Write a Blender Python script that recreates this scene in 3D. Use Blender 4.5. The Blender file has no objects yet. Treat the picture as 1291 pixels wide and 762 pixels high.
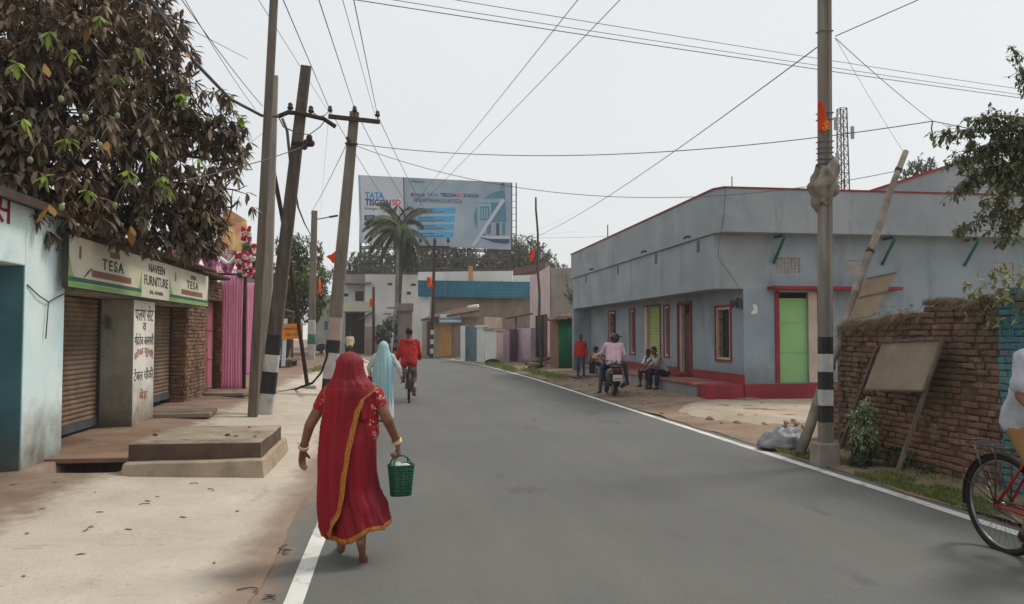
import bpy, bmesh, math, random
from mathutils import Vector, Matrix, noise
R = math.radians
V = Vector
scene = bpy.context.scene
col = scene.collection
rng = random.Random(7)

# ---------------------------------------------------------------- viewpoint (used to place things at their measured spots)
CAM_H = 1.6
TH = math.atan(.041)
PS = math.atan(.1455 * math.cos(TH))
def ray(u, v):
    x = (u - 645.5) / 1000; y = (381 - v) / 1000
    f = math.cos(TH) - y * math.sin(TH); z = math.sin(TH) + y * math.cos(TH)
    return V((x * math.cos(PS) + f * math.sin(PS), -x * math.sin(PS) + f * math.cos(PS), z))
def gp(u, v, z=0):
    d = ray(u, v); t = (z - CAM_H) / d.z
    return V((d.x * t, d.y * t, z))
def at(u, v, Y):
    d = ray(u, v); t = Y / d.y
    return V((d.x * t, Y, CAM_H + d.z * t))
def atx(u, v, X):
    d = ray(u, v); t = X / d.x
    return V((X, d.y * t, CAM_H + d.z * t))

# ---------------------------------------------------------------- mesh builder
class MB:
    def __init__(self):
        self.v = []; self.f = []; self.m = []; self.s = []
        self.uv = None
    def add(self, vs, fs, mi=0, smooth=False):
        b = len(self.v)
        self.v.extend([tuple(p) for p in vs])
        for f in fs:
            self.f.append(tuple(i + b for i in f)); self.m.append(mi); self.s.append(smooth)
        return self
    def box(self, x0, x1, y0, y1, z0, z1, mi=0):
        vs = [(x0,y0,z0),(x1,y0,z0),(x1,y1,z0),(x0,y1,z0),(x0,y0,z1),(x1,y0,z1),(x1,y1,z1),(x0,y1,z1)]
        return self.add(vs, [(0,3,2,1),(4,5,6,7),(0,1,5,4),(1,2,6,5),(2,3,7,6),(3,0,4,7)], mi)
    def obox(self, c, sx, sy, sz, M=None, mi=0):
        M = M or Matrix.Identity(3); c = V(c)
        vs = [c + M @ V((a*sx/2, b*sy/2, d*sz/2)) for d in (-1,1) for (a,b) in ((-1,-1),(1,-1),(1,1),(-1,1))]
        return self.add(vs, [(0,3,2,1),(4,5,6,7),(0,1,5,4),(1,2,6,5),(2,3,7,6),(3,0,4,7)], mi)
    def beam(self, p0, p1, w, d=None, up=(0,0,1), mi=0, w1=None, d1=None):
        p0 = V(p0); p1 = V(p1); d = d or w; w1 = w1 or w; d1 = d1 or d
        a = (p1 - p0).normalized(); u = V(up)
        if abs(a.dot(u)) > .95: u = V((0,1,0))
        s = a.cross(u).normalized(); t = s.cross(a).normalized()
        vs = []
        for p, ww, dd in ((p0, w, d), (p1, w1, d1)):
            for (i, j) in ((-1,-1),(1,-1),(1,1),(-1,1)):
                vs.append(p + s*i*ww/2 + t*j*dd/2)
        return self.add(vs, [(0,3,2,1),(4,5,6,7),(0,1,5,4),(1,2,6,5),(2,3,7,6),(3,0,4,7)], mi)
    def tube(self, pts, r, n=8, mi=0, cap=True, closed=False, smooth=True):
        pts = [V(p) for p in pts]
        rs = r if isinstance(r, (list, tuple)) else [r] * len(pts)
        vs = []; fs = []
        ref = V((0,0,1)); L = len(pts)
        prev = None
        for i, p in enumerate(pts):
            if closed: t = (pts[(i+1) % L] - pts[i-1])
            else: t = (pts[min(i+1, L-1)] - pts[max(i-1, 0)])
            t = t.normalized() if t.length > 1e-9 else V((0,0,1))
            if prev is None:
                ref = V((0,0,1)) if abs(t.z) < .9 else V((1,0,0))
                a = t.cross(ref).normalized()
            else:
                a = (prev - t * prev.dot(t))
                a = a.normalized() if a.length > 1e-6 else t.cross(ref).normalized()
            prev = a
            b = t.cross(a)
            for k in range(n):
                q = 2*math.pi*k/n
                vs.append(p + a*math.cos(q)*rs[i] + b*math.sin(q)*rs[i])
        for i in range(L if closed else L-1):
            j = (i+1) % L
            for k in range(n):
                k2 = (k+1) % n
                fs.append((i*n+k, i*n+k2, j*n+k2, j*n+k))
        if cap and not closed:
            fs.append(tuple(range(n))[::-1]); fs.append(tuple((L-1)*n + k for k in range(n)))
        return self.add(vs, fs, mi, smooth)
    def loft(self, rows, mi=0, closed=False, smooth=True, cap=False):
        n = len(rows[0]); vs = [p for r_ in rows for p in r_]; fs = []
        for i in range(len(rows)-1):
            for k in range(n if closed else n-1):
                k2 = (k+1) % n
                fs.append((i*n+k, i*n+k2, (i+1)*n+k2, (i+1)*n+k))
        if cap:
            fs.append(tuple(range(n))[::-1]); fs.append(tuple((len(rows)-1)*n + k for k in range(n)))
        return self.add(vs, fs, mi, smooth)
    def sphere(self, c, r, nu=12, nv=8, mi=0, M=None):
        c = V(c); rr = V(r) if isinstance(r, (tuple, list, Vector)) else V((r, r, r))
        M = M or Matrix.Identity(3)
        vs = [c + M @ V((0,0,-rr.z))]
        for i in range(1, nv):
            a = -math.pi/2 + math.pi*i/nv
            for k in range(nu):
                q = 2*math.pi*k/nu
                vs.append(c + M @ V((rr.x*math.cos(a)*math.cos(q), rr.y*math.cos(a)*math.sin(q), rr.z*math.sin(a))))
        vs.append(c + M @ V((0,0,rr.z)))
        fs = [(0, 1+(k+1) % nu, 1+k) for k in range(nu)]
        for i in range(nv-2):
            for k in range(nu):
                k2 = (k+1) % nu
                fs.append((1+i*nu+k, 1+i*nu+k2, 1+(i+1)*nu+k2, 1+(i+1)*nu+k))
        b = 1+(nv-2)*nu; top = len(vs)-1
        fs += [(b+k, b+(k+1) % nu, top) for k in range(nu)]
        return self.add(vs, fs, mi, True)
    def capsule(self, p0, r0, p1, r1, n=12, h=4):
        p0 = V(p0); p1 = V(p1); t = p1 - p0
        if t.length < 1e-6: return self.sphere(p0, max(r0, r1), n, h*2)
        t.normalize()
        pts = []; rs = []
        for i in range(h+1):
            a = -math.pi/2 + (math.pi/2)*i/h
            pts.append(p0 + t*r0*math.sin(a)); rs.append(max(1e-4, r0*math.cos(a)))
        for i in range(h+1):
            a = (math.pi/2)*i/h
            pts.append(p1 + t*r1*math.sin(a)); rs.append(max(1e-4, r1*math.cos(a)))
        return self.tube(pts, rs, n)
    def prism(self, pts2, frame, d0, d1, mi=0):
        """a flat outline given in a frame (origin, xdir, ydir), thick from d0 to d1 along the frame's normal"""
        o, x, y = frame; nrm = x.cross(y)
        n = len(pts2)
        a = [o + x*p[0] + y*p[1] + nrm*d0 for p in pts2]; b = [o + x*p[0] + y*p[1] + nrm*d1 for p in pts2]
        fs = [tuple(range(n))[::-1], tuple(range(n, 2*n))] + [(i, (i+1) % n, n+(i+1) % n, n+i) for i in range(n)]
        return self.add(a + b, fs, mi)
    def mesh(self, name, mats):
        me = bpy.data.meshes.new(name)
        me.from_pydata(self.v, [], self.f)
        for m in (mats if isinstance(mats, (list, tuple)) else [mats]): me.materials.append(m)
        me.polygons.foreach_set('material_index', self.m)
        me.polygons.foreach_set('use_smooth', self.s)
        if self.uv:
            l = me.uv_layers.new(name='UVMap')
            for p in me.polygons:
                for li, vi in zip(p.loop_indices, p.vertices):
                    l.data[li].uv = self.uv[vi]
        me.update()
        return me
    def build(self, name, mats, parent=None, bevel=0):
        return link(name, self.mesh(name, mats), parent, bevel)

def link(name, me, parent=None, bevel=0):
    o = bpy.data.objects.new(name, me); col.objects.link(o)
    if parent is not None:
        o.parent = parent
        o.matrix_parent_inverse = parent.matrix_basis.inverted()     # meshes here are written in world coordinates
    if bevel:
        b = o.modifiers.new('bevel', 'BEVEL'); b.width = bevel; b.segments = 2; b.limit_method = 'ANGLE'; b.angle_limit = R(40)
    return o
def local(name, me, parent, bevel=0):
    """link a mesh that is written in its parent's own coordinates"""
    o = link(name, me, None, bevel); o.parent = parent
    return o
def tag(o, label, cat, group=None):
    o['label'] = label; o['category'] = cat
    if group: o['group'] = group
    return o
def thing(name, label, cat, loc=(0,0,0), rz=0, group=None):
    o = bpy.data.objects.new(name, None); col.objects.link(o)
    o.empty_display_size = .2
    o.location = loc; o.rotation_euler = (0, 0, rz)
    return tag(o, label, cat, group)
def struct(o, kind='structure'):
    o['kind'] = kind; return o
def copy_tree(o, parent=None):
    c = o.copy(); col.objects.link(c); c.parent = parent
    for ch in list(o.children): copy_tree(ch, c)
    return c
def frame(o, x, y): return (V(o), V(x).normalized(), V(y).normalized())
def rect(x0, y0, x1, y1): return [(x0,y0),(x1,y0),(x1,y1),(x0,y1)]
def circ(cx, cy, r, n=24, a0=0, a1=360): return [(cx+r*math.cos(R(a0+(a1-a0)*i/n)), cy+r*math.sin(R(a0+(a1-a0)*i/n))) for i in range(n + (0 if a1-a0 == 360 else 1))]

def text_mesh(s, fr, x0, y0, x1, y1, off=.004, depth=.003, bold=0., spacing=1., warp=None):
    """lettering s filled into the box x0..x1, y0..y1 of a frame"""
    cu = bpy.data.curves.new('lettering', 'FONT'); cu.body = s; cu.size = 1; cu.extrude = .001; cu.offset = bold; cu.resolution_u = 3
    cu.space_character = spacing
    ob = bpy.data.objects.new('lettering', cu); col.objects.link(ob)
    dg = bpy.context.evaluated_depsgraph_get(); dg.update()
    me = bpy.data.meshes.new_from_object(ob.evaluated_get(dg))
    bpy.data.objects.remove(ob); bpy.data.curves.remove(cu)
    if not me.vertices: return me
    xs = [v.co.x for v in me.vertices]; ys = [v.co.y for v in me.vertices]
    ax, bx, ay, by = min(xs), max(xs), min(ys), max(ys)
    o, x, y = fr; n = x.cross(y)
    for v in me.vertices:
        px = (v.co.x-ax)/max(1e-6, bx-ax); py = (v.co.y-ay)/max(1e-6, by-ay)
        X = x0+(x1-x0)*px; Y = y0+(y1-y0)*py
        if warp: Y += warp(px)
        v.co = o + x*X + y*Y + n*(off + (depth if v.co.z > 0 else 0))
    return me
def text(s, fr, box, m, parent, name='lettering', **k):
    me = text_mesh(s, fr, *box, **k); me.materials.clear(); me.materials.append(m)
    return link(name, me, parent)

# ---------------------------------------------------------------- materials
def s2l(c): 
    c = c/255
    return c/12.92 if c <= .04045 else ((c+.055)/1.055)**2.4
def C(r, g, b, k=1.): return (s2l(r)*k, s2l(g)*k, s2l(b)*k, 1)
def mat(name, a, b=None, scale=2., rough=.85, bump=.15, bscale=40., metal=0., stains=(), island=0., spec=.3, base_dirt=None, stretch=(1,1,1), coat=0., lo=.35, hi=.65, trans=0.):
    m = bpy.data.materials.new(name); m.use_nodes = True
    nt = m.node_tree; N = nt.nodes; L = nt.links
    bs = N['Principled BSDF']
    bs.inputs['Roughness'].default_value = rough; bs.inputs['Metallic'].default_value = metal
    bs.inputs['Specular IOR Level'].default_value = spec
    if coat: bs.inputs['Coat Weight'].default_value = coat
    g = N.new('ShaderNodeNewGeometry')
    mp = N.new('ShaderNodeMapping'); mp.inputs['Scale'].default_value = stretch
    L.new(g.outputs['Position'], mp.inputs['Vector'])
    def nz(sc, det=5, vec=None, ro=.6):
        n = N.new('ShaderNodeTexNoise'); n.inputs['Scale'].default_value = sc; n.inputs['Detail'].default_value = det; n.inputs['Roughness'].default_value = ro
        L.new(vec or mp.outputs['Vector'], n.inputs['Vector']); return n
    def ramp(fac, lo_, hi_, ca, cb):
        r = N.new('ShaderNodeValToRGB'); r.color_ramp.elements[0].position = lo_; r.color_ramp.elements[1].position = hi_
        r.color_ramp.elements[0].color = ca; r.color_ramp.elements[1].color = cb
        L.new(fac, r.inputs['Fac']); return r.outputs['Color']
    def mix(fac, x, y, mode='MIX'):
        k = N.new('ShaderNodeMix'); k.data_type = 'RGBA'; k.blend_type = mode
        if isinstance(fac, float): k.inputs[0].default_value = fac
        else: L.new(fac, k.inputs[0])
        for s, i in ((x, 6), (y, 7)):
            if isinstance(s, tuple): k.inputs[i].default_value = s
            else: L.new(s, k.inputs[i])
        return k.outputs[2]
    b = b or tuple(x*.8 for x in a[:3]) + (1,)
    cur = ramp(nz(scale, 6).outputs['Fac'], lo, hi, a, b)
    if island:
        mm = N.new('ShaderNodeMapRange'); mm.inputs['To Min'].default_value = 1-island; mm.inputs['To Max'].default_value = 1+island*.7
        L.new(g.outputs['Random Per Island'], mm.inputs['Value'])
        cc = N.new('ShaderNodeCombineColor')
        for i in range(3): L.new(mm.outputs['Result'], cc.inputs[i])
        cur = mix(1., cur, cc.outputs['Color'], 'MULTIPLY')
    for (cc, sc, lo_, hi_, st, amt) in stains:
        mp2 = N.new('ShaderNodeMapping'); mp2.inputs['Scale'].default_value = st; mp2.inputs['Location'].default_value = (sc*1.7, sc*.3, lo_*9)
        L.new(g.outputs['Position'], mp2.inputs['Vector'])
        f = ramp(nz(sc, 7, mp2.outputs['Vector'], .65).outputs['Fac'], lo_, hi_, (0,0,0,1), (amt,amt,amt,1))
        cur = mix(f, cur, cc)
    if base_dirt:
        z0, z1, dc = base_dirt
        sx = N.new('ShaderNodeSeparateXYZ'); L.new(g.outputs['Position'], sx.inputs[0])
        n2 = nz(2.2, 6); ma = N.new('ShaderNodeMath'); ma.operation = 'MULTIPLY_ADD'; ma.inputs[1].default_value = (z1-z0)*1.6
        L.new(n2.outputs['Fac'], ma.inputs[0]); L.new(sx.outputs['Z'], ma.inputs[2])
        mr = N.new('ShaderNodeMapRange'); mr.inputs['From Min'].default_value = z0+(z1-z0)*.8; mr.inputs['From Max'].default_value = z1+(z1-z0)*.8
        mr.inputs['To Min'].default_value = .95; mr.inputs['To Max'].default_value = 0
        L.new(ma.outputs[0], mr.inputs['Value'])
        cur = mix(mr.outputs['Result'], cur, dc)
    L.new(cur, bs.inputs['Base Color'])
    if bump:
        bp = N.new('ShaderNodeBump'); bp.inputs['Strength'].default_value = bump; bp.inputs['Distance'].default_value = .02
        L.new(nz(bscale, 5).outputs['Fac'], bp.inputs['Height']); L.new(bp.outputs['Normal'], bs.inputs['Normal'])
    if trans:
        bs.inputs['Transmission Weight'].default_value = 0
        tl = N.new('ShaderNodeBsdfTranslucent'); L.new(cur, tl.inputs['Color'])
        ms = N.new('ShaderNodeMixShader'); ms.inputs[0].default_value = trans
        out = N['Material Output']
        L.new(bs.outputs[0], ms.inputs[1]); L.new(tl.outputs[0], ms.inputs[2]); L.new(ms.outputs[0], out.inputs['Surface'])
    return m

DUST = C(150,128,105)
GRIME = C(70,62,52)
M = {}
M['dark_metal'] = mat('dark metal', C(58,55,53), C(76,72,68), rough=.5, metal=.3)
M['rust'] = mat('rusted iron', C(78,55,42), C(48,40,36), 6, .8, .3)
M['wire'] = mat('weathered wire', C(78,78,80), C(96,95,94), 3, .6, 0)
M['black'] = mat('black rubber', C(28,28,28), C(36,35,34), 8, .8, .1)
M['concrete'] = mat('old concrete', C(150,142,130), C(122,114,104), 2.5, .9, .35, 60, stains=((C(80,75,68), 1.2, .55, .75, (1,1,.3), .7),))
M['pole_dark'] = mat('dark weathered pole', C(122,112,101), C(92,83,75), 3, .9, .5, 50, stretch=(3,3,.3), stains=((C(140,130,118), 1.4, .55, .72, (1,1,.3), .6),))
M['pole_mid'] = mat('grey brown concrete pole', C(130,122,110), C(100,92,82), 3, .9, .4, 60, stretch=(2,2,.3))
M['pole_pale'] = mat('pale concrete pole', C(160,152,140), C(135,128,118), 2, .9, .3, 60, stretch=(2,2,.4))
M['pole_brown'] = mat('brown weathered pole', C(106,94,84), C(78,69,62), 4, .9, .6, 40, stretch=(3,3,.3), stains=((C(128,112,100), 2.5, .5, .7, (1,1,.6), .7),))
M['band_black'] = mat('black pole paint', C(40,40,41), C(58,56,54), 5, .7, .2, stains=((C(110,105,98), 9, .6, .75, (1,1,1), .6),))
M['band_white'] = mat('white pole paint', C(205,202,198), C(178,174,168), 3, .75, .2, stains=((C(110,102,92), 7, .55, .75, (1,1,.6), .7),))
M['white'] = mat('white paint', C(215,213,208), C(195,192,186), 2, .7, .1)
M['red'] = mat('dull red oxide paint', C(150,46,52), C(124,40,46), 3, .65, .15, stains=((C(120,90,80), 5, .6, .8, (1,1,1), .5),))
M['orange'] = mat('saffron flag cloth', C(235,95,40), C(220,75,25), 3, .8, .05, trans=.3)
M['brick'] = mat('old brick', C(150,116,92), C(118,92,74), 5, .95, .5, 70, island=.3, stains=((C(96,80,68), 2.0, .5, .7, (1,1,1), .7), (C(164,142,118), 1.3, .55, .75, (1,1,1), .5)))

# ---------------------------------------------------------------- camera, world, sun
cd = bpy.data.cameras.new('camera'); cam = bpy.data.objects.new('camera', cd); col.objects.link(cam)
cam.location = (0, 0, CAM_H)
cd.sensor_width = 36; cd.lens = 1000/1291*36; cd.clip_start = .05; cd.clip_end = 1500
cam.rotation_euler = (math.pi/2 + TH, 0, -PS)
scene.camera = cam
w = bpy.data.worlds.new('World'); scene.world = w; w.use_nodes = True
nt = w.node_tree; bg = nt.nodes['Background']
sun_dir = V((.55, .22, .80)).normalized()
sky = nt.nodes.new('ShaderNodeTexSky'); sky.sky_type = 'NISHITA'; sky.sun_disc = False
sky.sun_elevation = math.asin(sun_dir.z); sky.sun_rotation = math.atan2(sun_dir.x, sun_dir.y)
sky.air_density = 1.0; sky.dust_density = 4.0; sky.ozone_density = 1.0
hs = nt.nodes.new('ShaderNodeMix'); hs.data_type = 'RGBA'
hs.inputs[0].default_value = .86                        # an even white haze veils most of the blue
hs.inputs[7].default_value = (7.42, 7.62, 7.68, 1)
nz_ = nt.nodes.new('ShaderNodeTexNoise'); nz_.inputs['Scale'].default_value = 1.6; nz_.inputs['Detail'].default_value = 4
tc_ = nt.nodes.new('ShaderNodeTexCoord'); nt.links.new(tc_.outputs['Generated'], nz_.inputs['Vector'])
mr_ = nt.nodes.new('ShaderNodeMapRange'); mr_.inputs['From Min'].default_value = .3; mr_.inputs['From Max'].default_value = .7; mr_.inputs['To Min'].default_value = .80; mr_.inputs['To Max'].default_value = .90
nt.links.new(nz_.outputs['Fac'], mr_.inputs['Value']); nt.links.new(mr_.outputs['Result'], hs.inputs[0])     # thinner and thicker veils of cloud
nt.links.new(sky.outputs['Color'], hs.inputs[6]); nt.links.new(hs.outputs[2], bg.inputs['Color'])
bg.inputs['Strength'].default_value = .11
sl = bpy.data.lights.new('sun', 'SUN'); sl.energy = 1.9; sl.angle = R(14); sl.color = (1, .95, .87)
so = bpy.data.objects.new('sun', sl); col.objects.link(so)
so.rotation_euler = sun_dir.to_track_quat('Z', 'Y').to_euler(); so.location = (20, 10, 40)
vs = scene.view_settings; vs.view_transform = 'Standard'; vs.look = 'None'; vs.gamma = 1; vs.exposure = .08; vs.use_curve_mapping = False
scene.cycles.max_bounces = 6; scene.cycles.use_denoising = True
# ---------------------------------------------------------------- ground and road
def cx(Y):            # sideways bend of the road to the left far off
    return -.0019 * max(0, Y-24)**2 if Y < 90 else -.0019*66**2 - .25*(Y-90)
def zl(X, Y):         # left pavement rises gently towards the shops
    t = min(1, max(0, (-1.0 - X)/3.0))
    return t*(.10 + .012*min(14, max(0, Y-9))) 
def zr(X, Y):         # right verge
    t = min(1, max(0, (X - 5.3)/1.5))
    return t*.10
M['dirt'] = mat('dry dirt', C(150,128,106), C(126,106,88), .9, .95, .5, 18, stains=((C(102,84,68), .5, .5, .7, (1,1,1), .8), (C(176,160,140), 1.4, .58, .75, (1,1,1), .6)))
def lane_mat(name, zones, rough=.92, bump=.3, bscale=80):
    """ground whose kind changes across the street: zones = [(x where it starts, (colour a, colour b, noise scale, stains))], edges broken up by noise"""
    m = bpy.data.materials.new(name); m.use_nodes = True; nt = m.node_tree; N = nt.nodes; L = nt.links; bs = N['Principled BSDF']
    bs.inputs['Roughness'].default_value = rough; bs.inputs['Specular IOR Level'].default_value = .25
    g = N.new('ShaderNodeNewGeometry'); sp = N.new('ShaderNodeSeparateXYZ'); L.new(g.outputs['Position'], sp.inputs[0])
    def nz(sc, st=(1,1,1), det=6, ro=.62, off=0):
        mp = N.new('ShaderNodeMapping'); mp.inputs['Scale'].default_value = st; mp.inputs['Location'].default_value = (off, off*2, 0); L.new(g.outputs['Position'], mp.inputs['Vector'])
        n = N.new('ShaderNodeTexNoise'); n.inputs['Scale'].default_value = sc; n.inputs['Detail'].default_value = det; n.inputs['Roughness'].default_value = ro; L.new(mp.outputs[0], n.inputs['Vector']); return n.outputs['Fac']
    def ramp(f, lo, hi, ca, cb):
        r = N.new('ShaderNodeValToRGB'); e = r.color_ramp.elements; e[0].position = lo; e[1].position = hi; e[0].color = ca; e[1].color = cb; L.new(f, r.inputs[0]); return r.outputs[0]
    def mix(f, x, y):
        k = N.new('ShaderNodeMix'); k.data_type = 'RGBA'; L.new(f, k.inputs[0])
        for s_, i in ((x,6),(y,7)):
            if isinstance(s_, tuple): k.inputs[i].default_value = s_
            else: L.new(s_, k.inputs[i])
        return k.outputs[2]
    def math_(op, a, b=None, c=None):
        q = N.new('ShaderNodeMath'); q.operation = op
        for i, v in enumerate((a,b,c)):
            if v is None: continue
            if isinstance(v, (int,float)): q.inputs[i].default_value = v
            else: L.new(v, q.inputs[i])
        return q.outputs[0]
    # x measured from the road's bend
    wob = math_('ADD', math_('MULTIPLY_ADD', nz(.8, (1,.5,1)), 1.1, -.55), math_('MULTIPLY_ADD', nz(5, (1,.7,1)), .5, -.25))
    cur = None
    for i, (x0, soft, amt, (ca, cb, sc, stains)) in enumerate(zones):
        c = ramp(nz(sc, off=i*3.1), .32, .68, ca, cb)
        for k, (cc, s2, lo, hi, st, am) in enumerate(stains): c = mix(ramp(nz(s2, st, 8, .68, 5+i*7+k*3.3), lo, hi, (0,0,0,1), (am,am,am,1)), c, cc)
        if cur is None: cur = c
        else:
            f = N.new('ShaderNodeMapRange'); f.interpolation_type = 'SMOOTHSTEP'; f.inputs['From Min'].default_value = x0-soft; f.inputs['From Max'].default_value = x0+soft
            L.new(math_('MULTIPLY_ADD', wob, amt, sp.outputs['X']), f.inputs['Value']); cur = mix(f.outputs[0], cur, c)
    L.new(cur, bs.inputs['Base Color'])
    bp = N.new('ShaderNodeBump'); bp.inputs['Strength'].default_value = bump; bp.inputs['Distance'].default_value = .02
    L.new(math_('ADD', nz(bscale), math_('MULTIPLY', nz(9), 2.)), bp.inputs['Height']); L.new(bp.outputs[0], bs.inputs['Normal'])
    return m
ZSOIL = (C(152,130,112), C(124,104,90), 1.6, ((C(104,86,73), 1.3, .50, .72, (1,1,1), .85), (C(186,166,146), 3.5, .58, .76, (1,1,1), .6), (C(92,76,66), 14, .64, .74, (1,1,1), .8)))
ZPALE = (C(198,187,170), C(180,168,151), .9, ((C(172,154,136), .8, .54, .76, (1,.7,1), .7), (C(146,128,112), 3.0, .60, .80, (1.6,.35,1), .6), (C(216,206,192), 1.5, .55, .75, (1,.5,1), .6), (C(126,108,93), 16, .60, .72, (1,1,1), .7), (C(214,204,190), 24, .60, .72, (1,1,1), .6), (C(150,134,118), 42, .56, .68, (1,1,1), .6), (C(136,116,98), 1.7, .60, .66, (.5,2.2,1), .35)))
ZDUST = (C(152,130,113), C(134,115,101), 1.8, ((C(114,106,99), 1.0, .5, .72, (2,.4,1), .7), (C(174,156,138), 4, .58, .8, (1.5,.6,1), .6), (C(100,86,75), 15, .66, .76, (1,1,1), .6)))
ZTAR = (C(108,108,104), C(99,99,96), .5, ((C(118,116,109), .5, .48, .78, (2.2,.22,1), .6), (C(90,89,87), .7, .54, .80, (2.4,.2,1), .5), (C(132,124,113), 7, .60, .80, (1,.6,1), .4), (C(72,71,69), 38, .57, .68, (1,1,1), .75), (C(164,160,152), 47, .65, .72, (1,1,1), .8), (C(88,86,84), 1.1, .60, .63, (.7,.25,1), .55)))
ZVERGE = (C(152,131,109), C(130,110,92), 1.5, ((C(104,88,72), 1.2, .5, .7, (1,.6,1), .8), (C(178,162,142), 3, .58, .76, (1,1,1), .6), (C(90,76,64), 13, .63, .74, (1,1,1), .7)))
M['asphalt'] = lane_mat('dusty asphalt', [(0,1,0,ZDUST), (-.80,.16,.45,ZTAR), (5.16,.12,.40,ZVERGE)], .88, .35, 200)
M['pave'] = lane_mat('worn pavement', [(0,1,0,ZSOIL), (-3.15,.22,1.2,ZPALE), (-1.10,.18,.5,ZDUST)], .93, .35, 70)
M['line'] = mat('road paint', C(226,224,218), C(205,202,195), 2, .7, .1, 90, stains=((C(122,119,113), 6, .56, .66, (1,1,1), .7), (C(112,109,104), 1.3, .58, .68, (1,.6,1), .7), (C(150,140,126), .6, .5, .7, (1,1,1), .5)))
M['redsoil'] = mat('trodden brown soil', C(146,118,98), C(124,98,82), 1.4, .95, .5, 40, stains=((C(98,80,68), 1.1, .52, .72, (1,1,1), .8), (C(180,158,136), 2.6, .6, .78, (1,1,1), .5)))

g = MB(); n = 44
ring = [-120, -60, -20, -6, 0, 6, 14, 30, 80, 140]
ys = [-40, -5, 5, 15, 30, 50, 80, 130, 190, 260]
g.loft([[(x, y, -.7 if (x in (-6, 0) and y in (5, 15)) else -.02) for x in ring] for y in ys], smooth=False)
struct(g.build('ground', M['dirt']))

def strip(name, x0, x1, y0, y1, m, z=0., dy=1.5, jit=0., nx=1, zf=None, seed=0, bend=True):
    b = MB(); rows = []
    y = y0; k = 0
    while y <= y1 + 1e-6 and dy > 0:
        c = cx(y) if bend else 0
        row = []
        for i in range(nx+1):
            x = x0 + (x1-x0)*i/nx
            if jit and i in (0, nx):
                x += jit*noise.noise(V((x0*3+i*7.1, y*.9, seed))) + jit*.5*noise.noise(V((x0*3+i*7.1, y*3.1, seed)))
            zz = z + (zf(x, y) if zf else 0)
            row.append((x + c, y, zz))
        rows.append(row); y += (dy if (dy > .1 or 8.5 < y < 11.2) else dy*4) if y < 40 else dy*4; k += 1
    b.loft(rows, smooth=True)
    return b.build(name, m)
struct(strip('road', -.98, 5.22, -12, 200, M['asphalt'], .0, .5, .10, 6))
struct(strip('road_edge_line', -.66, -.54, -12, 130, M['line'], .004, .5, .012))
struct(strip('road_edge_line', 4.89, 5.01, -12, 130, M['line'], .004, .5, .014, seed=4))
def zpl(x, y):
    pit = max(0, 1-max(abs(x+3.50)/.42, abs(y-10.12)/.80)**6) if abs(x+3.50) < .42 and abs(y-10.12) < .80 else 0
    return .006 + zl(x, y) + (.018*max(0, noise.noise(V((x*1.5, y*1.5, 2)))) if x < -2.9 else 0) - .5*min(1, pit*3)
struct(strip('pavement', -7.4, -.86, -12, 44, M['pave'], .0, .0625, .05, 66, zpl, seed=3, bend=False))
zso = zpl
# right verge: bare dirt, rising to the building line
def zvr(x, y): return .008 + zr(x, y) + .05*max(0, noise.noise(V((x*.9, y*.9, 5)))) + .03*noise.noise(V((x*3, y*3, 8)))*min(1, max(0, (x-5.2)/.5))
struct(strip('dirt_verge', 5.12, 8.4, 4, 62, lane_mat('verge dirt', [(0,1,0,ZVERGE)], .95, .5, 40), .0, .3, .10, 12, zvr, seed=5))
# pale concrete apron of the side lane beside the grey building
M['apron'] = mat('dusty cement apron', C(183,168,150), C(160,144,126), 1.2, .93, .3, 60, stains=((C(118,100,84), 1.2, .55, .75, (1,1,1), .6),))
b = MB(); rows = []
out = [(5.75,13.2),(5.55,14.4),(5.6,15.6),(6.0,16.6),(6.6,17.2),(7.1,17.5),(9,17.55),(14,17.55),(20,17.55),(20,12.6),(14,12.5),(9,12.4),(7.2,12.3),(6.3,12.5)]
ctr = V((9, 15.2, .20))
for t in (0, .35, .7, .9, 1):
    rows.append([(ctr.x+(x-ctr.x)*t, ctr.y+(y-ctr.y)*t, (.12 if t < .95 else .0) + .02*noise.noise(V((x*t*2, y*t*2, 1)))) for x, y in out])
b.loft(rows, closed=True)
struct(b.build('side_lane', M['apron']))

# ragged grass verge along the foot of the brick wall and patches further on
M['grass'] = mat('verge grass', C(140,148,88), C(112,122,68), 3, .9, 0, island=.4, trans=.25)
M['drygrass'] = mat('dry grass', C(140,122,92), C(110,94,70), 3, .95, 0, island=.4, trans=.2)
def grass_patch(name, spots, m, h=.09):
    b = MB()
    for (x0, x1, y0, y1, n, zf) in spots:
        for i in range(n):
            x = rng.uniform(x0, x1); y = rng.uniform(y0, y1)
            if noise.noise(V((x*2.2, y*1.2, 3))) < -.12: continue
            z = zf(x, y); a = rng.uniform(0, 6.28); L = h*rng.uniform(.5, 1.4); wd = .006
            dx, dy = math.cos(a), math.sin(a); l = rng.uniform(.2, .9)*L
            p = V((x, y, z)); s = V((-dy, dx, 0))*wd
            b.add([p-s, p+s, p+V((dx*l*.4, dy*l*.4, L*.7))+s*.6, p+V((dx*l, dy*l, L))], [(0,1,2),(0,2,3)])
    return struct(b.build(name, m), 'stuff')
grass_patch('verge_grass', [(5.14, 5.55, 5.2, 10.8, 8500, zr), (5.5, 5.95, 5.0, 8.6, 900, zr)], M['grass'], .055)
grass_patch('roadside_grass', [(4.55, 5.2, 33, 41, 1500, lambda x, y: .06), (-3.2, -2.2, 30, 44, 1800, lambda x, y: .2), (5.2, 5.9, 26.5, 34, 900, lambda x, y: .07)], M['grass'], .13)
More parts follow.
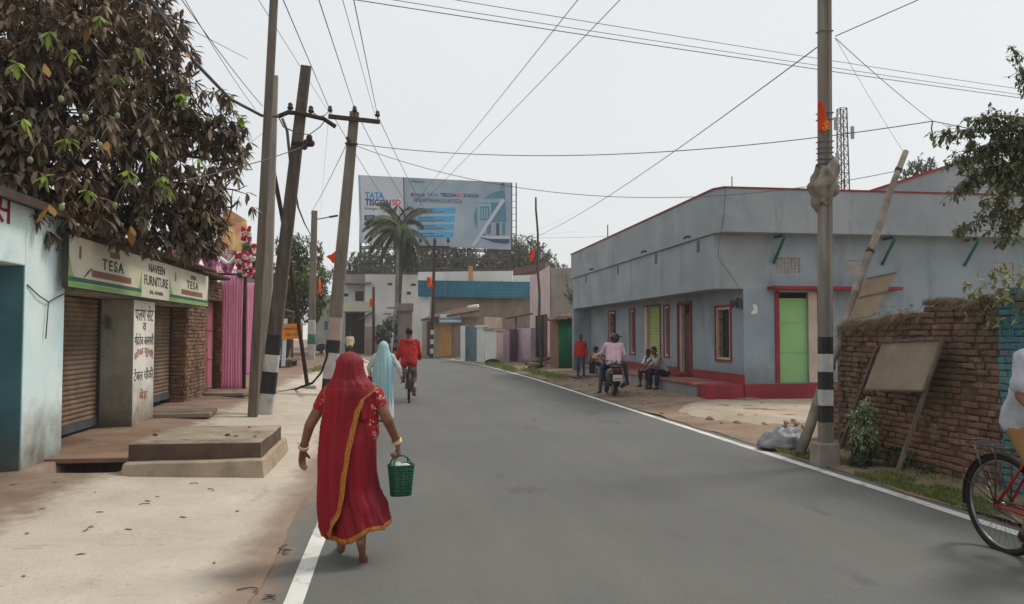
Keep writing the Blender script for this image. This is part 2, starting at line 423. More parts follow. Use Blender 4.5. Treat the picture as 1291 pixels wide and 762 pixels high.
# ---------------------------------------------------------------- left side: shops
TURQ_DIRT = C(140,128,112)
M['turq'] = mat('faded turquoise limewash', C(204,230,232), C(222,236,234), .9, .92, .3, 50, base_dirt=(.12,.95,C(112,100,84)),
    stains=((C(164,208,214), 1.1, .5, .72, (1,1,.5), .7), (C(230,234,228), .9, .50, .66, (1,1,.6), .85), (C(112,110,100), 7, .66, .76, (1,1,.35), .8)))
M['turq_dark'] = mat('teal door paint', C(84,126,134), C(70,108,116), 1.5, .8, .15, 40, base_dirt=(.12,.6,C(96,92,82)))
M['shopgrey'] = mat('grey green plaster', C(164,164,150), C(138,138,126), 1.8, .92, .3, 50, base_dirt=(.15,.7,C(104,90,76)), stains=((C(84,82,74), 4, .56, .68, (1,1,.4), .9),))
M['shopwhite'] = mat('whitewashed plaster', C(232,228,218), C(212,208,198), 1.5, .92, .2, 60, base_dirt=(.15,.95,C(112,98,80)), stains=((C(170,160,144), 3, .62, .8, (1,1,.4), .6),))
M['shutter'] = mat('brown rolling shutter', C(138,117,98), C(108,92,79), 2.2, .6, .08, 40, metal=.15, stains=((C(84,68,58), 1.2, .5, .7, (1,1,.6), .7), (C(176,142,106), 1.0, .55, .75, (1,1,1.4), .7)))
M['shutter_bar'] = mat('grey shutter bar', C(88,96,104), C(70,76,82), 3, .6, .1, 40, metal=.2)
M['tin'] = mat('rusted tin sheet', C(98,82,72), C(70,60,54), 2, .7, .2, 30, metal=.2)
M['signwhite'] = mat('cream sign sheet', C(214,210,190), C(200,195,172), 1.5, .6, .02)
M['signgreen'] = mat('leaf green print', C(140,178,110), C(122,164,92), 2, .6, .02)
M['signgreen2'] = mat('dark green print', C(62,110,92), C(54,98,82), 2, .6, .02)
M['signbrown'] = mat('brown print', C(140,98,80), C(126,88,72), 2, .6, .02)
M['signink'] = mat('dark print', C(62,68,66), C(52,56,56), 2, .6, .02)
M['inkblack'] = mat('faded black sign paint', C(62,60,62), C(84,82,82), 5, .8, .02)
M['inkred'] = mat('faded red sign paint', C(158,70,62), C(140,58,54), 5, .8, .02)
M['redpaint'] = mat('dark red lettering paint', C(150,30,55), C(120,26,46), 5, .8, .02)
M['pinkdoor'] = mat('dusty pink door paint', C(198,122,132), C(172,102,112), 2.5, .75, .15, 40, base_dirt=(.2,.6,C(150,110,104)))
M['pinkcloth'] = mat('pink drape cloth', C(255,186,218), C(254,170,208), 2, .75, .1, 30, trans=.12)
M['magenta'] = mat('magenta cloth', C(206,96,146), C(160,70,116), 9, .8, .1, 30, trans=.1, stains=((C(224,212,206), 5, .50, .58, (1,1,1), .95), (C(70,84,70), 4.3, .56, .62, (1,1,1), .95)))
M['slab'] = mat('stained stone slab', C(150,134,116), C(116,100,86), 2.5, .93, .35, 60, stains=((C(84,74,66), 2.2, .55, .72, (1,1,1), .8),))

# turquoise shop
bld = thing('corner_shop', 'pale turquoise limewashed shop front with red painted letters and a dark teal doorway', 'shop', (-5.4, 8.2, .1))
b = MB()
b.box(-6.9, -4.06, 9.42, 10.48, 0, 3.02)                     # end pillar
b.box(-6.9, -4.06, 4.5, 9.417, 2.36, 3.02)                   # beam above the doorway
b.box(-6.9, -4.06, 3.6, 4.5, 0, 3.02)
b.build('wall', M['turq'], bld, .012)
MB().box(-4.84, -4.068, 9.395, 9.417, .0, 2.355).build('door_reveal', M['turq_dark'], bld)
MB().box(-6.9, -4.85, 4.5, 9.394, .1, 2.355).build('door', M['turq_dark'], bld)
b = MB(); b.box(-7.0, -3.9, 3.4, 10.6, 3.03, 3.08); b.box(-3.93, -3.88, 3.4, 10.6, 2.98, 3.03)
b.build('roof', M['tin'], bld)
fl = frame((-4.057, 8.2, 2.4), (0,1,0), (0,0,1))
text('केस', fl, (.0, .36, .88, .78), M['redpaint'], bld)
b = MB(); b.tube([(-4.05, 9.45, 2.15), (-4.03, 9.7, 2.04), (-4.03, 9.95, 1.98), (-4.03, 10.2, 2.05), (-3.98, 10.5, 2.15), (-3.9, 10.9, 2.45)], .008, 6)
b.tube([(-4.03, 9.95, 1.98), (-4.03, 9.93, 1.8), (-4.03, 9.9, 1.55)], .007, 6)
b.tube([(-4.03, 10.2, 2.9), (-4.02, 10.19, 2.75), (-4.03, 10.15, 2.6)], .012, 6)
b.build('wire', M['wire'], bld)

# furniture shop
shop = thing('furniture_shop', 'low shop with brown rolling shutters and a whitewashed pillar covered in hand painted writing', 'shop', (-5.4, 13.8, .1))
b = MB(); b.box(-6.9, -4.12, 10.485, 17.18, 2.16, 2.95); b.box(-6.9, -4.78, 10.485, 17.18, 0, 2.155)
b.build('wall', M['shopgrey'], shop)
b = MB(); b.box(-4.77, -4.1, 13.2, 14.28, 0, 2.155, 0)
p = b.build('pillar', M['shopgrey'], shop, .01)
b = MB(); b.box(-4.097, -4.09, 13.202, 14.278, .05, 2.15)
b.build('whitewash', M['shopwhite'], p)
def shutter(y0, y1, z0, z1, X, parent):
    rows = []; N = int((z1-z0)/.075)
    b = MB(); prof = []
    for i in range(N):
        z = z0 + .10 + i*(z1-z0-.10)/N; h = (z1-z0-.10)/N
        prof += [(0, z), (.016, z+h*.25), (.020, z+h*.55), (.010, z+h*.85), (-.004, z+h*.93)]
    b.loft([[(X+d, y0, z) for d, z in prof], [(X+d, y1, z) for d, z in prof]], smooth=False)
    o = b.build('shutter', M['shutter'], parent)
    b = MB(); b.box(X-.02, X+.035, y0, y1, z0, z0+.11); b.build('bottom_rail', M['shutter_bar'], o)
    b = MB(); b.box(X-.03, X+.05, y0-.02, y0+.03, z0, z1); b.box(X-.03, X+.05, y1-.03, y1+.02, z0, z1); b.build('guide', M['dark_metal'], o)
shutter(10.52, 13.17, .20, 2.15, -4.62, shop)
shutter(14.31, 17.15, .30, 2.15, -4.62, shop)
b = MB(); b.loft([[(-3.72, y, 2.93+.012*math.sin(y*40)) for y in [10.5+.04*i for i in range(170)]], [(-7.1, y, 3.30+.012*math.sin(y*40)) for y in [10.5+.04*i for i in range(170)]]], smooth=True)
rf = b.build('roof', M['tin'], shop); so_ = rf.modifiers.new('t', 'SOLIDIFY'); so_.thickness = .03
fp = frame((-4.09, 13.2, .0), (0,1,0), (0,0,1))
for s, bx, mk in (('पलंग सेट', (.06,1.82,1.0,2.08), 'inkblack'), ('व', (.45,1.66,.62,1.79), 'inkblack'), ('गोदरेज अलमारी', (.05,1.42,1.03,1.62), 'inkblack'),
                  ('सोफा कुरसी', (.05,1.14,1.03,1.33), 'inkred'), ('टेबल चौकी', (.04,.86,1.03,1.06), 'inkblack'), ('बेड', (.35,.55,.72,.72), 'inkred')):
    kw = {'warp': (lambda q: .10*math.sin(q*math.pi))} if s == 'सोफा कुरसी' else {}
    text(s, fp, bx, M[mk], shop, off=.003, depth=.002, **kw)

# sign board over the shutters: three printed sheets
sg = thing('shop_signboard', 'long cream and green shop signboard hung above the rolling shutters', 'signboard', (-3.95, 13.8, 2.2))
Y0, Y1, Y2, Y3 = 10.22, 13.02, 14.55, 17.42
def sign_panel(y0, y1, big):
    W = y1-y0; fr = frame((-3.93, y0, 2.185), (0,1,0), (0,0,1)); Hh = .63
    pn = MB().prism(rect(.004, 0, W-.004, Hh), fr, -.035, 0).build('sheet', M['signwhite'], sg)
    if big:
        k = W/2.8
        b = MB(); b.prism([(.012,.012),(.30*k,.012),(.12*k,.20),(.012,.42)], fr, .001, .003); b.prism([(W-.012,.012),(W-.012,.40),(W-.12*k,.16),(W-.26*k,.012)], fr, .001, .003)
        b.prism(rect(.012,.005,W-.012,.06), fr, .001, .0026)
        b.build('green_print', M['signgreen'], pn)
        MB().prism(rect(.02,.07,W-.02,.125), fr, .003, .005).build('green_band', M['signgreen2'], pn)
        MB().prism(rect(W*.27,.165,W*.82,.255), fr, .003, .005).build('brown_band', M['signbrown'], pn)
        text('TESA', fr, (W*.40,.29,W*.70,.44), M['signink'], pn, off=.003, bold=.012, spacing=1.25)
        text('Nilkamal', fr, (W*.46,.47,W*.68,.54), M['signbrown'], pn, off=.003) if 0 else None
        b = MB(); b.prism(circ(W*.13,.40,.035*k, 12), fr, .002, .004); b.prism(rect(W*.12,.36,W*.14,.52), fr, .002, .005); b.build('lamp_print', M['signbrown'], pn)
        MB().prism(rect(W*.50,.48,W*.64,.56), fr, .002, .004).build('logo_print', M['signbrown'], pn)
    else:
        text('NAVEEN', fr, (W*.22,.42,W*.80,.555), M['inkblack'], pn, off=.002, bold=.012)
        text('FURNITURE', fr, (W*.08,.205,W*.93,.36), M['inkblack'], pn, off=.002, bold=.012)
        text('SAL AHARIA', fr, (W*.27,.07,W*.75,.13), M['inkblack'], pn, off=.002, bold=.01)
sign_panel(Y0, Y1, True); sign_panel(Y1, Y2, False); sign_panel(Y2, Y3, True)
b = MB()
for z in (2.17, 2.815): b.box(-3.985, -3.935, Y0, Y3, z, z+.02)
for y in (Y0-.03, Y3+.005): b.box(-3.985, -3.92, y, y+.025, 2.16, 2.84)
for y in (11.5, 15.9): b.box(-4.12, -3.97, y, y+.03, 2.7, 2.73)
b.build('frame', M['dark_metal'], sg)

# brick pier and pink door
def brick_wall(mb, x, y0, y1, z0, z1, nx=1, axis='y', L=.23, Hh=.078, jit=.012, dep=.12, gap=.010, skip=0, topf=None, seed=1, vary=.18):
    """real bricks in running bond; the outer face looks along nx on the given axis"""
    rg = random.Random(seed); r = 0; z = z0
    while z < z1 - .02:
        off = (L/2 if r % 2 else 0); y = y0 - off
        while y < y1 - .03:
            Lb = L*(1+rg.uniform(-vary, vary*.4)); a = max(y0, y); e = min(y1, y+Lb) - gap
            top = topf((a+e)/2) if topf else z1
            if e-a > .04 and z + Hh*.5 < top and rg.random() >= skip:
                d = rg.uniform(-jit, jit); h = Hh-gap
                c = []
                for q in ((a, z), (e, z), (e, z+h), (a, z+h)):
                    c.append((q[0]+rg.uniform(-.007,.007), q[1]+rg.uniform(-.007,.007)+.012*noise.noise(V((q[0]*.8, q[1]*1.5, seed)))))
                f0 = d*nx; vsx = []
                for dd, sh in ((-dep, 0), (f0-.012*nx*0, 0)):
                    pass
                inn = [( -dep*nx, p_) for p_ in c]; outp = [(f0, p_) for p_ in c]
                bev = .012
                cy_ = sum(p_[0] for p_ in c)/4; cz_ = sum(p_[1] for p_ in c)/4
                front = [(f0 + .008*nx, (cy_+(p_[0]-cy_)*(1-bev*2/(e-a)), cz_+(p_[1]-cz_)*(1-bev*2/h))) for p_ in c]
                pts = []
                for lay in (inn, outp, front):
                    for (dx, p_) in lay:
                        pts.append((x+dx, p_[0], p_[1]) if axis == 'y' else (p_[0], x+dx, p_[1]))
                fs = [(8,9,10,11)] + [(i, (i+1) % 4, 4+(i+1) % 4, 4+i) for i in range(4)] + [(4+i, 4+(i+1) % 4, 8+(i+1) % 4, 8+i) for i in range(4)]
                flip = (nx < 0) if axis == 'y' else (nx > 0)
                if flip: fs = [f[::-1] for f in fs]
                mb.add(pts, fs, 0)
            y += Lb
        z += Hh; r += 1
M['mortar'] = mat('dirty mortar', C(104,92,80), C(80,70,62), 6, .95, .5, 60)
bh = thing('brick_shop', 'narrow bare brick shop front with a faded pink double door beside the furniture shop', 'shop', (-5.4, 19.2, .15))
b = MB(); b.box(-6.9, -4.34, 17.26, 18.92, 0, 2.9); b.box(-6.9, -4.6, 18.92, 21.4, 0, 2.9); b.box(-4.7, -4.36, 18.92, 21.4, 2.42, 2.9); b.box(-4.7, -4.36, 20.62, 21.4, 0, 2.42)
b.build('wall', M['mortar'], bh)
b = MB(); brick_wall(b, -4.29, 17.24, 18.93, .05, 2.9, 1, 'y', seed=3); brick_wall(b, -4.31, 20.62, 21.4, .05, 2.42, 1, 'y', seed=5); brick_wall(b, -4.32, 18.95, 21.4, 2.42, 2.9, 1, 'y', seed=6)
brick_wall(b, 17.20, -4.80, -4.29, .05, 2.15, -1, 'x', seed=4)
b.build('brickwork', M['brick'], bh)
d = MB(); d.box(-4.6, -4.52, 18.97, 19.77, .22, 2.4); d.box(-4.6, -4.52, 19.79, 20.6, .22, 2.4)
for z in (.3, 1.0, 1.7): 
    d.box(-4.52, -4.50, 19.05, 19.7, z, z+.03); d.box(-4.52, -4.50, 19.86, 20.52, z, z+.03)
dd = d.build('door', M['pinkdoor'], bh, .006)
MB().box(-4.52, -4.47, 19.72, 19.84, 1.2, 1.26).build('latch', M['dark_metal'], dd)
b = MB(); b.box(-7, -4.0, 17.2, 20.0, 2.91, 2.97); b.build('roof', M['tin'], bh)

# shop steps and slabs over the drain
st = thing('shop_step', 'brown earthen step before the first rolling shutter, bridging the dark open drain', 'step', (-4.0, 11.8, .05))
b = MB(); b.box(-4.05, -3.12, 10.0, 13.15, .09, .15); b.box(-4.62, -4.052, 10.5, 13.15, .09, .15); b.build('tread', M['redsoil'], st, .01)
b = MB(); b.box(-4.6, -3.3, 11.2, 13.1, -.3, .088); b.build('support', M['slab'], st)
for i, (x0, x1, y0, y1, z, rz, lab) in enumerate(((-4.3, -3.25, 14.4, 15.5, .20, .10, 'rough stone slab on the drain in front of the second rolling shutter'), (-4.3, -3.35, 18.6, 20.0, .25, -.06, 'rough stone slab on the drain in front of the pink door'))):
    b = MB(); cxx, cyy = (x0+x1)/2, (y0+y1)/2
    b.obox((cxx, cyy, z), x1-x0, y1-y0, .08, Matrix.Rotation(rz, 3, 'Z'))
    tag(b.build('drain_slab', M['slab'], None, .015), lab, 'slab', 'slabs over the roadside drain')

# concrete platform on the pavement
M['plinth_side'] = mat('grimy shaded cement edge', C(104,86,73), C(76,63,55), 2.5, .95, .4, 40, stains=((C(140,84,70), 2.2, .62, .75, (1,1,1), .5),))  # edge colour mixes grime with the shade of the unlit front
M['plinth_top'] = mat('dusty cement top', C(164,148,130), C(136,120,104), 2, .93, .3, 50, stains=((C(92,80,68), 2.4, .54, .68, (1,1,1), .8), (C(78,66,57), 8, .62, .70, (1,1,1), .8), (C(186,170,150), 1.2, .58, .7, (1,1,1), .5)))
M['plinth_base'] = mat('pale cement footing', C(176,158,138), C(150,132,112), 2, .93, .4, 40, stains=((C(112,96,80), 2.5, .56, .72, (1,1,1), .7),))
pt = thing('concrete_platform', 'low square concrete platform with a grimy brown, shade toned edge on a wider pale footing', 'platform', (-2.2, 9.9, .03))
def rough_box(x0, x1, y0, y1, z0, z1, taper, mats, seed, n=14, amp=.012):
    b = MB(); per = []
    for i in range(n): per.append((x0+(x1-x0)*i/n, y0))
    for i in range(n): per.append((x1, y0+(y1-y0)*i/n))
    for i in range(n): per.append((x1-(x1-x0)*i/n, y1))
    for i in range(n): per.append((x0, y1-(y1-y0)*i/n))
    rows = []; cxx, cyy = (x0+x1)/2, (y0+y1)/2
    for k, (z, o) in enumerate(((z0, taper), (z0+(z1-z0)*.5, taper*.4), (z1-.02, 0), (z1, -.018))):
        rows.append([(x+o*(1 if x > cxx else -1)*(abs(x-cxx) > (x1-x0)*.49)+amp*noise.noise(V((x*4, y*4, z*5+seed))), y+o*(1 if y > cyy else -1)*(abs(y-cyy) > (y1-y0)*.49)+amp*noise.noise(V((x*4+9, y*4, z*5+seed))), z+(amp*.8*noise.noise(V((x*3, y*3, seed))) if k > 1 else 0)) for x, y in per])
    b.loft(rows[:3], 0, closed=True, smooth=False)
    top = [rows[2]]
    for t in (1, .75, .5, .2, .02):
        top.append([(cxx+(p_[0]-cxx)*t, cyy+(p_[1]-cyy)*t, p_[2]+ (0 if t == 1 else amp*.7*noise.noise(V((p_[0]*t*3, p_[1]*t*3, seed+2))))) for p_ in rows[3]])
    b.loft(top, 1, closed=True, smooth=True)
    return b
rough_box(-2.92, -1.46, 9.15, 11.1, -.02, .215, .03, 0, 1).build('footing', [M['plinth_base'], M['plinth_base']], pt)
rough_box(-2.90, -1.50, 9.27, 10.85, .21, .41, .0, 0, 2).build('slab', [M['plinth_side'], M['plinth_top']], pt)

# ---------------------------------------------------------------- wedding gateway with drapes further along
gw = thing('wedding_gateway', 'festive cloth gateway with magenta swags, a painted banner and a dark top rail', 'gateway', (-5.0, 22.5, .2))
b = MB()
for (x, y) in ((-5.6, 20.9), (-3.72, 20.35), (-5.9, 27.2), (-4.4, 27.4)): b.tube([(x, y, .1), (x, y, 3.7)], .05, 8)
b.tube([(-5.8, 20.6, 3.12), (-3.62, 20.2, 3.05)], .045, 8); b.tube([(-3.72, 20.3, 3.08), (-4.4, 27.4, 3.4)], .045, 8)
b.build('frame', M['rust'], gw)
b = MB(); rows = []
for j in range(7):
    t = j/6; row = []
    for i in range(41):
        s = i/40; sw = abs(math.sin(s*math.pi*4))
        row.append((-5.7+1.75*s, 20.75-.30*s+.05*math.sin(s*60)*(t), 3.75-.06*s - t*(.22+.4*sw)))
    rows.append(row)
b.loft(rows); b.build('valance', M['magenta'], gw)
b = MB(); rows = []
for j in range(7):
    t = j/6; row = []
    for i in range(61):
        s = i/60; sw = abs(math.sin(s*math.pi*6))
        row.append((-4.75-.4*s+.05*math.sin(s*90)*t, 20.6+6.6*s, 3.6+.1*s - t*(.2+.35*sw)))
    rows.append(row)
b.loft(rows); b.build('side_valance', M['magenta'], gw)
M['banner'] = mat('painted banner', C(214,190,120), C(184,120,104), 2.2, .8, .05, stains=((C(150,110,64), 3, .5, .65, (1,1,1), .8), (C(168,58,74), 1.6, .6, .68, (1,1,1), .9)))
b = MB(); b.loft([[at(278, 328, 21.6), at(309, 336, 22.6)], [at(276, 290, 21.6), at(313, 300, 22.6)], [at(286, 262, 21.6), at(311, 278, 22.6)]], smooth=False)
bn = b.build('banner', M['banner'], gw); sm = bn.modifiers.new('t', 'SOLIDIFY'); sm.thickness = .03
b = MB(); b.beam(at(268,318,20.6), at(288,333,20.2), .10, .05); b.beam(at(288,333,20.2), at(302,318,20.4), .10, .05); b.build('folded_cloth', M['shopwhite'], gw)
def drape(x0, x1, y, z0, z1, lab, seed):
    b = MB(); rows = []; n = 56
    for j in range(13):
        t = j/12; row = []
        for i in range(n+1):
            s = i/n; a = s*math.pi*2*8
            pinch = 1 - .10*math.sin(t*math.pi)
            row.append(((x0+x1)/2+(x1-x0)*(s-.5)*pinch + .012*math.sin(a*1.7+seed), y + .022*math.sin(a+.6*math.sin(t*3+seed))+.02*noise.noise(V((s*6, t*3, seed))), z1-(z1-z0)*t))
        rows.append(row)
    b.loft(rows)
    o = b.build('drape', M['pinkcloth']); o.modifiers.new('t', 'SOLIDIFY').thickness = .006
    tag(o, lab, 'drape', 'pink drapes of the wedding gateway')
drape(-4.24, -3.72, 20.2, .20, 3.05, 'wide bright pink drape hanging from the near end of the gateway beside the pink door', 1)
drape(-5.0, -4.42, 27.2, .18, 3.3, 'narrower bright pink drape at the far end of the gateway behind the poles', 4)
M['petal_red'] = mat('red garland flowers', C(200,50,84), C(170,36,66), 20, .8, 0, island=.3)
M['petal_white'] = mat('white garland flowers', C(226,206,200), C(214,186,186), 20, .8, 0, island=.2)
M['petal_green'] = mat('garland leaves', C(60,120,66), C(48,98,54), 20, .8, 0, island=.3)
def garland(p0, p1, r, lab, seed):
    rg = random.Random(seed); b = MB(); N = int((V(p1)-V(p0)).length/.055)
    for i in range(N):
        t = i/N; c = V(p0).lerp(V(p1), t)
        mi = (0, 1, 0, 1, 2, 0, 1)[int(i/2) % 7]
        for k in range(9):
            a = rg.uniform(0, 6.28); q = c + V((math.cos(a)*r*.7, math.sin(a)*r*.7, rg.uniform(-.03,.03)))
            b.sphere(q, rg.uniform(.03,.05), 6, 4, mi)
    tag(b.build('flower_garland', [M['petal_red'], M['petal_white'], M['petal_green']]), lab, 'garland', 'flower garlands on the wedding gateway')
g0 = at(310, 288, 20.1); garland(g0, at(312, 350, 20.1), .13, 'tall red and white flower garland hanging at the outer corner of the gateway', 2)
garland(at(301, 322, 20.1), at(303, 350, 20.1), .09, 'short red and white flower garland just left of the tall one', 3)
garland(at(318, 310, 22), at(319, 350, 22), .11, 'red and white flower garland hanging behind the tall one near the pole', 5)
# ---------------------------------------------------------------- foliage
def leaf_strip(mb, p, d, up, L, W, droop, mi=0, n=3, fold=.25):
    """one leaf: a bent, slightly folded blade"""
    d = d.normalized(); s = d.cross(up)
    s = s.normalized() if s.length > 1e-4 else V((1,0,0))
    pts = []; c = V(p); dd = d.copy()
    prof = (0.10, .85, 1.0, .05) if n == 3 else (.15, 1.0, .05)
    for i in range(n+1):
        nrm = s.cross(dd).normalized()
        wv = W*prof[i]*.5
        pts += [c - s*wv - nrm*wv*fold, c + s*wv - nrm*wv*fold]
        dd = (dd + V((0,0,-droop/n))).normalized()
        c = c + dd*(L/n)
    mb.add(pts, [(2*i, 2*i+1, 2*i+3, 2*i+2) for i in range(n)], mi, True)
def whorl(mb, c, axis, nl, L, W, droop, rg, mi=0, spread=.9, n=3):
    axis = V(axis).normalized(); a = axis.orthogonal().normalized(); bb = axis.cross(a)
    for k in range(nl):
        q = 2*math.pi*(k+rg.random()*.8)/nl
        d = axis*rg.uniform(.1,.7) + (a*math.cos(q)+bb*math.sin(q))*spread
        leaf_strip(mb, c, d, V((0,0,1)) if abs(d.normalized().z) < .95 else V((1,0,0)), L*rg.uniform(.65,1.15), W*rg.uniform(.75,1.15), droop*rg.uniform(.5,1.5), mi, n)
def rand_dir(rg):
    z = rg.uniform(-1,1); a = rg.uniform(0,6.2832); r_ = math.sqrt(1-z*z)
    return V((r_*math.cos(a), r_*math.sin(a), z))
def blob_points(blobs, per, rg, shell=.55, squash=.9):
    out = []
    for (c, r) in blobs:
        for i in range(int(per*r*r)):
            d = rand_dir(rg); rr = r*(shell+(1-shell)*rg.random()**.7)*(1+.22*noise.noise(d*2.3+c))
            out.append((c + V((d.x*rr, d.y*rr, d.z*rr*squash)), d))
    return out
def bark_limb(mb, pts, r0, r1, n=8):
    L = len(pts); mb.tube(pts, [r0+(r1-r0)*i/(L-1) for i in range(L)], n)
M['bark'] = mat('grey brown bark', C(96,84,72), C(66,56,48), 5, .95, .8, 25, stretch=(2,2,.5))
M['mango_leaf'] = mat('dusty dull mango leaf', C(132,117,97), C(90,80,66), 1.6, .6, 0, island=.5, trans=.16, stains=((C(150,116,92), .9, .52, .70, (1,1,1), .75), (C(112,116,80), 2.0, .56, .7, (1,1,1), .6)))
M['mango_new'] = mat('fresh green leaf', C(150,170,80), C(122,150,62), 4, .6, 0, island=.35, trans=.35)
M['mango_old'] = mat('yellowed leaf', C(176,138,76), C(150,108,60), 4, .7, 0, island=.3, trans=.3)
M['mango'] = mat('green mango skin', C(136,146,104), C(116,130,88), 10, .45, 0)

# mango tree that overhangs the shops
mt = thing('mango_tree', 'large mango tree with dusty brown drooping leaves and small green fruit overhanging the shops', 'tree', (-7.6, 10.6, 0))
rg = random.Random(21)
blobs_px = [(30,40,10.6,1.3),(110,30,11.6,1.15),(-40,120,10.2,1.2),(60,140,10.4,1.1),(150,110,11.6,.98),(196,62,12.4,.55),(205,150,12.2,.70),(247,130,12.2,.52),(285,172,12.4,.40),
            (270,158,12.2,.42),(150,205,11.2,.9),(60,230,10.3,.72),(225,225,12,.66),(282,238,12.2,.38),(215,275,11.8,.50),(255,282,11.9,.43),(150,252,11,.52),(95,252,10.5,.46),(20,238,10.0,.5),(262,262,12.1,.42),(150,285,11.2,.28),
            (230,308,11.8,.26),(40,262,9.9,.42),(300,205,12.4,.30),(292,262,12.3,.34),(258,305,12.2,.28),(95,-10,12.4,1.2),(-20,190,10,.7),(190,300,11.4,.22),(190,20,12.8,.42)]
blobs = [(at(u, v, Y), r) for u, v, Y, r in blobs_px]
b = MB()
trunk = [V((-7.6,10.6,-.05)), V((-7.5,10.65,1.2)), V((-7.3,10.8,2.6)), V((-7.0,11.0,3.6))]
bark_limb(b, trunk, .30, .20, 12); b.build('trunk', M['bark'], mt)
b = MB()
for (c, r) in blobs:
    m1 = trunk[3].lerp(c, .5) + V((rg.uniform(-.2,.2), rg.uniform(-.2,.2), rg.uniform(0,.4)))
    bark_limb(b, [trunk[3] - V((0,0,rg.uniform(0,.8))), m1, c], .07, .015, 6)
    for k in range(int(7*r)+2):
        d = rand_dir(rg); e = c + d*r*.9
        bark_limb(b, [c, c.lerp(e, .5)+rand_dir(rg)*.06, e], .014, .005, 5)
b.build('branch', M['bark'], mt)
cr = MB(); pts = [q for q in blob_points(blobs, 290, rg, .30, .88) if noise.noise(q[0]*1.9) > -.36]
for (p, d) in pts:
    ax = (d*.7 + V((0,0,-.55)) + rand_dir(rg)*.5)
    k_ = rg.uniform(.7, 1.3); whorl(cr, p, ax, rg.randint(5, 10), .215*k_, .049*k_, rg.uniform(.7, 1.6), rg, 0, rg.uniform(.45, .85))
cr.build('crown', M['mango_leaf'], mt)
nw = MB(); od = MB()
for (u, v, Y) in ((30,150,9.0),(170,60,10.6),(125,20,10.2),(20,80,9.0),(250,200,11.4),(190,190,10.8),(110,240,9.8),(92,62,9.4),(235,122,11.3),(85,175,9.4),(58,222,9.2),(212,235,11.0),(228,118,11.5),(305,148,12),(160,215,10.2),(150,95,10.6),(205,222,11.0),(62,40,9.4)):
    c = at(u, v, Y-.35)
    whorl(nw, c, V((.2,-.4,-.6)), rg.randint(4,8), .21, .06, .8, rg, 0, .6)
for (u, v, Y) in ((135,178,9.8),(62,258,9.2),(232,62,11.4),(56,80,9.2),(165,285,10.4),(448/4,30,10)):
    c = at(u, v, Y)
    whorl(od, c, V((.1,-.3,-.8)), rg.randint(2,3), .24, .085, .5, rg, 0, .35)
nw.build('young_leaves', M['mango_new'], mt); od.build('yellow_leaves', M['mango_old'], mt)
for (u, v, Y) in ((77,125,8.9),(108,149,9.2),(148,146,9.7),(126,183,9.5),(38,202,8.8),(198,155,10.6),(78,261,9.0),(145,259,10.0),(262,150,11.4),(170,228,10.3)):
    c = at(u, v, Y); m_ = MB(); m_.sphere(c, (.030,.029,.038), 10, 8); m_.tube([c+V((0,0,.036)), c+V((.015,.05,.15)), c+V((.03,.16,.26))], .0025, 4)
    m_.build('mango', M['mango'], mt)

def tree(name, label, base, blobs, leafm, per, L, W, seed, group=None, trunk_r=.22, nl=6, n=2, droop=.5, shell=.3):
    rg = random.Random(seed); base = V(base)
    t = thing(name, label, 'tree', base, 0, group)
    top = sum((c for c, r in blobs), V((0,0,0)))/len(blobs)
    low = min(c.z-r for c, r in blobs); fork = V((base.x*.5+top.x*.5, base.y*.5+top.y*.5, base.z+(low-base.z)*.9+.3))
    b = MB(); bark_limb(b, [base, base.lerp(fork,.5)+V((.1,0,0)), fork], trunk_r, trunk_r*.6, 8)
    for c, r in blobs: bark_limb(b, [fork, fork.lerp(c,.5)+rand_dir(rg)*r*.2, c], trunk_r*.4, .03, 6)
    b.build('trunk', M['bark'], t)
    b = MB()
    for p, d in blob_points(blobs, per, rg, shell): whorl(b, p, d+rand_dir(rg)*.6, nl, L, W, droop, rg, 0, .9, n)
    b.build('crown', leafm, t)
    return t
M['leaf_dark'] = mat('dark green foliage', C(84,96,62), C(58,72,44), .8, .8, 0, island=.4, trans=.15)
M['leaf_mid'] = mat('mid green foliage', C(112,122,72), C(84,98,54), .8, .8, 0, island=.4, trans=.2)
M['leaf_dusty'] = mat('dusty green foliage', C(118,118,90), C(88,90,66), .8, .85, 0, island=.4, trans=.15)
# far tree on the left, past the gateway
bl = [(at(381,318,46),1.1),(at(372,350,45),1.4),(at(390,350,47),1.3),(at(366,312,46),.9),(at(385,385,47),1.3),(at(360,385,46),1.2),(at(398,372,48),.9)]
tree('shade_tree', 'bushy olive green tree standing beyond the tall poles on the shop side', (-6.4,46.5,0), bl, M['leaf_mid'], 130, .34, .12, 5)
# wooded background behind the billboard
px = [(455,335,2.6),(478,330,2.8),(520,325,2.6),(560,322,2.8),(600,326,2.6),(640,318,2.8),(662,318,2.6),(684,334,2.2)]
kinds = ['round dark green tree behind the white house roof', 'dark tree half hidden behind the palm', 'dull green tree between the palm and the billboard posts', 'leafy tree under the middle of the billboard', 'broad tree behind the billboard lattice', 'tall dark tree rising at the right edge of the billboard', 'bushy tree just right of the billboard', 'small low tree behind the pink house']
for i, (u, v, r) in enumerate(px):
    c = at(u, v, 98+i % 3*3)
    bl = [(c, r), (c+V((-1.6,.5,-1.2)), r*.8), (c+V((1.7,-.4,-1.0)), r*.8), (c+V((.3,.6,-2.6)), r*.9)]
    tree('background_tree', kinds[i], (c.x, c.y, 0), bl, M['leaf_dark'] if i % 2 else M['leaf_dusty'], 20, .7, .28, 40+i, 'trees behind the billboard', .25)
# tree far behind the grey building, right
c = at(1160, 212, 60)
tree('distant_tree', 'small dark tree far behind the roof of the grey building', (c.x, c.y, 0), [(at(1163,208,60),1.0),(at(1150,214,60),.7),(at(1174,214,60),.7),(at(1146,222,60),.8)], M['leaf_dark'], 60, .36, .14, 61, None, .2)
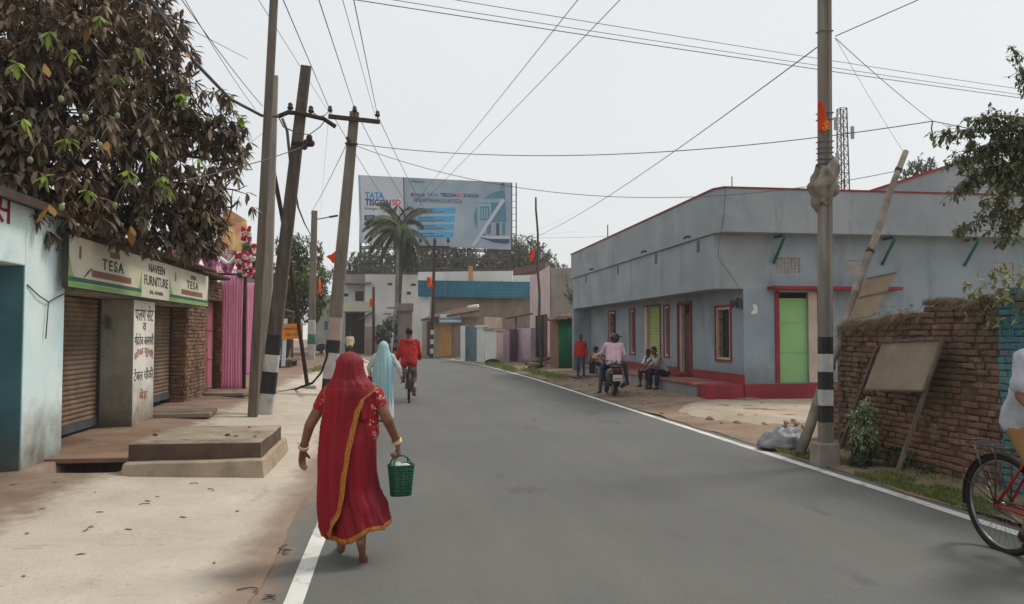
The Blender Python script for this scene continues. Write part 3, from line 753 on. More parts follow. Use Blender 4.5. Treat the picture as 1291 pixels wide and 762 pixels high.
# tree whose branches reach into the frame over the brick wall
M['leaf_branch'] = mat('small dusty leaves', C(120,128,92), C(86,96,64), 1.5, .8, 0, island=.45, trans=.2, stains=((C(128,92,66), 1.1, .56, .72, (1,1,1), .8),))
rg = random.Random(77)
wt = thing('overhanging_tree', 'thin leafy branches of a tree reaching in over the brick wall', 'tree', (8.6, 8.2, 0))
b = MB(); bark_limb(b, [V((8.6,8.2,0)), V((8.5,8.3,2)), V((8.4,8.5,3.6))], .14, .09, 10); b.build('trunk', M['bark'], wt)
br = MB(); lf = MB()
def spray(pts, r0, dens, spread, L=.075, W=.034):
    pts = [V(p) for p in pts]; bark_limb(br, pts, r0, .004, 5)
    for i in range(len(pts)-1):
        seg = (pts[i+1]-pts[i])
        for k in range(int(seg.length*dens)):
            t = rg.random(); p = pts[i] + seg*t
            e = p + rand_dir(rg)*rg.uniform(.04, spread) + V((0,0,-.05))
            br.tube([p, p.lerp(e,.5)+V((0,0,.02)), e], .003, 4)
            for q in range(rg.randint(4,8)):
                c = p.lerp(e, rg.uniform(.3,1)); leaf_strip(lf, c+rand_dir(rg)*.03, rand_dir(rg)+V((0,0,-.5)), V((0,0,1)), L*rg.uniform(.6,1.2), W*rg.uniform(.8,1.2), .5, 0, 2)
F0 = V((8.4,8.5,3.6))
for tip in ((1188,170,9.0),(1200,205,8.8),(1228,150,8.8),(1252,235,8.6),(1215,235,8.9),(1270,180,8.6),(1240,270,8.6),(1262,300,8.5),(1225,190,8.8),(1285,150,8.4),(1205,240,8.8)):
    e = at(*tip); m_ = F0.lerp(e, .55) + V((0,0,.25))
    spray([F0.lerp(m_,.6), m_, m_.lerp(e,.6)+V((0,0,.05)), e], .014, 80, .26, .09, .042)
for tip, st in (((1276,62,8.6),(1310,140,8.5)),((1284,88,8.6),(1320,150,8.5)),((1283,105,8.6),(1320,120,8.5)),((1200,292,8.4),(1292,262,8.6))):
    a = at(*st); e = at(*tip); spray([a, a.lerp(e,.5)+V((0,0,.04)), e], .007, 48, .16)
br.build('branch', M['bark'], wt); lf.build('crown', M['leaf_branch'], wt)

# coconut palm
pb = at(497, 437, 64); pb.z = 0
pt_ = at(505, 288, 64)
pm = thing('coconut_palm', 'coconut palm with drooping half dried fronds in front of the billboard', 'tree', pb)
b = MB(); bark_limb(b, [pb, pb.lerp(pt_,.4)+V((.2,0,0)), pb.lerp(pt_,.8)+V((.2,0,0)), pt_], .18, .13, 10); b.build('trunk', M['bark'], pm)
M['palm_leaf'] = mat('palm frond', C(92,100,66), C(62,70,44), .9, .8, 0, island=.4, trans=.15, stains=((C(140,118,92), .5, .55, .7, (1,1,1), .7),))
rg = random.Random(4)
for i in range(46):
    a = 2*math.pi*i/46*7.1 + rg.uniform(-.2,.2); el = (1.2, .8, .4, 0., -.45, -.9, -1.25)[i % 7] + rg.uniform(-.1,.1); L = rg.uniform(2.9, 3.7)
    d = V((math.cos(a)*math.cos(el), math.sin(a)*math.cos(el), math.sin(el))); p = pt_.copy(); sp = [p.copy()]
    for k in range(9):
        p = p + d*(L/9); d = (d + V((0,0,-.19))).normalized(); sp.append(p.copy())
    b = MB(); b.tube(sp, [.035-.003*k for k in range(10)], 5)
    for k in range(1, 9):
        for q in range(4):
            c = sp[k].lerp(sp[k+1], q/4) if k < 9 else sp[k]; t = (sp[min(9,k+1)]-sp[k]).normalized(); s = t.cross(V((0,0,1))).normalized()
            for sg_ in (-1, 1):
                leaf_strip(b, c, (s*sg_*.8 + t*.6 + V((0,0,-.25))), V((0,0,1)), .95*(1-.05*k)*rg.uniform(.8,1.1), .10, .9, 0, 3)
    b.build('frond', M['palm_leaf'], pm)

# low bushes, creepers, dry weeds by the brick wall
def bush(name, label, blobs, m, per, L, W, seed, nl=6, group=None):
    rg = random.Random(seed); c0 = blobs[0][0]
    t = thing(name, label, 'bush', (c0.x, c0.y, 0), 0, group); b = MB(); s_ = MB()
    for p, d in blob_points(blobs, per, rg, .3):
        whorl(b, p, d+V((0,0,.5))+rand_dir(rg)*.4, nl, L, W, .5, rg, 0, .8, 2)
    for c, r in blobs:
        s_ = MB()
        for k in range(6):
            e = c + rand_dir(rg)*r*.7; s_.tube([V((c.x+rg.uniform(-.05,.05), c.y+rg.uniform(-.05,.05), .02)), V((c.x,c.y,c.z*.6)), e], .006, 5)
        s_.build('stem', M['bark'], t)
    b.build('foliage', m, t)
M['bush_leaf'] = mat('dusty pale bush leaf', C(190,198,160), C(140,154,108), 2.5, .75, 0, island=.4, trans=.2)
bush('leafy_bush', 'pale dusty green bush growing at the foot of the brick wall beside the leaning board', [(V((5.64,8.98,.50)),.20),(V((5.60,8.95,.34)),.18),(V((5.68,9.02,.62)),.15),(V((5.60,8.88,.44)),.13),(V((5.74,9.08,.74)),.08),(V((5.60,8.92,.72)),.07),(V((5.55,9.06,.56)),.09)], M['bush_leaf'], 1900, .07, .024, 8)
bush('low_weed', 'low dark green weeds between the two legs of the leaning board', [(V((5.80,8.75,.14)),.20),(V((5.85,8.5,.10)),.17),(V((5.58,8.95,.14)),.20),(V((5.50,8.85,.10)),.14),(V((5.9,8.2,.08)),.12)], M['leaf_dark'], 1500, .06, .026, 9)
# ---------------------------------------------------------------- poles
def pole_mesh(p0, p1, w0, w1, d0, d1, bands, mats):
    """tapered post from p0 to p1; bands = list of (height fraction start, end, material index)"""
    cuts = sorted(set([0, 1] + [t for bnd in bands for t in bnd[:2]] + [i/10 for i in range(11)]))
    b = MB(); a = (p1-p0).normalized(); s = V((1,0,0)); s = (s-a*s.dot(a)).normalized(); t_ = a.cross(s)
    def ringpts(t):
        c = p0.lerp(p1, t); hw = (w0+(w1-w0)*t)/2; hd = (d0+(d1-d0)*t)/2; ch = .82
        o = [(-hw*ch,-hd),(hw*ch,-hd),(hw,-hd*ch),(hw,hd*ch),(hw*ch,hd),(-hw*ch,hd),(-hw,hd*ch),(-hw,-hd*ch)]
        return [c + s*x + t_*y for x, y in o]
    for i in range(len(cuts)-1):
        a0, a1 = cuts[i], cuts[i+1]; mi = 0
        for (x0, x1, m_) in bands:
            if a0 >= x0-1e-6 and a1 <= x1+1e-6: mi = m_
        r0, r1 = ringpts(a0), ringpts(a1)
        b.add(r0+r1, [(k, (k+1) % 8, 8+(k+1) % 8, 8+k) for k in range(8)], mi)
    b.add(ringpts(1), [tuple(range(8))], 0)
    return b
def insulator(mb, p, s=1.):
    p = V(p); mb.tube([p, p+V((0,0,.09*s))], .012*s, 6); 
    mb.tube([p+V((0,0,.08*s)), p+V((0,0,.10*s)), p+V((0,0,.13*s)), p+V((0,0,.15*s)), p+V((0,0,.19*s)), p+V((0,0,.22*s))], [.03*s,.055*s,.06*s,.04*s,.05*s,.02*s], 10)
M['ceramic'] = mat('brown glazed insulator', C(70,46,42), C(58,38,36), 8, .3, 0)
B3 = [M['pole_brown'], M['band_black'], M['band_white']]

# near square post
a = gp(318.5, 527, .08); e = at(353, -150, a.y)
t = thing('utility_pole', 'plain grey brown square post leaning slightly right, nearest of the poles by the shops', 'pole', a)
pole_mesh(a, e, .165, .135, .14, .10, [], [M['pole_dark']]).build('post', M['pole_dark'], t)
P1 = (a, e)
# pale tapered concrete post behind
a = gp(331, 505, .12); e = at(347, 96, a.y)
t = thing('utility_pole', 'pale tapering concrete post standing just behind the plain square post', 'pole', a)
pole_mesh(a, e, .30, .13, .2, .11, [], 0).build('post', M['pole_pale'], t)
# brown leaning post with painted base
a = gp(334.5, 523, .08); e = at(386, 84, a.y)
t = thing('utility_pole', 'dark brown leaning post with a bent crossarm and a black and white painted base', 'pole', a)
def tf(v): return (523-v)/(523-84.)
pole_mesh(a, e, .28, .19, .18, .14, [(0, tf(497), 2), (tf(497), tf(470), 1), (tf(470), tf(449), 2), (tf(449), tf(424), 1)], 0).build('post', B3, t)
Y3_ = a.y
b = MB(); pts = [at(351,147,Y3_-.25), at(363,142,Y3_-.22), at(378,143,Y3_-.2), at(408,150,Y3_-.2), at(423,160,Y3_-.2)]
b.tube(pts, .045, 6); ca = b.build('crossarm', M['rust'], t)
for q_ in (at(366,144,Y3_-.22), at(392,148,Y3_-.2)): b = MB(); insulator(b, q_, 1.0); b.build('insulator', M['ceramic'], ca)
b = MB()
for (u, v) in ((386,180),(390,174),(384,185),(393,181)): b.sphere(at(u, v, Y3_-.25), (.06,.05,.07), 8, 6)
b.beam(at(368,181,Y3_-.15), at(391,183,Y3_-.25), .07, .07); b.build('fuse_bracket', M['ceramic'], t)
# stay: slightly bent rusty rod
a = gp(388, 490, .12); Ys = a.y
t = thing('pole_stay', 'thin bent rusty pipe leaning up to the poles from a small round concrete footing', 'pipe', a)
b = MB(); b.tube([a, at(376,405,Ys), at(365,330,Ys-.8), at(355,269,Ys-1.8), at(341,196,Ys-3)], .055, 8); b.build('pipe', M['rust'], t)
b = MB(); b.tube([a+V((0,0,-.1)), a+V((0,0,.05)), a+V((0,0,.08))], [.24,.23,.2], 14); b.build('footing', M['concrete'], t)
# pole with three-insulator crossarm
a = gp(414, 500, .03); e = at(447, 142, a.y); Y4 = a.y
t = thing('utility_pole', 'tall grey concrete pole with a straight crossarm carrying three insulators', 'pole', a)
def tf4(v): return (500-v)/(500-142.)
pole_mesh(a, e, .36, .235, .28, .2, [(0, tf4(478), 1), (tf4(478), tf4(446), 2), (tf4(446), tf4(430), 1), (tf4(430), tf4(402), 3)], 0).build('post', [M['pole_mid'], M['band_black'], M['band_white'], mat('pale pink stained cement', C(178,158,146), C(160,142,130), 3, .9, .2)], t)
b = MB(); b.beam(at(414,147,Y4-.2), at(479,154,Y4-.2), .10, .10); ca = b.build('crossarm', M['rust'], t)
INS4 = [at(416,139,Y4-.2), at(447,137,Y4-.2), at(476,146,Y4-.2)]
for u, v in ((416,146),(447,146),(476,152)): b = MB(); insulator(b, at(u, v, Y4-.2), 1.15); b.build('insulator', M['ceramic'], ca)
b = MB(); b.beam(at(437,173,Y4-.2), at(443,184,Y4-.1), .06); b.tube([at(435,181,Y4-.2), at(451,182,Y4-.2)], .03, 6); b.build('bracket', M['rust'], t)
# far green based pole with a lamp
a = gp(392, 455, .22); e = at(396.5, 266, a.y); Y5 = a.y
t = thing('street_lamp', 'slim concrete pole with a street lamp arm and a white and green painted base', 'street lamp', a)
M['band_green'] = mat('green wall paint', C(70,130,98), C(58,112,84), 5, .8, .1)
pole_mesh(a, e, .40, .30, .3, .2, [(0, .11, 2), (.11, .175, 1), (.175, .27, 2)], 0).build('post', [M['pole_mid'], M['band_green'], M['band_white']], t)
b = MB(); b.tube([at(397,277,Y5), at(410,275,Y5-.3), at(418,273,Y5-.4)], .03, 6); b.build('arm', M['dark_metal'], t)
b = MB(); b.beam(at(415,274,Y5-.4), at(426,272,Y5-.5), .16, .09); b.build('lamp_head', M['dark_metal'], t, .02)
# far pole in front of the palm
a = gp(499, 441, .1); a.y = 62; a = at(499, 448, 62); a.z = 0; e = at(502, 282, 62)
t = thing('utility_pole', 'thin pale pole with a black and white banded foot in front of the palm', 'pole', a)
pole_mesh(a, e, .34, .22, .3, .2, [(0,.03,2),(.03,.06,1),(.06,.09,2),(.09,.12,1),(.12,.15,2),(.24,.27,2),(.27,.29,1)], 0).build('post', [M['pole_mid'], M['band_black'], M['band_white']], t)
FAR1 = e
# far dark pole with crossarm
a = at(544, 451, 54); a.z = 0; e = at(548, 304, 54)
t = thing('utility_pole', 'dark thin pole with a crossarm and banded foot in front of the teal awning', 'pole', a)
pole_mesh(a, e, .22, .18, .2, .15, [(0,.04,1),(.04,.08,2),(.08,.12,1),(.12,.16,2),(.16,.2,1),(.2,.24,2)], 0).build('post', [M['rust'], M['band_black'], M['band_white']], t)
b = MB(); b.beam(at(528,311,53.8), at(568,312,53.8), .14, .14); ca = b.build('crossarm', M['rust'], t)
FI = []
for u in (530, 548, 565): b = MB(); p_ = at(u, 309, 53.8); insulator(b, p_, 2.2); FI.append(p_+V((0,0,.4))); b.build('insulator', M['ceramic'], ca)
# thin posts
a = at(471, 432, 56); a.z = .05
tag(MB().tube([a, at(471, 362, 56)], .10, 7).build('thin_post', M['rust']), 'thin dark iron post with a small saffron flag in front of the white house', 'post')
a = gp(682, 464, .1); e = at(676, 249, a.y); YB = a.y
b = MB(); pts = [a.lerp(e, i/14)+V((.03*math.sin(i*1.3),0,0)) for i in range(15)]; b.tube(pts, [.07-.0018*i for i in range(15)], 8)
tag(b.build('bamboo_pole', mat('weathered bamboo', C(96,86,74), C(74,66,58), 4, .8, .3)), 'tall thin bamboo pole standing in front of the pink house', 'pole')

# tall pole right of the road, H-section with painted bands
a = gp(1041, 582, .05); Y6 = a.y; top = at(1039, -160, Y6)
t = thing('utility_pole', 'tall grooved concrete pole with black and white bands on a cement block', 'pole', a)
def hsec(p0, p1, w, d, bands, mats):
    L = (p1-p0).length; ax = (p1-p0).normalized(); s = V((1,0,0)); s = (s-ax*s.dot(ax)).normalized(); q = ax.cross(s)
    out = [(-w/2,-d/2),(-w*.20,-d/2),(-w*.14,-d*.28),(w*.14,-d*.28),(w*.20,-d/2),(w/2,-d/2),(w/2,d/2),(w*.2,d/2),(w*.14,d*.28),(-w*.14,d*.28),(-w*.2,d/2),(-w/2,d/2)]
    cuts = sorted(set([0,1]+[x for bb in bands for x in bb[:2]])); b = MB(); n = len(out)
    for i in range(len(cuts)-1):
        mi = 0
        for x0, x1, m_ in bands:
            if cuts[i] >= x0-1e-6 and cuts[i+1] <= x1+1e-6: mi = m_
        rr = [[p0.lerp(p1, tt)+s*x*(1-.12*tt)+q*y*(1-.12*tt) for x, y in out] for tt in (cuts[i], cuts[i+1])]
        b.add(rr[0]+rr[1], [(k, (k+1) % n, n+(k+1) % n, n+k) for k in range(n)], mi)
    b.add([p1+s*x*.88+q*y*.88 for x, y in out], [tuple(range(n))])
    return b
def tf6(v): return (582-v)/(582+160.)
hsec(a, top, .155, .10, [(tf6(534),tf6(513.5),1),(tf6(513.5),tf6(494),2),(tf6(494),tf6(472),1),(tf6(472),tf6(450),2),(tf6(450),tf6(429),1)], 0).build('post', [mat('grooved concrete pole', C(146,138,127), C(116,108,99), 3, .9, .4, 60, stretch=(2,2,.3), stains=((C(84,76,70), 1.5, .5, .7, (1,1,.2), .6),)), M['band_black'], M['band_white']], t)
rough_box(a.x-.125, a.x+.125, a.y-.10, a.y+.13, -.02, .28, .012, [], 5, 6, .015).build('footing', [M['concrete'], M['concrete']], t)
for v in (46, 150, 158, 186, 194, 200, 208, 214):
    b = MB(); c = a.lerp(top, tf6(v)); w_ = .085
    b.tube([c+V((-w_,-.058,0)), c+V((w_,-.058,.01)), c+V((w_,.058,0)), c+V((-w_,.058,.01))], .007, 5, closed=True); b.build('binding', M['wire'], t)
# rag wrapped around the pole
b = MB(); rows = []; n = 40; c0 = a.lerp(top, tf6(231))
for j in range(15):
    tt = j/14; row = []
    for i in range(n):
        q = 2*math.pi*i/n; r_ = (.088+.055*math.sin(tt*math.pi)**.7)*(1+.35*math.sin(q*7+3*noise.noise(V((q,tt*4,1))))*tt*.5+.4*noise.noise(V((math.cos(q)*2.2, math.sin(q)*2.2, tt*5)))+.2*math.sin(q*5+tt*9)*tt)
        row.append(c0+V((math.cos(q)*r_*1.25+.03*math.sin(tt*8), math.sin(q)*r_, .21-.46*tt-.16*tt*max(0, math.cos(q-2.2))**2+.08*math.sin(q+1)+.08*noise.noise(V((math.cos(q)*2, math.sin(q)*2+tt*3, 4))))))
    rows.append(row)
b.loft(rows, closed=True)
o = b.build('rag', mat('dirty cloth', C(150,142,130), C(112,104,94), 6, .95, .4, 30)); o.modifiers.new('s', 'SUBSURF').render_levels = 1
tag(o, 'dirty grey rag knotted around the tall grooved pole', 'rag')

# flags
def flag(u0, v0, pts, Y, lab, yellow=False):
    """a saffron cloth with folds hanging from a point"""
    b = MB(); base = [at(u, v, Y) for u, v in pts]; rows = []
    A, B, C_, D = base
    n, m_ = 10, 8
    for j in range(m_+1):
        row = []
        for i in range(n+1):
            s, t = i/n, j/m_
            p = (A.lerp(B, s)).lerp(D.lerp(C_, s), t)
            p = p + V((0, .05*math.sin(s*7+t*2)*Y/14, .012*math.sin(s*9+t*3)*Y/14))
            row.append(p)
        rows.append(row)
    b.loft(rows)
    o = b.build('flag', M['orange']); o.modifiers.new('t', 'SOLIDIFY').thickness = .004
    tag(o, lab, 'flag', 'saffron flags')
    if yellow:
        f = frame(at(1034,166,Y-.02), (1,0,0), (0,0,1))
        q = Y/1000
        text('ॐ', f, (1*q, 1*q, 13*q, 14*q), mat('yellow flag print', C(240,170,50), None, 3, .8, 0), o, off=.03)
    return o
flag(0, 0, [(1032,128),(1036,127),(1049,160),(1034,168)], Y6-.15, 'saffron flag with a yellow emblem tied to the tall grooved pole', True)
flag(0, 0, [(411,324),(426,316),(427,336),(418,330)], Y4+3, 'large saffron flag between the two concrete poles on the shop side')
flag(0, 0, [(400,356),(403,352),(406,368),(400,373)], Y5-.4, 'small saffron flag hanging at the lamp pole')
flag(0, 0, [(466,377),(470,376),(472,389),(466,386)], 55.9, 'small saffron flag on the thin post before the white house')
flag(0, 0, [(538,350),(544,349),(546,363),(539,362)], 53.5, 'tiny saffron flag on the dark pole before the teal awning')
flag(0, 0, [(668,316),(674,314),(674,332),(668,330)], YB-.1, 'saffron flag hanging at the bamboo pole')

# ---------------------------------------------------------------- overhead wires
def wire(p, q, lab, r=.012, sag=.0, ext=0., ext0=0., grp='overhead wires', n=24):
    p, q = V(p), V(q); d = q-p; p = p - d*ext0; q = q + d*ext
    pts = [p.lerp(q, i/n) + V((0,0,-sag*4*(i/n)*(1-i/n))) for i in range(n+1)]
    return tag(MB().tube(pts, r*.62, 5).build('wire', M['wire']), lab, 'wire', grp)
nm = ['left', 'middle', 'right']
WL = 'power line running from overhead to the %s insulator of the straight crossarm'
for k, (u, v) in enumerate(((357,0),(402,0),(446,0))): wire(INS4[k], at(u, v, 10.5), WL % nm[k], .012, .0, .6)
wire(INS4[2]+V((-.05,.02,-.05)), at(432,0,10.5), 'thin second line joining the right insulator of the straight crossarm', .008, .0, .6)
for k in range(3): wire(INS4[k], FI[k], 'line sagging from the %s insulator towards the far dark pole' % nm[k], .014, .5)
for k, (u, v) in enumerate(((718,0),(769,0))): wire(FAR1+V((.3*k,0,.1)), at(u, v, 14), ('left' if k == 0 else 'right') + ' one of two lines crossing the billboard and rising over the road', .013, .2, .7)
wire(at(490,0,13), at(1291,119,16), 'lowest of the three near parallel lines crossing the sky to the right', .013, .12, .6, .5)
wire(at(536,0,13), at(1291,115,16.2), 'middle of the three near parallel lines crossing the sky to the right', .010, .12, .6, .5)
wire(at(612,0,13), at(1291,108,16.4), 'highest of the three near parallel lines crossing the sky to the right', .010, .12, .6, .5)
K1 = at(1176, 153, 12.4)
wire(at(444,181,Y4-.15), K1, 'long level line from the straight crossarm pole across to the wire knot', .015, .45)
wire(K1, at(1225,163,12.2), 'short end of line from the knot into the tree branches', .014, 0, .5)
wire(at(446,183,Y4-.15), at(1130,216,14.5), 'lower level line from the straight crossarm pole to the leaning pole', .012, .9)
wire(at(1053,46,Y6), at(1158,0,8.6), 'line rising right from the binding of the tall grooved pole', .010, 0, .8)
wire(at(1053,48,Y6), K1, 'stay line falling from the tall grooved pole to the knot by the tree', .008, .03)
wire(at(1053,48,Y6), at(1138,190,11.2), 'faint line from the tall grooved pole to the top of the leaning pole', .004, .03)
wire(at(1030,60,Y6), at(668,302,YB), 'line falling left from the tall grooved pole to the bamboo pole', .012, .25)
b = MB(); b.tube([K1, K1+V((-.03,0,-.12)), K1+V((0,0,-.3))], .012, 5); tag(b.build('wire_knot', M['wire']), 'loose twisted tail of wire hanging from the knot in the level line', 'wire')
# left bundle
b = MB(); pts = [at(175,-20,9), at(205,22,10), at(245,78,12), at(290,125,14.5), at(330,146,Y3_-.3), at(352,147,Y3_-.3)]; b.tube(pts, .028, 6)
tag(b.build('cable', M['wire']), 'thick black cable slanting down from the mango tree to the bent crossarm', 'cable')
for k, (q0, q1) in enumerate((((198,15,9),(292,64,14)),)): wire(at(*q0), at(*q1), 'thin line slanting through the mango leaves to the near poles', .008, .0, .4, .4)
wire(at(236,0,10), at(331,134,Y3_), 'upper of two lines slanting down to the near poles', .010, .1, 0, .6)
wire(at(240,0,10.2), at(322,138,Y3_+.5), 'lower of two lines slanting down to the near poles', .008, .12, 0, .6)
wire(at(326,0,12), at(402,122,Y4), 'line dropping behind the brown leaning post', .008, .0, .25, .6)
wire(at(298,209,12), at(385,184,Y3_-.2), 'line from the mango tree to the fuse bracket of the brown leaning post', .014, .04, 0, .5)
wire(at(298,186,16), at(350,150,Y3_+1), 'thin line between the mango tree and the pale post', .006, .1, 0, .4)
wire(at(437,182,Y4-.15), at(391,270,Y5), 'slanting stay wire from the straight crossarm pole down to the lamp pole', .016, .1)
wire(at(414,152,Y4-.2), at(404,270,Y5), 'faint line dropping from the straight crossarm to the lamp pole', .006, .0)
b = MB(); b.tube([at(356,150,Y3_-.3), at(362,165,Y3_-.35), at(364,185,Y3_-.3), at(366,203,Y3_-.2)], .03, 6); b.tube([at(351,147,Y3_-.3), at(357,160,Y3_-.3), at(368,165,Y3_-.3), at(376,170,Y3_-.3)], .012, 5)
b.tube([at(366,136,Y3_-.2), at(361,141,Y3_-.25), at(356,148,Y3_-.3)], .010, 5); b.tube([at(392,140,Y3_-.2), at(401,147,Y3_-.2), at(409,146,Y3_-.2), at(415,140,Y4-.3)], .010, 5)
b.tube([at(372,168,Y3_-.2), at(390,170,Y3_-.2), at(404,160,Y3_-.2), at(411,150,Y3_-.2)], .010, 5)
tag(b.build('jumper_cable', M['wire']), 'looping jumper cables around the bent crossarm of the brown leaning post', 'cable')
b = MB(); b.tube([at(370,225,Y3_+.3), at(376,262,Y3_+2), at(384,282,Y3_+6), at(392,297,Y5-1)], .02, 6)
tag(b.build('cable', M['wire']), 'black cable running from the brown leaning post to the lamp pole', 'cable')
b = MB(); pts = [at(414,432,Y4-.2), at(412,450,Y4-.15), at(405,470,Y4-.3), at(394,483,Y4-1.2)]
g1 = gp(372,492,.13); g2 = gp(348,496,.14); pts += [V((g1.x,g1.y,.15)), V((g2.x,g2.y,.14)), gp(338,498,.15)]
b.tube(pts, .03, 6); tag(b.build('cable', M['black']), 'black cable drooping from the concrete pole onto the pavement behind the leaning post', 'cable')
for i, (q, s) in enumerate((((660,300,YB),(830,293,40)),((640,297,60),(724,292,60)),((600,322,60),(726,268,58)))): wire(at(*q), at(*s), ('faint low line right of the bamboo pole', 'faint low line behind the bamboo pole', 'faint line slanting up over the pink house')[i], .008 if i else .010, .1)

# orange notice board by the poles
t = thing('notice_board', 'small weathered orange notice board fixed to a white and blue post', 'sign', gp(352, 466, .2))
Yn = 31; b = MB(); b.beam(at(357,462,Yn), at(360,402,Yn), .13, .10); b.build('post', mat('blue and white post paint', C(186,204,218), C(206,208,204), 2, .8, .1), t)
b = MB(); fr = frame(at(354.5,428,Yn-.1), (1,0,.02), (0,0,1)); W = 25.5*Yn/1000
b.prism(rect(0,0,W,.58), fr, -.02, 0); b.build('board', mat('faded orange sign', C(216,138,48), C(196,120,44), 3, .7, .05, stains=((C(150,100,60), 4, .6, .75, (1,1,1), .6),)), t)
text('सरकारी काम', fr, (W*.1,.34,W*.9,.46), M['redpaint'], t, off=.004) ; text('काम जारी', fr, (W*.2,.12,W*.8,.24), M['redpaint'], t, off=.004)

# ---------------------------------------------------------------- right side: brick wall, boards, leaning pole
wl = thing('brick_wall', 'crumbling red brown brick wall with a ragged top on the right of the road', 'wall', (6.1, 8, 0))
M['wallbrick'] = mat('weathered red brick', C(146,110,89), C(108,85,71), 4, .95, .6, 60, island=.32, stains=((C(96,82,70), 1.0, .48, .66, (1,1,1), .75), (C(166,104,76), 1.1, .62, .72, (.8,.8,2), .7), (C(160,142,120), 2.4, .55, .75, (1,1,1), .7)))
M['tealbrick'] = mat('turquoise paint on brick', C(84,132,140), C(70,112,120), 3, .9, .5, 60, stains=((C(124,98,80), 2, .52, .62, (1,1,1), .9), (C(128,156,152), 1.4, .5, .7, (1,1,1), .6)))
def wtop(y): return 1.80 + .10*noise.noise(V((y*1.7, 3.3, 0))) + .06*noise.noise(V((y*5, 1.1, 0))) + (.14 if y < 8.3 else 0) - (.10*max(0, y-9.7))
b = MB()
for i in range(24):
    y0 = 4.2+i*.25; y1 = y0+.25
    b.box(6.018, 6.30, y0, y1-.0, -.05, wtop(y0+.12)-.06)
b.build('core', M['mortar'], wl)
b = MB(); brick_wall(b, 6.0, 7.22, 10.15, .0, 2.3, -1, 'y', L=.165, Hh=.069, gap=.012, seed=12, topf=wtop, jit=.024, skip=.02, vary=.45); brick_wall(b, 10.17, 6.02, 6.3, 0, 1.75, 1, 'x', seed=14)
brick_wall(b, 5.97, 7.22, 10.0, .0, .30, -1, 'y', L=.165, Hh=.069, gap=.012, seed=19, jit=.02, skip=.06)
b.build('brickwork', M['wallbrick'], wl)
b = MB(); brick_wall(b, 6.0, 4.2, 7.22, .0, 2.1, -1, 'y', L=.165, Hh=.069, gap=.006, jit=.007, vary=.3, seed=13, topf=lambda y: wtop(y)+.1); b.build('painted_brickwork', M['tealbrick'], wl)
# brick end return and an older stub behind
b = MB(); brick_wall(b, 6.3, 10.2, 11.2, 0, 1.0, -1, 'y', seed=15, topf=lambda y: 1.25-.5*(y-10.2)); 
b2 = b.build('broken_brickwork', M['wallbrick'], wl)
# dried creeper on the wall top
b = MB(); rg = random.Random(31)
for i in range(5200):
    y = rg.uniform(7.3, 10.15); z = wtop(y) + rg.uniform(-.04, .02); x = rg.uniform(5.95, 6.3)
    L = rg.uniform(.05,.22)*(1.2 if 8.6 < y < 10.1 else .7); a = rg.uniform(0, 6.28)
    d = V((math.cos(a)*.4-.35, math.sin(a)*.5, rg.uniform(-1,.25))); p = V((x,y,z)); q = p+d*L; s = V((0,.004,0))
    b.add([p-s, p+s, q+s*.5, q-s*.5], [(0,1,2,3)])
tag(b.build('dried_creeper', M['drygrass']), 'dead brown creeper hanging along the top of the brick wall', 'creeper')
b = MB(); bs_ = MB()
rg = random.Random(5)
lf = MB()
for i in range(110):
    y = rg.uniform(6.6, 7.55); p = V((rg.uniform(5.86,6.15), y, wtop(y)+rg.uniform(-.32,.30)*(1 if y < 7.3 else .6)))
    whorl(lf, p, rand_dir(rg)+V((-.5,0,.4)), 4, .085, .05, .5, rg, 0, .8, 2)
tag(lf.build('creeper', mat('pale creeper leaf', C(150,148,104), C(116,122,76), 3, .75, 0, island=.35, trans=.2)), 'pale green creeper spilling over the wall where the turquoise paint begins', 'creeper')
lf = MB()
for i in range(26): whorl(lf, V((6.15+rg.uniform(-.1,.1), 9.1+rg.uniform(-.3,.3), wtop(9.1)+rg.uniform(0,.12))), V((0,0,1)), 4, .08, .02, .4, rg, 0, .8, 2)
tag(lf.build('weed', M['leaf_dusty']), 'small weed sprouting from the top of the brick wall', 'weed')

# leaning board on two legs
M['plywood'] = mat('dusty plywood', C(150,134,114), C(128,112,96), 2, .9, .15, 40, stains=((C(112,96,80), 2, .55, .75, (1,1,.5), .6), (C(178,160,136), 1.2, .55, .75, (1,1,1), .5)))
M['batten'] = mat('old timber batten', C(122,108,95), C(96,85,75), 4, .9, .4, 30, stretch=(3,3,.6))
t = thing('leaning_board', 'blank plywood board on two long timber legs leaning against the brick wall', 'board', (5.7, 8.9, 0))
fl_ = gp(1059, 566, .06); fr_ = gp(1128, 604, .03)
tl = atx(1106, 437, 5.90); tr = atx(1190, 428, 5.87)
b = MB(); b.beam(fl_, tl, .03, .035); l1 = b.build('leg', M['batten'], t); b = MB(); b.beam(fr_, tr, .032, .04); b.build('leg', M['batten'], t)
def onl(p, q, k): return p.lerp(q, k)
kk0 = .545; A_ = onl(fl_, tl, .52); B_ = onl(fr_, tr, .625); C_ = onl(fr_, tr, .995); D_ = atx(1121, 430, C_.x); A_ = atx(1094, 493, B_.x); D_ = A_ + (D_-A_)*.5 + (C_-B_)*.5
B_ = B_ + V((0,-.06,0)); C_ = C_ + V((0,-.06,0))
nrm = (B_-A_).cross(D_-A_).normalized()
if nrm.x > 0: nrm = -nrm
off = nrm*.035
b = MB(); q = [A_+off, B_+off, C_+off, D_+off]; b.add(q+[p+nrm*.012 for p in q], [(0,1,2,3)[::-1],(4,5,6,7)]+[(i,(i+1) % 4,4+(i+1) % 4,4+i) for i in range(4)]); b.build('panel', M['plywood'], t)
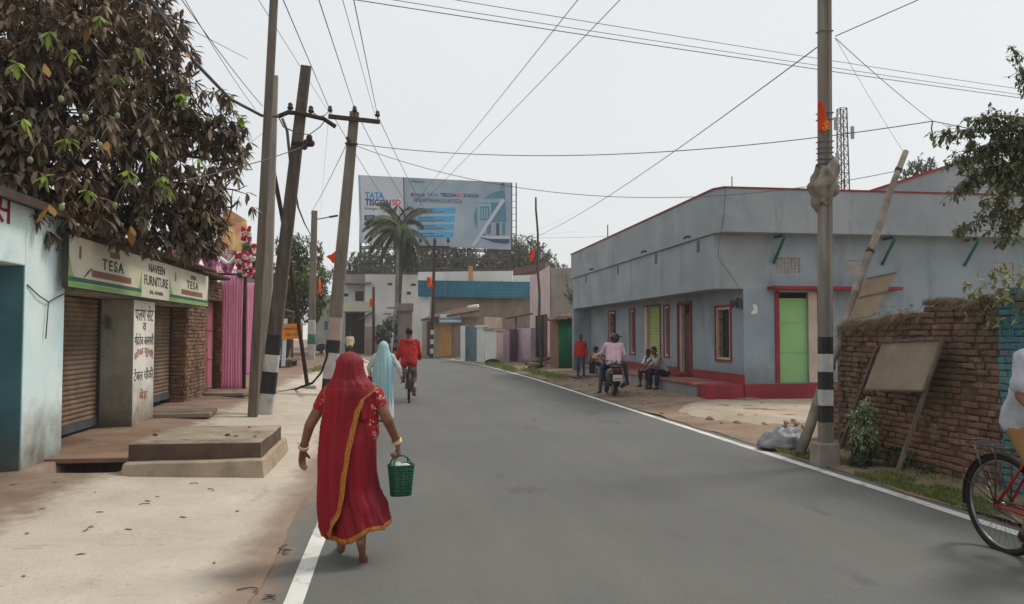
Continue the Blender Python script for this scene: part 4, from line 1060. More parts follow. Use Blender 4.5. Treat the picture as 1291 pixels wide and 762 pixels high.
b = MB(); b.beam(D_+off+nrm*.02, C_+off+nrm*.02, .05, .025); b.beam(C_+off*1.2+nrm*.02, B_+off*1.2+nrm*.02, .05, .03); b.beam(A_+off+nrm*.016, B_+off+nrm*.016, .02, .02); b.build('trim', M['batten'], t)

# leaning old pole with a small board tied to it
a = gp(1008, 572, .06); Y7 = a.y; e = at(1141, 191, Y7+1.0)
t = thing('leaning_pole', 'old grey round pole leaning steeply to the right behind the tall grooved pole', 'pole', a)
b = MB(); n = 12; b.tube([a.lerp(e, i/n)+V((.015*math.sin(i*1.7),0,0)) for i in range(n+1)], [.068-.026*i/n for i in range(n+1)], 10); b.build('shaft', mat('old grey pole', C(150,140,126), C(112,104,94), 4, .9, .5, 40, stains=((C(190,184,174), 2, .58, .75, (1,1,1), .7),)), t)
for k in (.26,.64,.93):
    b = MB(); c = a.lerp(e, k); ax = (e-a).normalized(); r_ = .068-.026*k+.009; b.tube([c-ax*.03, c+ax*.03], r_, 10); b.build('binding', M['dark_metal'], t)
sm_ = [at(1064,405,Y7+.38), at(1096,398,Y7+.40), at(1124,344,Y7+.55), at(1086,352,Y7+.52)]
nn = V((0,-1,0)); b = MB(); q = [p+nn*.10 for p in sm_]
b.add(q+[p+nn*.02 for p in q], [(0,1,2,3)[::-1],(4,5,6,7)]+[(i,(i+1) % 4,4+(i+1) % 4,4+i) for i in range(4)])
o = tag(b.build('tied_board', M['plywood']), 'small blank plywood board tied halfway up the leaning pole', 'board')
b = MB(); b.beam(q[3]+nn*.03+(q[0]-q[3])*.45, q[2]+nn*.03+(q[1]-q[2])*.45, .02, .012); b.beam(q[3]+nn*.026, q[2]+nn*.026, .02, .01); b.beam(q[0]+nn*.026, q[1]+nn*.026, .02, .01); b.build('trim', M['batten'], o)

# plastic sheet heap and stones at the pole foot
b = MB(); rows = []; c0 = gp(985, 562, .05)
for j in range(12):
    tt = j/11; row = []
    for i in range(36):
        q = 2*math.pi*i/36; rr = (1-tt)**.6
        h = .30*(1-(1-tt)**1.8)
        k = 1+.22*noise.noise(V((math.cos(q)*2, math.sin(q)*2, tt*3)))+.10*math.sin(q*4+tt*4)
        row.append(c0+V((math.cos(q)*.36*rr*k+.10*tt, math.sin(q)*.30*rr*k, h*.8+.07*noise.noise(V((q*1.6, tt*4, 2)))*(.3+tt))))
    rows.append(row)
b.loft(rows, closed=True, cap=True)
o = b.build('plastic_sheet', mat('grey plastic sheet', C(140,140,142), C(98,98,100), 4, .45, .5, 20, spec=.5)); tag(o, 'crumpled grey plastic sheet heaped at the foot of the leaning pole', 'sheet')
M['stone'] = mat('dusty stone', C(166,148,128), C(136,120,104), 5, .95, .5, 40)
rg = random.Random(12)
def rock(p, r, lab=None, grp=None, m=None):
    b = MB(); b.sphere((0,0,0), (r, r*rg.uniform(.7,1), r*rg.uniform(.5,.8)), 9, 7)
    b.v = [tuple(V(q)*(1+.35*noise.noise(V(q)/r*1.3+V(p)))) for q in b.v]
    for i in range(len(b.s)): b.s[i] = False
    o = b.build('stone', m or M['stone']); o.location = p; o.rotation_euler = (0,0,rg.uniform(0,6))
    if lab: tag(o, lab, 'stone', grp)
    return o
for (u, v, r) in ((991,535,.055),(1000,532,.05),(1012,540,.045),(1004,536,.06)): rock(gp(u, v, .12)+V((0,0,.03)), r, 'dark loose stone beside the plastic sheet heap', 'stones by the plastic sheet')
# rubble along the verge
for i in range(90):
    y = rg.uniform(12.6, 27); x = 5.2+rg.random()**1.5*1.5 if i % 2 else rg.gauss(6.15+.1*math.sin(y), .14)
    rock(V((x, y, zvr(x, y)+.01)), rg.uniform(.018,.05)+.05*rg.random()**4, 'small stone lying in the dirt of the verge before the grey building', 'stones along the verge')
for i in range(16):
    y = rg.uniform(5.5, 12); x = rg.uniform(-3.6, -.9)
    rock(V((x, y, zpl(x, y)+.006)), rg.uniform(.008,.02), 'small pebble on the pale pavement', 'pebbles on the pavement')
# fallen leaves and twigs on the pavement
M['deadleaf'] = mat('dead leaf', C(112,88,66), C(84,66,50), 6, .85, 0, island=.4)
for (u, v) in ((157,667),(60,645),(352,686),(325,735),(333,742),(120,648),(182,632),(196,627),(72,614),(22,618),(150,590),(357,688),(300,640),(226,650),(95,700)):
    p = gp(u, v, .05); p.z = zso(p.x, p.y)+.012 if p.x < -3 else zpl(p.x, p.y)+.008
    b = MB(); leaf_strip(b, V((0,0,0)), V((math.cos(u), math.sin(u), .25)), V((0,0,1)), rng.uniform(.08,.15), .035, .7, 0, 3)
    o = b.build('dead_leaf', M['deadleaf']); o.location = p; o.modifiers.new('t','SOLIDIFY').thickness = .002
    tag(o, 'dry curled brown leaf fallen on the pavement', 'leaf', 'dead leaves on the pavement')

# bits of broken brick and grit lying on the concrete platform
rg = random.Random(91)
for i in range(5):
    x = rg.choice((rg.uniform(-2.85,-2.4), rg.uniform(-1.9,-1.58), rg.uniform(-2.8,-1.6))); y = rg.uniform(9.4, 10.7)
    rock(V((x, y, .415)), rg.uniform(.015,.045), 'crumb of dark rubble lying on the concrete platform', 'rubble on the concrete platform', M['slab'] if i % 2 else M['rust'])

# twigs and scraps in the roadside dust
rg = random.Random(17)
for (u, v) in ((325,738),(330,752),(352,688),(362,684),(175,640),(110,672),(250,612),(262,618)):
    p = gp(u, v, .03); p.z = zpl(p.x, p.y)+.008 if p.x < -.9 else .012
    b = MB(); a_ = rg.uniform(0, 6.3); d_ = V((math.cos(a_), math.sin(a_), 0)); q_ = p+d_*rg.uniform(.06,.14)
    b.tube([p, p.lerp(q_,.5)+V((.015,.01,.006)), q_], .004, 5)
    tag(b.build('twig', M['bark']), 'short dry twig lying in the dust at the roadside', 'twig', 'twigs on the pavement')
# ---------------------------------------------------------------- grey building on the right
M['fascia'] = mat('pale blue grey plaster', C(154,160,163), C(138,145,149), .8, .9, .3, 40, stains=((C(92,98,100), 1.9, .57, .76, (1.6,1.6,.14), .65), (C(172,177,177), .7, .55, .75, (1,1,1), .5), (C(112,116,116), 5, .64, .74, (1,1,.4), .6)))
M['greywall'] = mat('blue grey wall paint', C(148,159,167), C(133,144,152), .9, .88, .2, 40, stains=((C(108,116,122), 1.5, .54, .72, (1.4,1.4,.4), .75), (C(126,118,108), 4, .66, .74, (1,1,.6), .6), (C(158,166,170), .8, .6, .8, (1,1,1), .4)), base_dirt=(.4,.9,C(120,122,122)))
M['redbase'] = mat('dark red plinth paint', C(148,50,54), C(124,42,46), 1.2, .75, .2, 40, stains=((C(120,84,78), 2.2, .58, .76, (1,1,1), .6), (C(178,74,76), 1.0, .58, .75, (1,1,1), .5)))
M['cream'] = mat('cream window surround', C(196,180,162), C(178,162,146), 2, .85, .1)
M['olive'] = mat('dark green grille paint', C(58,62,44), C(44,46,36), 4, .7, .1)
M['greendoor'] = mat('bright green door paint', C(142,188,126), C(130,174,116), 1.0, .6, .08, 40, stains=((C(118,158,104), 1.4, .58, .75, (1,1,.4), .6),))
M['limeshut'] = mat('yellow green rolling shutter', C(166,178,104), C(146,158,92), 2, .6, .08, metal=.1)
M['browndoor'] = mat('brown door', C(92,62,58), C(74,50,48), 2, .6, .1, stretch=(1,1,.3))
M['bracket'] = mat('green bracket paint', C(44,104,78), C(36,86,66), 3, .7, .1)
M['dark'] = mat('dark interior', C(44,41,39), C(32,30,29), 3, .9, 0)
M['lattice'] = mat('white vent lattice', C(176,172,168), C(156,152,148), 4, .8, .1)
GB = thing('grey_house', 'long low blue grey house with a red base, overhanging upper band and red framed openings', 'house', (8, 24, .1))
XW, YW, ZB = 8.05, 17.62, .44
YE = 32.4
def wall_with_holes(parent, name, m, const, axis, a0, a1, z0, z1, holes, thick, sign):
    """wall on a plane with rectangular openings; sign = which way it faces"""
    As = sorted(set([a0, a1] + [h[0] for h in holes] + [h[1] for h in holes])); Zs = sorted(set([z0, z1] + [h[2] for h in holes] + [h[3] for h in holes]))
    b = MB()
    def P(a, z, d): return (const - sign*d, a, z) if axis == 'x' else (a, const - sign*d, z)
    for i in range(len(As)-1):
        for j in range(len(Zs)-1):
            ca, cz = (As[i]+As[i+1])/2, (Zs[j]+Zs[j+1])/2
            if any(h[0] < ca < h[1] and h[2] < cz < h[3] for h in holes): continue
            b.add([P(As[i],Zs[j],0),P(As[i+1],Zs[j],0),P(As[i+1],Zs[j+1],0),P(As[i],Zs[j+1],0)], [(0,1,2,3)])
    for h in holes:
        c = [(h[0],h[2]),(h[1],h[2]),(h[1],h[3]),(h[0],h[3])]
        for k in range(4):
            p, q = c[k], c[(k+1) % 4]
            b.add([P(*p,0),P(*q,0),P(*q,thick),P(*p,thick)], [(0,1,2,3)])
    return b.build(name, m, parent)
def yx(u): return atx(u, 420, XW).y
# openings on the road side: (y0, y1, z0, z1)
OW1 = (yx(921.5), yx(903), .98, 2.28)
OD = (yx(871.5), yx(856), .47, 2.45)
ON1 = (yx(843.5), yx(838), .95, 2.45)
OS = (yx(832.5), yx(813), .5, 2.5)
ON2 = (yx(800.5), yx(795), .95, 2.45)
OW2 = (yx(776), yx(767.5), .5, 2.45)
HO = [OW1, OD, ON1, OS, ON2, OW2]
wall_with_holes(GB, 'front_wall', M['greywall'], XW, 'x', YW, YE, .0, 2.67, HO, .22, -1)
# lane side wall with the green door
def xy(u): return at(u, 420, YW).x
GD = (xy(982), xy(1019), .47, 2.60)
V1 = (xy(979), xy(1010), 3.05, 3.42); V2 = (xy(1067), xy(1090), 3.05, 3.38); V3 = (xy(1254), xy(1280), 3.05, 3.38)
XE = 16.5
wall_with_holes(GB, 'lane_wall', M['greywall'], YW, 'y', XW, XE, .0, 4.0, [GD, V1, V2, V3], .22, -1)
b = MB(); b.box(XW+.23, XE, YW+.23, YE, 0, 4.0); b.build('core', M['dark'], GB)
b = MB(); b.box(7.30, XW, YE-.0, YE+.25, .0, 2.67); b.build('end_pier', M['greywall'], GB)
# bands
b = MB(); b.box(7.33, 8.6, YW-.003, YE+.24, 2.67, 3.95); b.build('lower_band', M['fascia'], GB, .01)
b = MB()
zt0, zt1 = 3.955, 4.96
outl = [(7.27, YE+.28), (7.27, 17.45), (7.42, 17.18), (XE+.3, 17.18), (XE+.3, YE+.28)]
fr = frame((0,0,0), (1,0,0), (0,1,0))
b.prism(outl[::-1] if False else outl, fr, zt0, zt1); b.build('upper_band', M['fascia'], GB)
b = MB(); o2 = [(7.24, YE+.3), (7.24, 17.44), (7.40, 17.15), (XE+.33, 17.15), (XE+.33, YE+.3)]; b.prism(o2, fr, zt1+.002, zt1+.036); b.build('coping', M['red'], GB)
# drain spouts
b = MB()
for u in (879, 826, 778, 738): 
    y = atx(u, 320, 7.3).y; b.box(7.322, 7.335, y-.09, y+.10, 3.62, 3.90)
b.build('drain_slot', mat('darker grey slot', C(92,98,104), C(80,86,92), 4, .8, .1), GB)  # flat strips in a darker grey than the band
b = MB()
for u, v in ((870,298),(815,315),(748,338)):
    p = atx(u, v, 7.27); p.z = 4.03 ; b.tube([p+V((.1,0,.02)), p+V((-.10,0,.02)), p+V((-.16,.02,-.03))], .03, 7)
b.build('spout', M['dark_metal'], GB)
b = MB(); p0 = atx(908, 240, 7.26); b.tube([(7.44,17.16,4.95),(7.40,17.16,4.4),(7.36,17.3,3.9),(7.40,17.55,3.4),(7.8,17.58,2.9),(8.0,17.5,2.5)], .006, 5); b.build('wire', M['wire'], GB)
b = MB(); p_ = at(566/2.54+700, 228, 17.3); b.tube([p_-V((0,0,.25)), p_+V((0,0,.1))], .012, 5); p_ = at(746, 292, 28); b.tube([V((7.6,28,4.9)), V((7.6,28,5.6))], .02, 5)
p_ = at(1064, 233, 17.3); b.tube([p_-V((0,0,.1)), p_+V((0,0,.15))], .012, 5); b.build('rebar', M['rust'], GB)
# base, skirting, platform
b = MB()
b.box(XW-.02, XE, YW-.06, YW-.002, .0, ZB); b.build('base', M['redbase'], GB)
b = MB()
cuts = sorted([(OD[0]-.12, OD[1]+.12), (OS[0]-.35, OS[1]+.02)])
yy = YW-.03
for c0, c1 in cuts: b.box(XW-.03, XW-.002, yy, c0, ZB-.03, ZB+.22); yy = c1
b.box(XW-.03, XW-.002, yy, YE-.001, ZB-.03, ZB+.22); b.build('skirting', M['redbase'], GB)
M['platform'] = mat('grey platform plaster', C(150,154,152), C(122,126,124), 1.2, .9, .3, 40, stains=((C(96,94,90), 1.4, .54, .7, (1,1,.5), .8),))
PL = thing('house_platform', 'knee high grey platform with a worn red top along the grey house', 'platform', (7.5, 24, .08))
b = MB(); b.box(7.10, XW-.04, 18.2, 30.2, .0, .38); b.build('body', M['platform'], PL, .02)
b = MB(); b.box(7.05, XW-.031, 18.17, 30.25, .382, .44); b.build('top', mat('worn red cement', C(150,66,66), C(146,112,104), 1.6, .85, .2, stains=((C(150,134,122), 1.2, .5, .66, (1,1,1), .8),)), PL, .01)
b = MB(); b.box(7.12, XW-.04, YW-.05, 18.165, .0, .43); b.build('red_end', M['redbase'], PL, .015)
# windows
def frame_on_x(o, name, m, parent, w=.07, proud=.03, X=XW, z_bottom=True):
    y0, y1, z0, z1 = o; b = MB(); x0, x1 = X-proud, X-.002
    b.box(x0, x1, y0-w, y0, z0-(w if z_bottom else 0), z1+w); b.box(x0, x1, y1, y1+w, z0-(w if z_bottom else 0), z1+w)
    b.box(x0, x1, y0, y1, z1, z1+w)
    if z_bottom: b.box(x0, x1, y0, y1, z0-w, z0)
    return b.build(name, m, parent)
def grille(o, parent, X=XW, bars=4):
    y0, y1, z0, z1 = o; b = MB()
    for i in range(bars): 
        y = y0+(y1-y0)*(i+.5)/bars; b.tube([(X+.05,y,z0),(X+.05,y,z1)], .009, 5)
    for k in (.2,.5,.8): b.box(X+.04, X+.06, y0, y1, z0+(z1-z0)*k-.01, z0+(z1-z0)*k+.01)
    return b.build('grille', M['olive'], parent)
for o, bars in ((OW1,5),(ON1,3),(ON2,3),(OW2,3)):
    f = frame_on_x(o, 'window', M['red'], GB, .055)
    y0, y1, z0, z1 = o
    b = MB(); b.box(XW+.0, XW+.16, y0+.001, y0+.10, z0+.001, z1-.001); b.box(XW+.0, XW+.16, y1-.06, y1-.001, z0+.001, z1-.001); b.box(XW, XW+.16, y0+.1, y1-.06, z0+.001, z0+.05); b.box(XW, XW+.16, y0+.1, y1-.06, z1-.06, z1-.001); b.build('surround', M['cream'], f)
    grille((y0+.1, y1-.06, z0+.05, z1-.06), f, XW, bars)
    MB().box(XW+.17, XW+.2, y0, y1, z0, z1).build('pane', M['olive'], f)
f = frame_on_x(OD, 'door', M['red'], GB, .075, .04, XW, False)
y0, y1, z0, z1 = OD
MB().box(XW+.12, XW+.17, y0, y1-.12, z0, z1-.25).build('leaf', M['browndoor'], f)
b = MB(); b.box(XW+.03, XW+.18, y1-.12, y1-.002, z0, z1-.002); b.build('jamb', M['cream'], f)
MB().box(XW+.14, XW+.19, y0, y1-.12, z1-.245, z1-.002).build('transom', M['dark'], f)
b = MB(); b.box(XW-.42, XW-.032, y0-.1, y1+.2, ZB+.004, ZB+.10); b.build('door_step', M['redbase'], f, .01)
f = frame_on_x(OS, 'shop_shutter', M['red'], GB, .05, .03, XW, False)
y0, y1, z0, z1 = OS
b = MB(); prof = []
N_ = 22
for i in range(N_):
    z = z0+(z1-z0)*i/N_; h = (z1-z0)/N_; prof += [(0,z),(.018,z+h*.3),(.018,z+h*.65),(0,z+h*.95)]
b.loft([[(XW+.06-d, y1-.32, z) for d, z in prof], [(XW+.06-d, y0, z) for d, z in prof]], smooth=False); b.build('slats', M['limeshut'], f)
b = MB(); b.box(XW-.03, XW+.2, y1-.30, y1+.0, z0, z1-.002); b.build('column', M['cream'], f)
# green door on the lane side
x0, x1, z0, z1 = GD
b = MB(); b.box(x0-.10, x0, YW-.04, YW-.002, z0, z1+.02); b.box(x1+.22, x1+.32, YW-.04, YW-.002, z0, z1+.02)
fd = b.build('lane_door', M['red'], GB)
b = MB(); b.box(x1, x1+.22, YW-.03, YW-.002, z0, z1); b.build('jamb', M['cream'], fd)
b = MB(); b.box(x0, x1, YW+.06, YW+.10, z0, z1-.14)
for k in (.33,.66): b.box(x0, x1, YW+.045, YW+.058, z0+(z1-z0)*k, z0+(z1-z0)*k+.015)
b.build('leaf', M['greendoor'], fd)
b = MB(); b.box(x0, x1, YW+.14, YW+.2, z1-.14, z1)
for i in range(9): b.tube([(x0+(x1-x0)*(i+.5)/9, YW+.06, z1-.14),(x0+(x1-x0)*(i+.5)/9, YW+.06, z1)], .012, 5)
b.build('transom_grille', M['dark'], fd)
b = MB(); b.box(x0-.28, xy(1128), YW-.36, YW-.002, z1+.05, z1+.13); b.build('door_canopy', M['red'], GB, .008)
# vents, brackets
for o in (V1, V2, V3):
    x0, x1, z0, z1 = o; b = MB(); nx_, nz_ = 7, 5
    for i in range(nx_+1): xq = x0+(x1-x0)*i/nx_; b.box(xq-.012, xq+.012, YW+.02, YW+.06, z0, z1)
    for j in range(nz_+1): zq = z0+(z1-z0)*j/nz_; b.box(x0, x1, YW+.021, YW+.061, zq-.012, zq+.012)
    for i in range(nx_):
        for j in range(nz_):
            c = (x0+(x1-x0)*(i+.5)/nx_, YW+.04, z0+(z1-z0)*(j+.5)/nz_); s_ = .038
            b.box(c[0]-s_*.5, c[0]+s_*.5, YW+.03, YW+.05, c[2]-s_*.5, c[2]+s_*.5)
    b.build('vent', M['lattice'], GB)
    
for u in (976, 1113, 1217):
    x = xy(u); b = MB(); b.beam((x, YW-.02, 3.28), (x+.08, YW-.42, 3.86), .05, .06); b.beam((x+.05, YW-.44, 3.90), (x+.05, YW-.02, 3.90), .05, .06); b.build('bracket', M['bracket'], GB, .01)
b = MB(); c = at(929, 410, YW-.1); c = V((8.03, YW-.02, 2.38)); b.box(7.93, 8.02, 17.64, 17.80, 2.22, 2.46); b.tube([(7.93,17.72,2.34),(7.85,17.70,2.33),(7.80,17.69,2.32)], [.05,.07,.10], 10); b.build('horn_box', M['dark_metal'], GB, .01)
b = MB(); p_ = at(951, 390, YW-.006); b.prism([(0,0),(.14,.02),(.16,.16),(.10,.24),(.02,.22),(.06,.12),(-.01,.05)], frame(p_-V((.07,0,.12)), (1,0,0), (0,0,1)), 0, .004); b.build('poster', M['white'], GB)
# second grey building behind with sloping parapet
HB = thing('rear_house', 'grey house with a sloping red edged parapet rising behind the long grey house', 'house', (17, 27, 0))
fr = frame((0, 25, 0), (1,0,0), (0,0,1))
def P2(u, v): p = at(u, v, 25); return (p.x, p.z)
o = [(P2(1085,240)[0], 0), (P2(1330,240)[0], 0), P2(1330,236), P2(1291,222), P2(1240,196), P2(1085,246)]
MB().prism(o, fr, -4, 0).build('wall', M['fascia'], HB)
b = MB()
for q0, q1 in (((1085,246),(1240,196)),((1240,196),(1291,222)),((1291,222),(1330,236))):
    b.beam(at(*q0, 24.99)+V((0,0,.03)), at(*q1, 24.99)+V((0,0,.03)), .08, .08)
b.build('coping', M['red'], HB)

# ---------------------------------------------------------------- houses beyond, right
M['pinkwall'] = mat('pale pink plaster', C(210,188,188), C(194,170,170), 1.2, .9, .2, 40, stains=((C(170,150,146), 1.2, .58, .74, (1,1,.4), .6),), base_dirt=(.1,.8,C(150,124,110)))
M['cement'] = mat('raw stained cement', C(164,158,148), C(132,126,118), .8, .92, .4, 30, stains=((C(92,88,82), .8, .54, .70, (1,1,.4), .75),), base_dirt=(.1,.9,C(120,98,76)))
M['farwhite'] = mat('far white wall', C(222,222,218), C(204,204,200), .6, .9, .1, stains=((C(180,178,172), .6, .56, .74, (1,1,.3), .6),))
M['fargrey'] = mat('far grey wall', C(150,148,142), C(128,126,120), .6, .9, .15, stains=((C(96,92,86), .5, .56, .72, (1,1,.4), .7),))
M['farbrick'] = mat('far brick wall', C(160,144,130), C(140,124,112), 1.2, .95, .4, 12, stains=((C(104,88,78), .8, .52, .7, (1,1,.5), .7),))
M['teal'] = mat('teal roofing sheet', C(40,108,126), C(32,92,110), 1.0, .6, .05, stains=((C(74,130,142), 2, .6, .78, (1,1,.5), .5),))
M['rooftile'] = mat('brown roof', C(112,84,72), C(90,68,60), 1.5, .9, .3)
M['ochre'] = mat('ochre door', C(196,150,92), C(178,132,80), 2, .8, .1)
M['mauve'] = mat('mauve gate', C(114,92,112), C(92,74,92), 2, .75, .1)
M['pinkgate'] = mat('pink gate wall', C(208,184,192), C(190,164,174), 2, .85, .1)
M['steelblue'] = mat('blue grey gate', C(112,130,140), C(94,110,120), 2, .75, .1)
M['greenpaint'] = mat('green tin door', C(36,128,84), C(30,108,72), 2, .65, .05)

B = thing('pink_house', 'narrow two tone house with a pale pink front and a raw cement side wall', 'house', (8.4, 42, 0))
c0, c1, c2 = V((7.62,39,0)), V((7.95,46.8,0)), V((12,39,0))
def quadwall(mb, p, q, z0, z1, th, mi=0):
    p, q = V(p), V(q); d = (q-p).normalized(); n_ = V((d.y,-d.x,0))*th
    b_ = [p, q, q+n_, p+n_]
    mb.add([V((a.x,a.y,z0)) for a in b_]+[V((a.x,a.y,z1)) for a in b_], [(0,3,2,1),(4,5,6,7),(0,1,5,4),(1,2,6,5),(2,3,7,6),(3,0,4,7)], mi)
b = MB(); b.prism([(7.62,39.02),(12,39.02),(12,46.8),(7.95,46.8)][::-1], frame((0,0,0),(0,1,0),(1,0,0)), 0, .01) if 0 else None
b = MB(); vsx = [V((7.63,39,0)),V((12,39,0)),V((12,46.8,0)),V((7.96,46.8,0))]
b.add([v_+V((0,0,z_)) for z_, vs_ in ((0,vsx),) for v_ in vs_]+[V((v_.x,v_.y,4.95+ (0 if k_ in (0,1) else -.1))) for k_, v_ in enumerate(vsx)], [(0,1,5,4),(1,2,6,5),(2,3,7,6),(4,5,6,7)])
b.build('side_wall', M['cement'], B)
b = MB(); quadwall(b, (7.60,38.98,0), (7.93,46.85,0), 0, 5.05, -.03)
b.build('front_wall', M['pinkwall'], B)
b = MB(); quadwall(b, (7.60+.33*.22,39+7.8*.22,0), (7.60+.33*.66,39+7.8*.66,0), .35, 2.65, -.06); b.build('door', M['dark'], B)
b = MB(); quadwall(b, (7.60+.33*.10,39+7.8*.10,0), (7.60+.33*.20,39+7.8*.20,0), .35, 2.65, -.07); b.build('shutter_leaf', M['browndoor'], B)
b = MB(); b.box(9.2, 10.2, 39.2, 41, 4.9, 5.35); b.build('roof_block', M['bracket'], B)
b = MB(); b.box(6.6, 7.6, 38.4, 41.8, 0, .32); b.box(6.3, 6.9, 36.9, 38.2, 0, .26); b.build('steps', M['cement'], B, .02)
rg = random.Random(8)
b = MB()
for i in range(26):
    p = V((9.0+rg.uniform(-.1,.1), 38.97, 3.1)); q = p+V((rg.uniform(-.9,.7), -.02, rg.uniform(.2,1.5))); m_ = p.lerp(q,.5)+V((rg.uniform(-.25,.25),0,-.1)); b.tube([p, m_, q], .012, 4)
tag(b.build('dead_vine', M['bark']), 'dead bare vine clinging to the raw cement side wall', 'vine')
# green shed
G = thing('green_shed', 'small shed with a green tin door and drooping roof beside the grey house', 'shed', (7.6, 34.6, 0))
b = MB(); xs0 = 7.0
pr = []
for i in range(41): pr.append((7.02+i*.022, 34.0+.02*math.sin(i*1.6)))
b.loft([[(x, y, .15) for x, y in pr], [(x, y, 2.35) for x, y in pr]]); b.build('door', M['greenpaint'], G).modifiers.new('t','SOLIDIFY').thickness = .015
b = MB(); b.box(7.92, 8.3, 33.98, 36, 0, 2.5); b.box(7.0, 7.92, 34.1, 36, 0, 2.4); b.build('wall', M['brick'], G)
b = MB(); b.loft([[at(690,404,33.6)+V((i*.06*1.0,0,.02*math.sin(i*1.3)-.004*i+.01*i)) for i in range(22)], [at(690,400,35.8)+V((i*.06,0,.02*math.sin(i*1.3)+.012*i)) for i in range(22)]]); rf = b.build('roof', M['rooftile'], G); rf.modifiers.new('t','SOLIDIFY').thickness = .05

# frontage of gates and compound walls that faces the bend
def facade(u0, u1, vb, vt, Ya, Yb, th=.25, zb=None):
    """a wall standing between two sight positions at depths Ya, Yb; returns end points and heights"""
    p = at(u0, 430, Ya); q = at(u1, 430, Yb); zt = (at(u0, vt, Ya).z + at(u1, vt, Yb).z)/2
    return V((p.x,p.y,0)), V((q.x,q.y,0)), zt
def front(name, label, cat, m, u0, u1, vt, Ya, Yb, th=.3, cap=None, grp=None):
    p, q, zt = facade(u0, u1, 0, vt, Ya, Yb); b = MB(); quadwall(b, p, q, -.05, zt, -th)
    if cap:
        t = thing(name, label, cat, (p+q)/2, 0, grp); b.build('wall', m, t)
        b = MB(); d = (q-p).normalized()*.08; quadwall(b, p-d+V((d.y,-d.x,0))*1.0, q+d+V((d.y,-d.x,0))*1.0, zt+.003, zt+.12, -th-.16); b.build('coping', cap, t); return t
    return tag(b.build(name, m), label, cat, grp)
front('gate_wall', 'pink gate wall at the right end of the row of compound gates', 'wall', M['pinkgate'], 652, 669, 414, 43.5, 42.2)
front('gate', 'dark mauve metal gate between two pink pillars', 'gate', M['mauve'], 642, 653, 415, 43.4, 43.2, .06)
front('gate_pillar', 'pink pillar left of the mauve gate', 'pillar', M['pinkgate'], 634.5, 641.5, 417, 42.6, 42.5)
front('gate_pillar', 'broad pale pink pillar at the corner of the white compound wall', 'pillar', M['pinkwall'], 626.5, 634.5, 418, 41.6, 41.6, .4, M['cream'])
front('compound_wall', 'white compound wall panel with a grey coping', 'wall', M['farwhite'], 611, 625.5, 417, 43.5, 42.0, .25, M['fargrey'])
front('compound_wall', 'white compound wall panel left of the coped one', 'wall', M['farwhite'], 601, 610.3, 413, 45.6, 44.2, .25, M['farwhite'])
front('gate', 'blue grey sheet metal gate left of the white compound wall', 'gate', M['steelblue'], 586.5, 600.5, 411, 47.5, 46.2, .08)
front('gate_pillar', 'white pillar left of the blue grey gate', 'pillar', M['farwhite'], 580.5, 586, 411, 48, 47.6, .3)
for g_ in [o for o in col.objects if o.name.split('.')[0] == 'gate']:
    xs_ = [V(v.co) for v in g_.data.vertices]; lo_ = min(xs_, key=lambda v: v.x-v.z*0); hi_ = max(xs_, key=lambda v: v.x); zt2 = max(v.z for v in xs_); d_ = hi_-lo_; d_.z = 0
    for k in range(5):
        p_ = lo_ + d_*((k+.5)/5); b = MB(); b.beam((p_.x, p_.y-.12, .1), (p_.x, p_.y-.12, zt2-.05), .06, .05); b.build('rib', g_.data.materials[0], g_)
for i_, (q0, q1, r_) in enumerate(((gp(664,459,.15), gp(693,452,.5), .10), (gp(668,465,.1), gp(690,462,.12), .13))):
    b = MB(); b.tube([q0, q0.lerp(q1,.5)+V((0,0,.02)), q1], [r_, r_*.9, r_*.75], 8); tag(b.build('timber_log', M['bark']), ('grey log leaning on the steps before the pink house', 'grey log lying flat on the verge before the pink house')[i_], 'log')
b = MB(); b.sphere((0,0,0), (.42,.3,.2), 14, 9); b.v = [tuple(V(p)*(1+.3*noise.noise(V(p)*3))) for p in b.v]; o = b.build('dark_sack', M['dark']); o.location = gp(622,457,.15); tag(o, 'dark lumpy sack lying before the white compound wall', 'sack')
# mauve tin canopy post
t = thing('canopy', 'flat dark tin canopy on a thin post above the mauve gate', 'canopy', at(650,450,44)*1)
b = MB(); b.beam(at(650,455,44), at(650,396,44), .12); b.build('post', M['cement'], t)
b = MB(); b.beam(at(638,402,43.6), at(670,396,43.6), .9, .09); b.build('sheet', M['rooftile'], t)

# shed with teal sheet and brick wall behind
T = thing('teal_roofed_shed', 'long brick shed with a sloping teal corrugated sheet roof below a white wall', 'shed', (6, 60, 0))
pL, pR = at(549, 440, 60), at(700, 440, 56)
b = MB(); quadwall(b, (at(548,430,60).x,60,0), (at(700,430,57).x,57,0), 0, at(600,372,59).z, -.3); b.build('wall', M['farbrick'], T)
b = MB(); a0, a1 = at(527,374,59.4), at(668,377,56.8); e0, e1 = at(527,353,60.2), at(668,355,57.6); n = 44
b.loft([[a0.lerp(e0, i/n)+V((0,-.03*math.sin(i*1.4),.03*math.sin(i*1.4))), a1.lerp(e1, i/n)+V((0,-.03*math.sin(i*1.4),.03*math.sin(i*1.4)))] for i in range(n+1)])
b.v = [tuple(p) for p in b.v]; r_ = b.build('roof', M['teal'], T); r_.modifiers.new('t','SOLIDIFY').thickness = .03
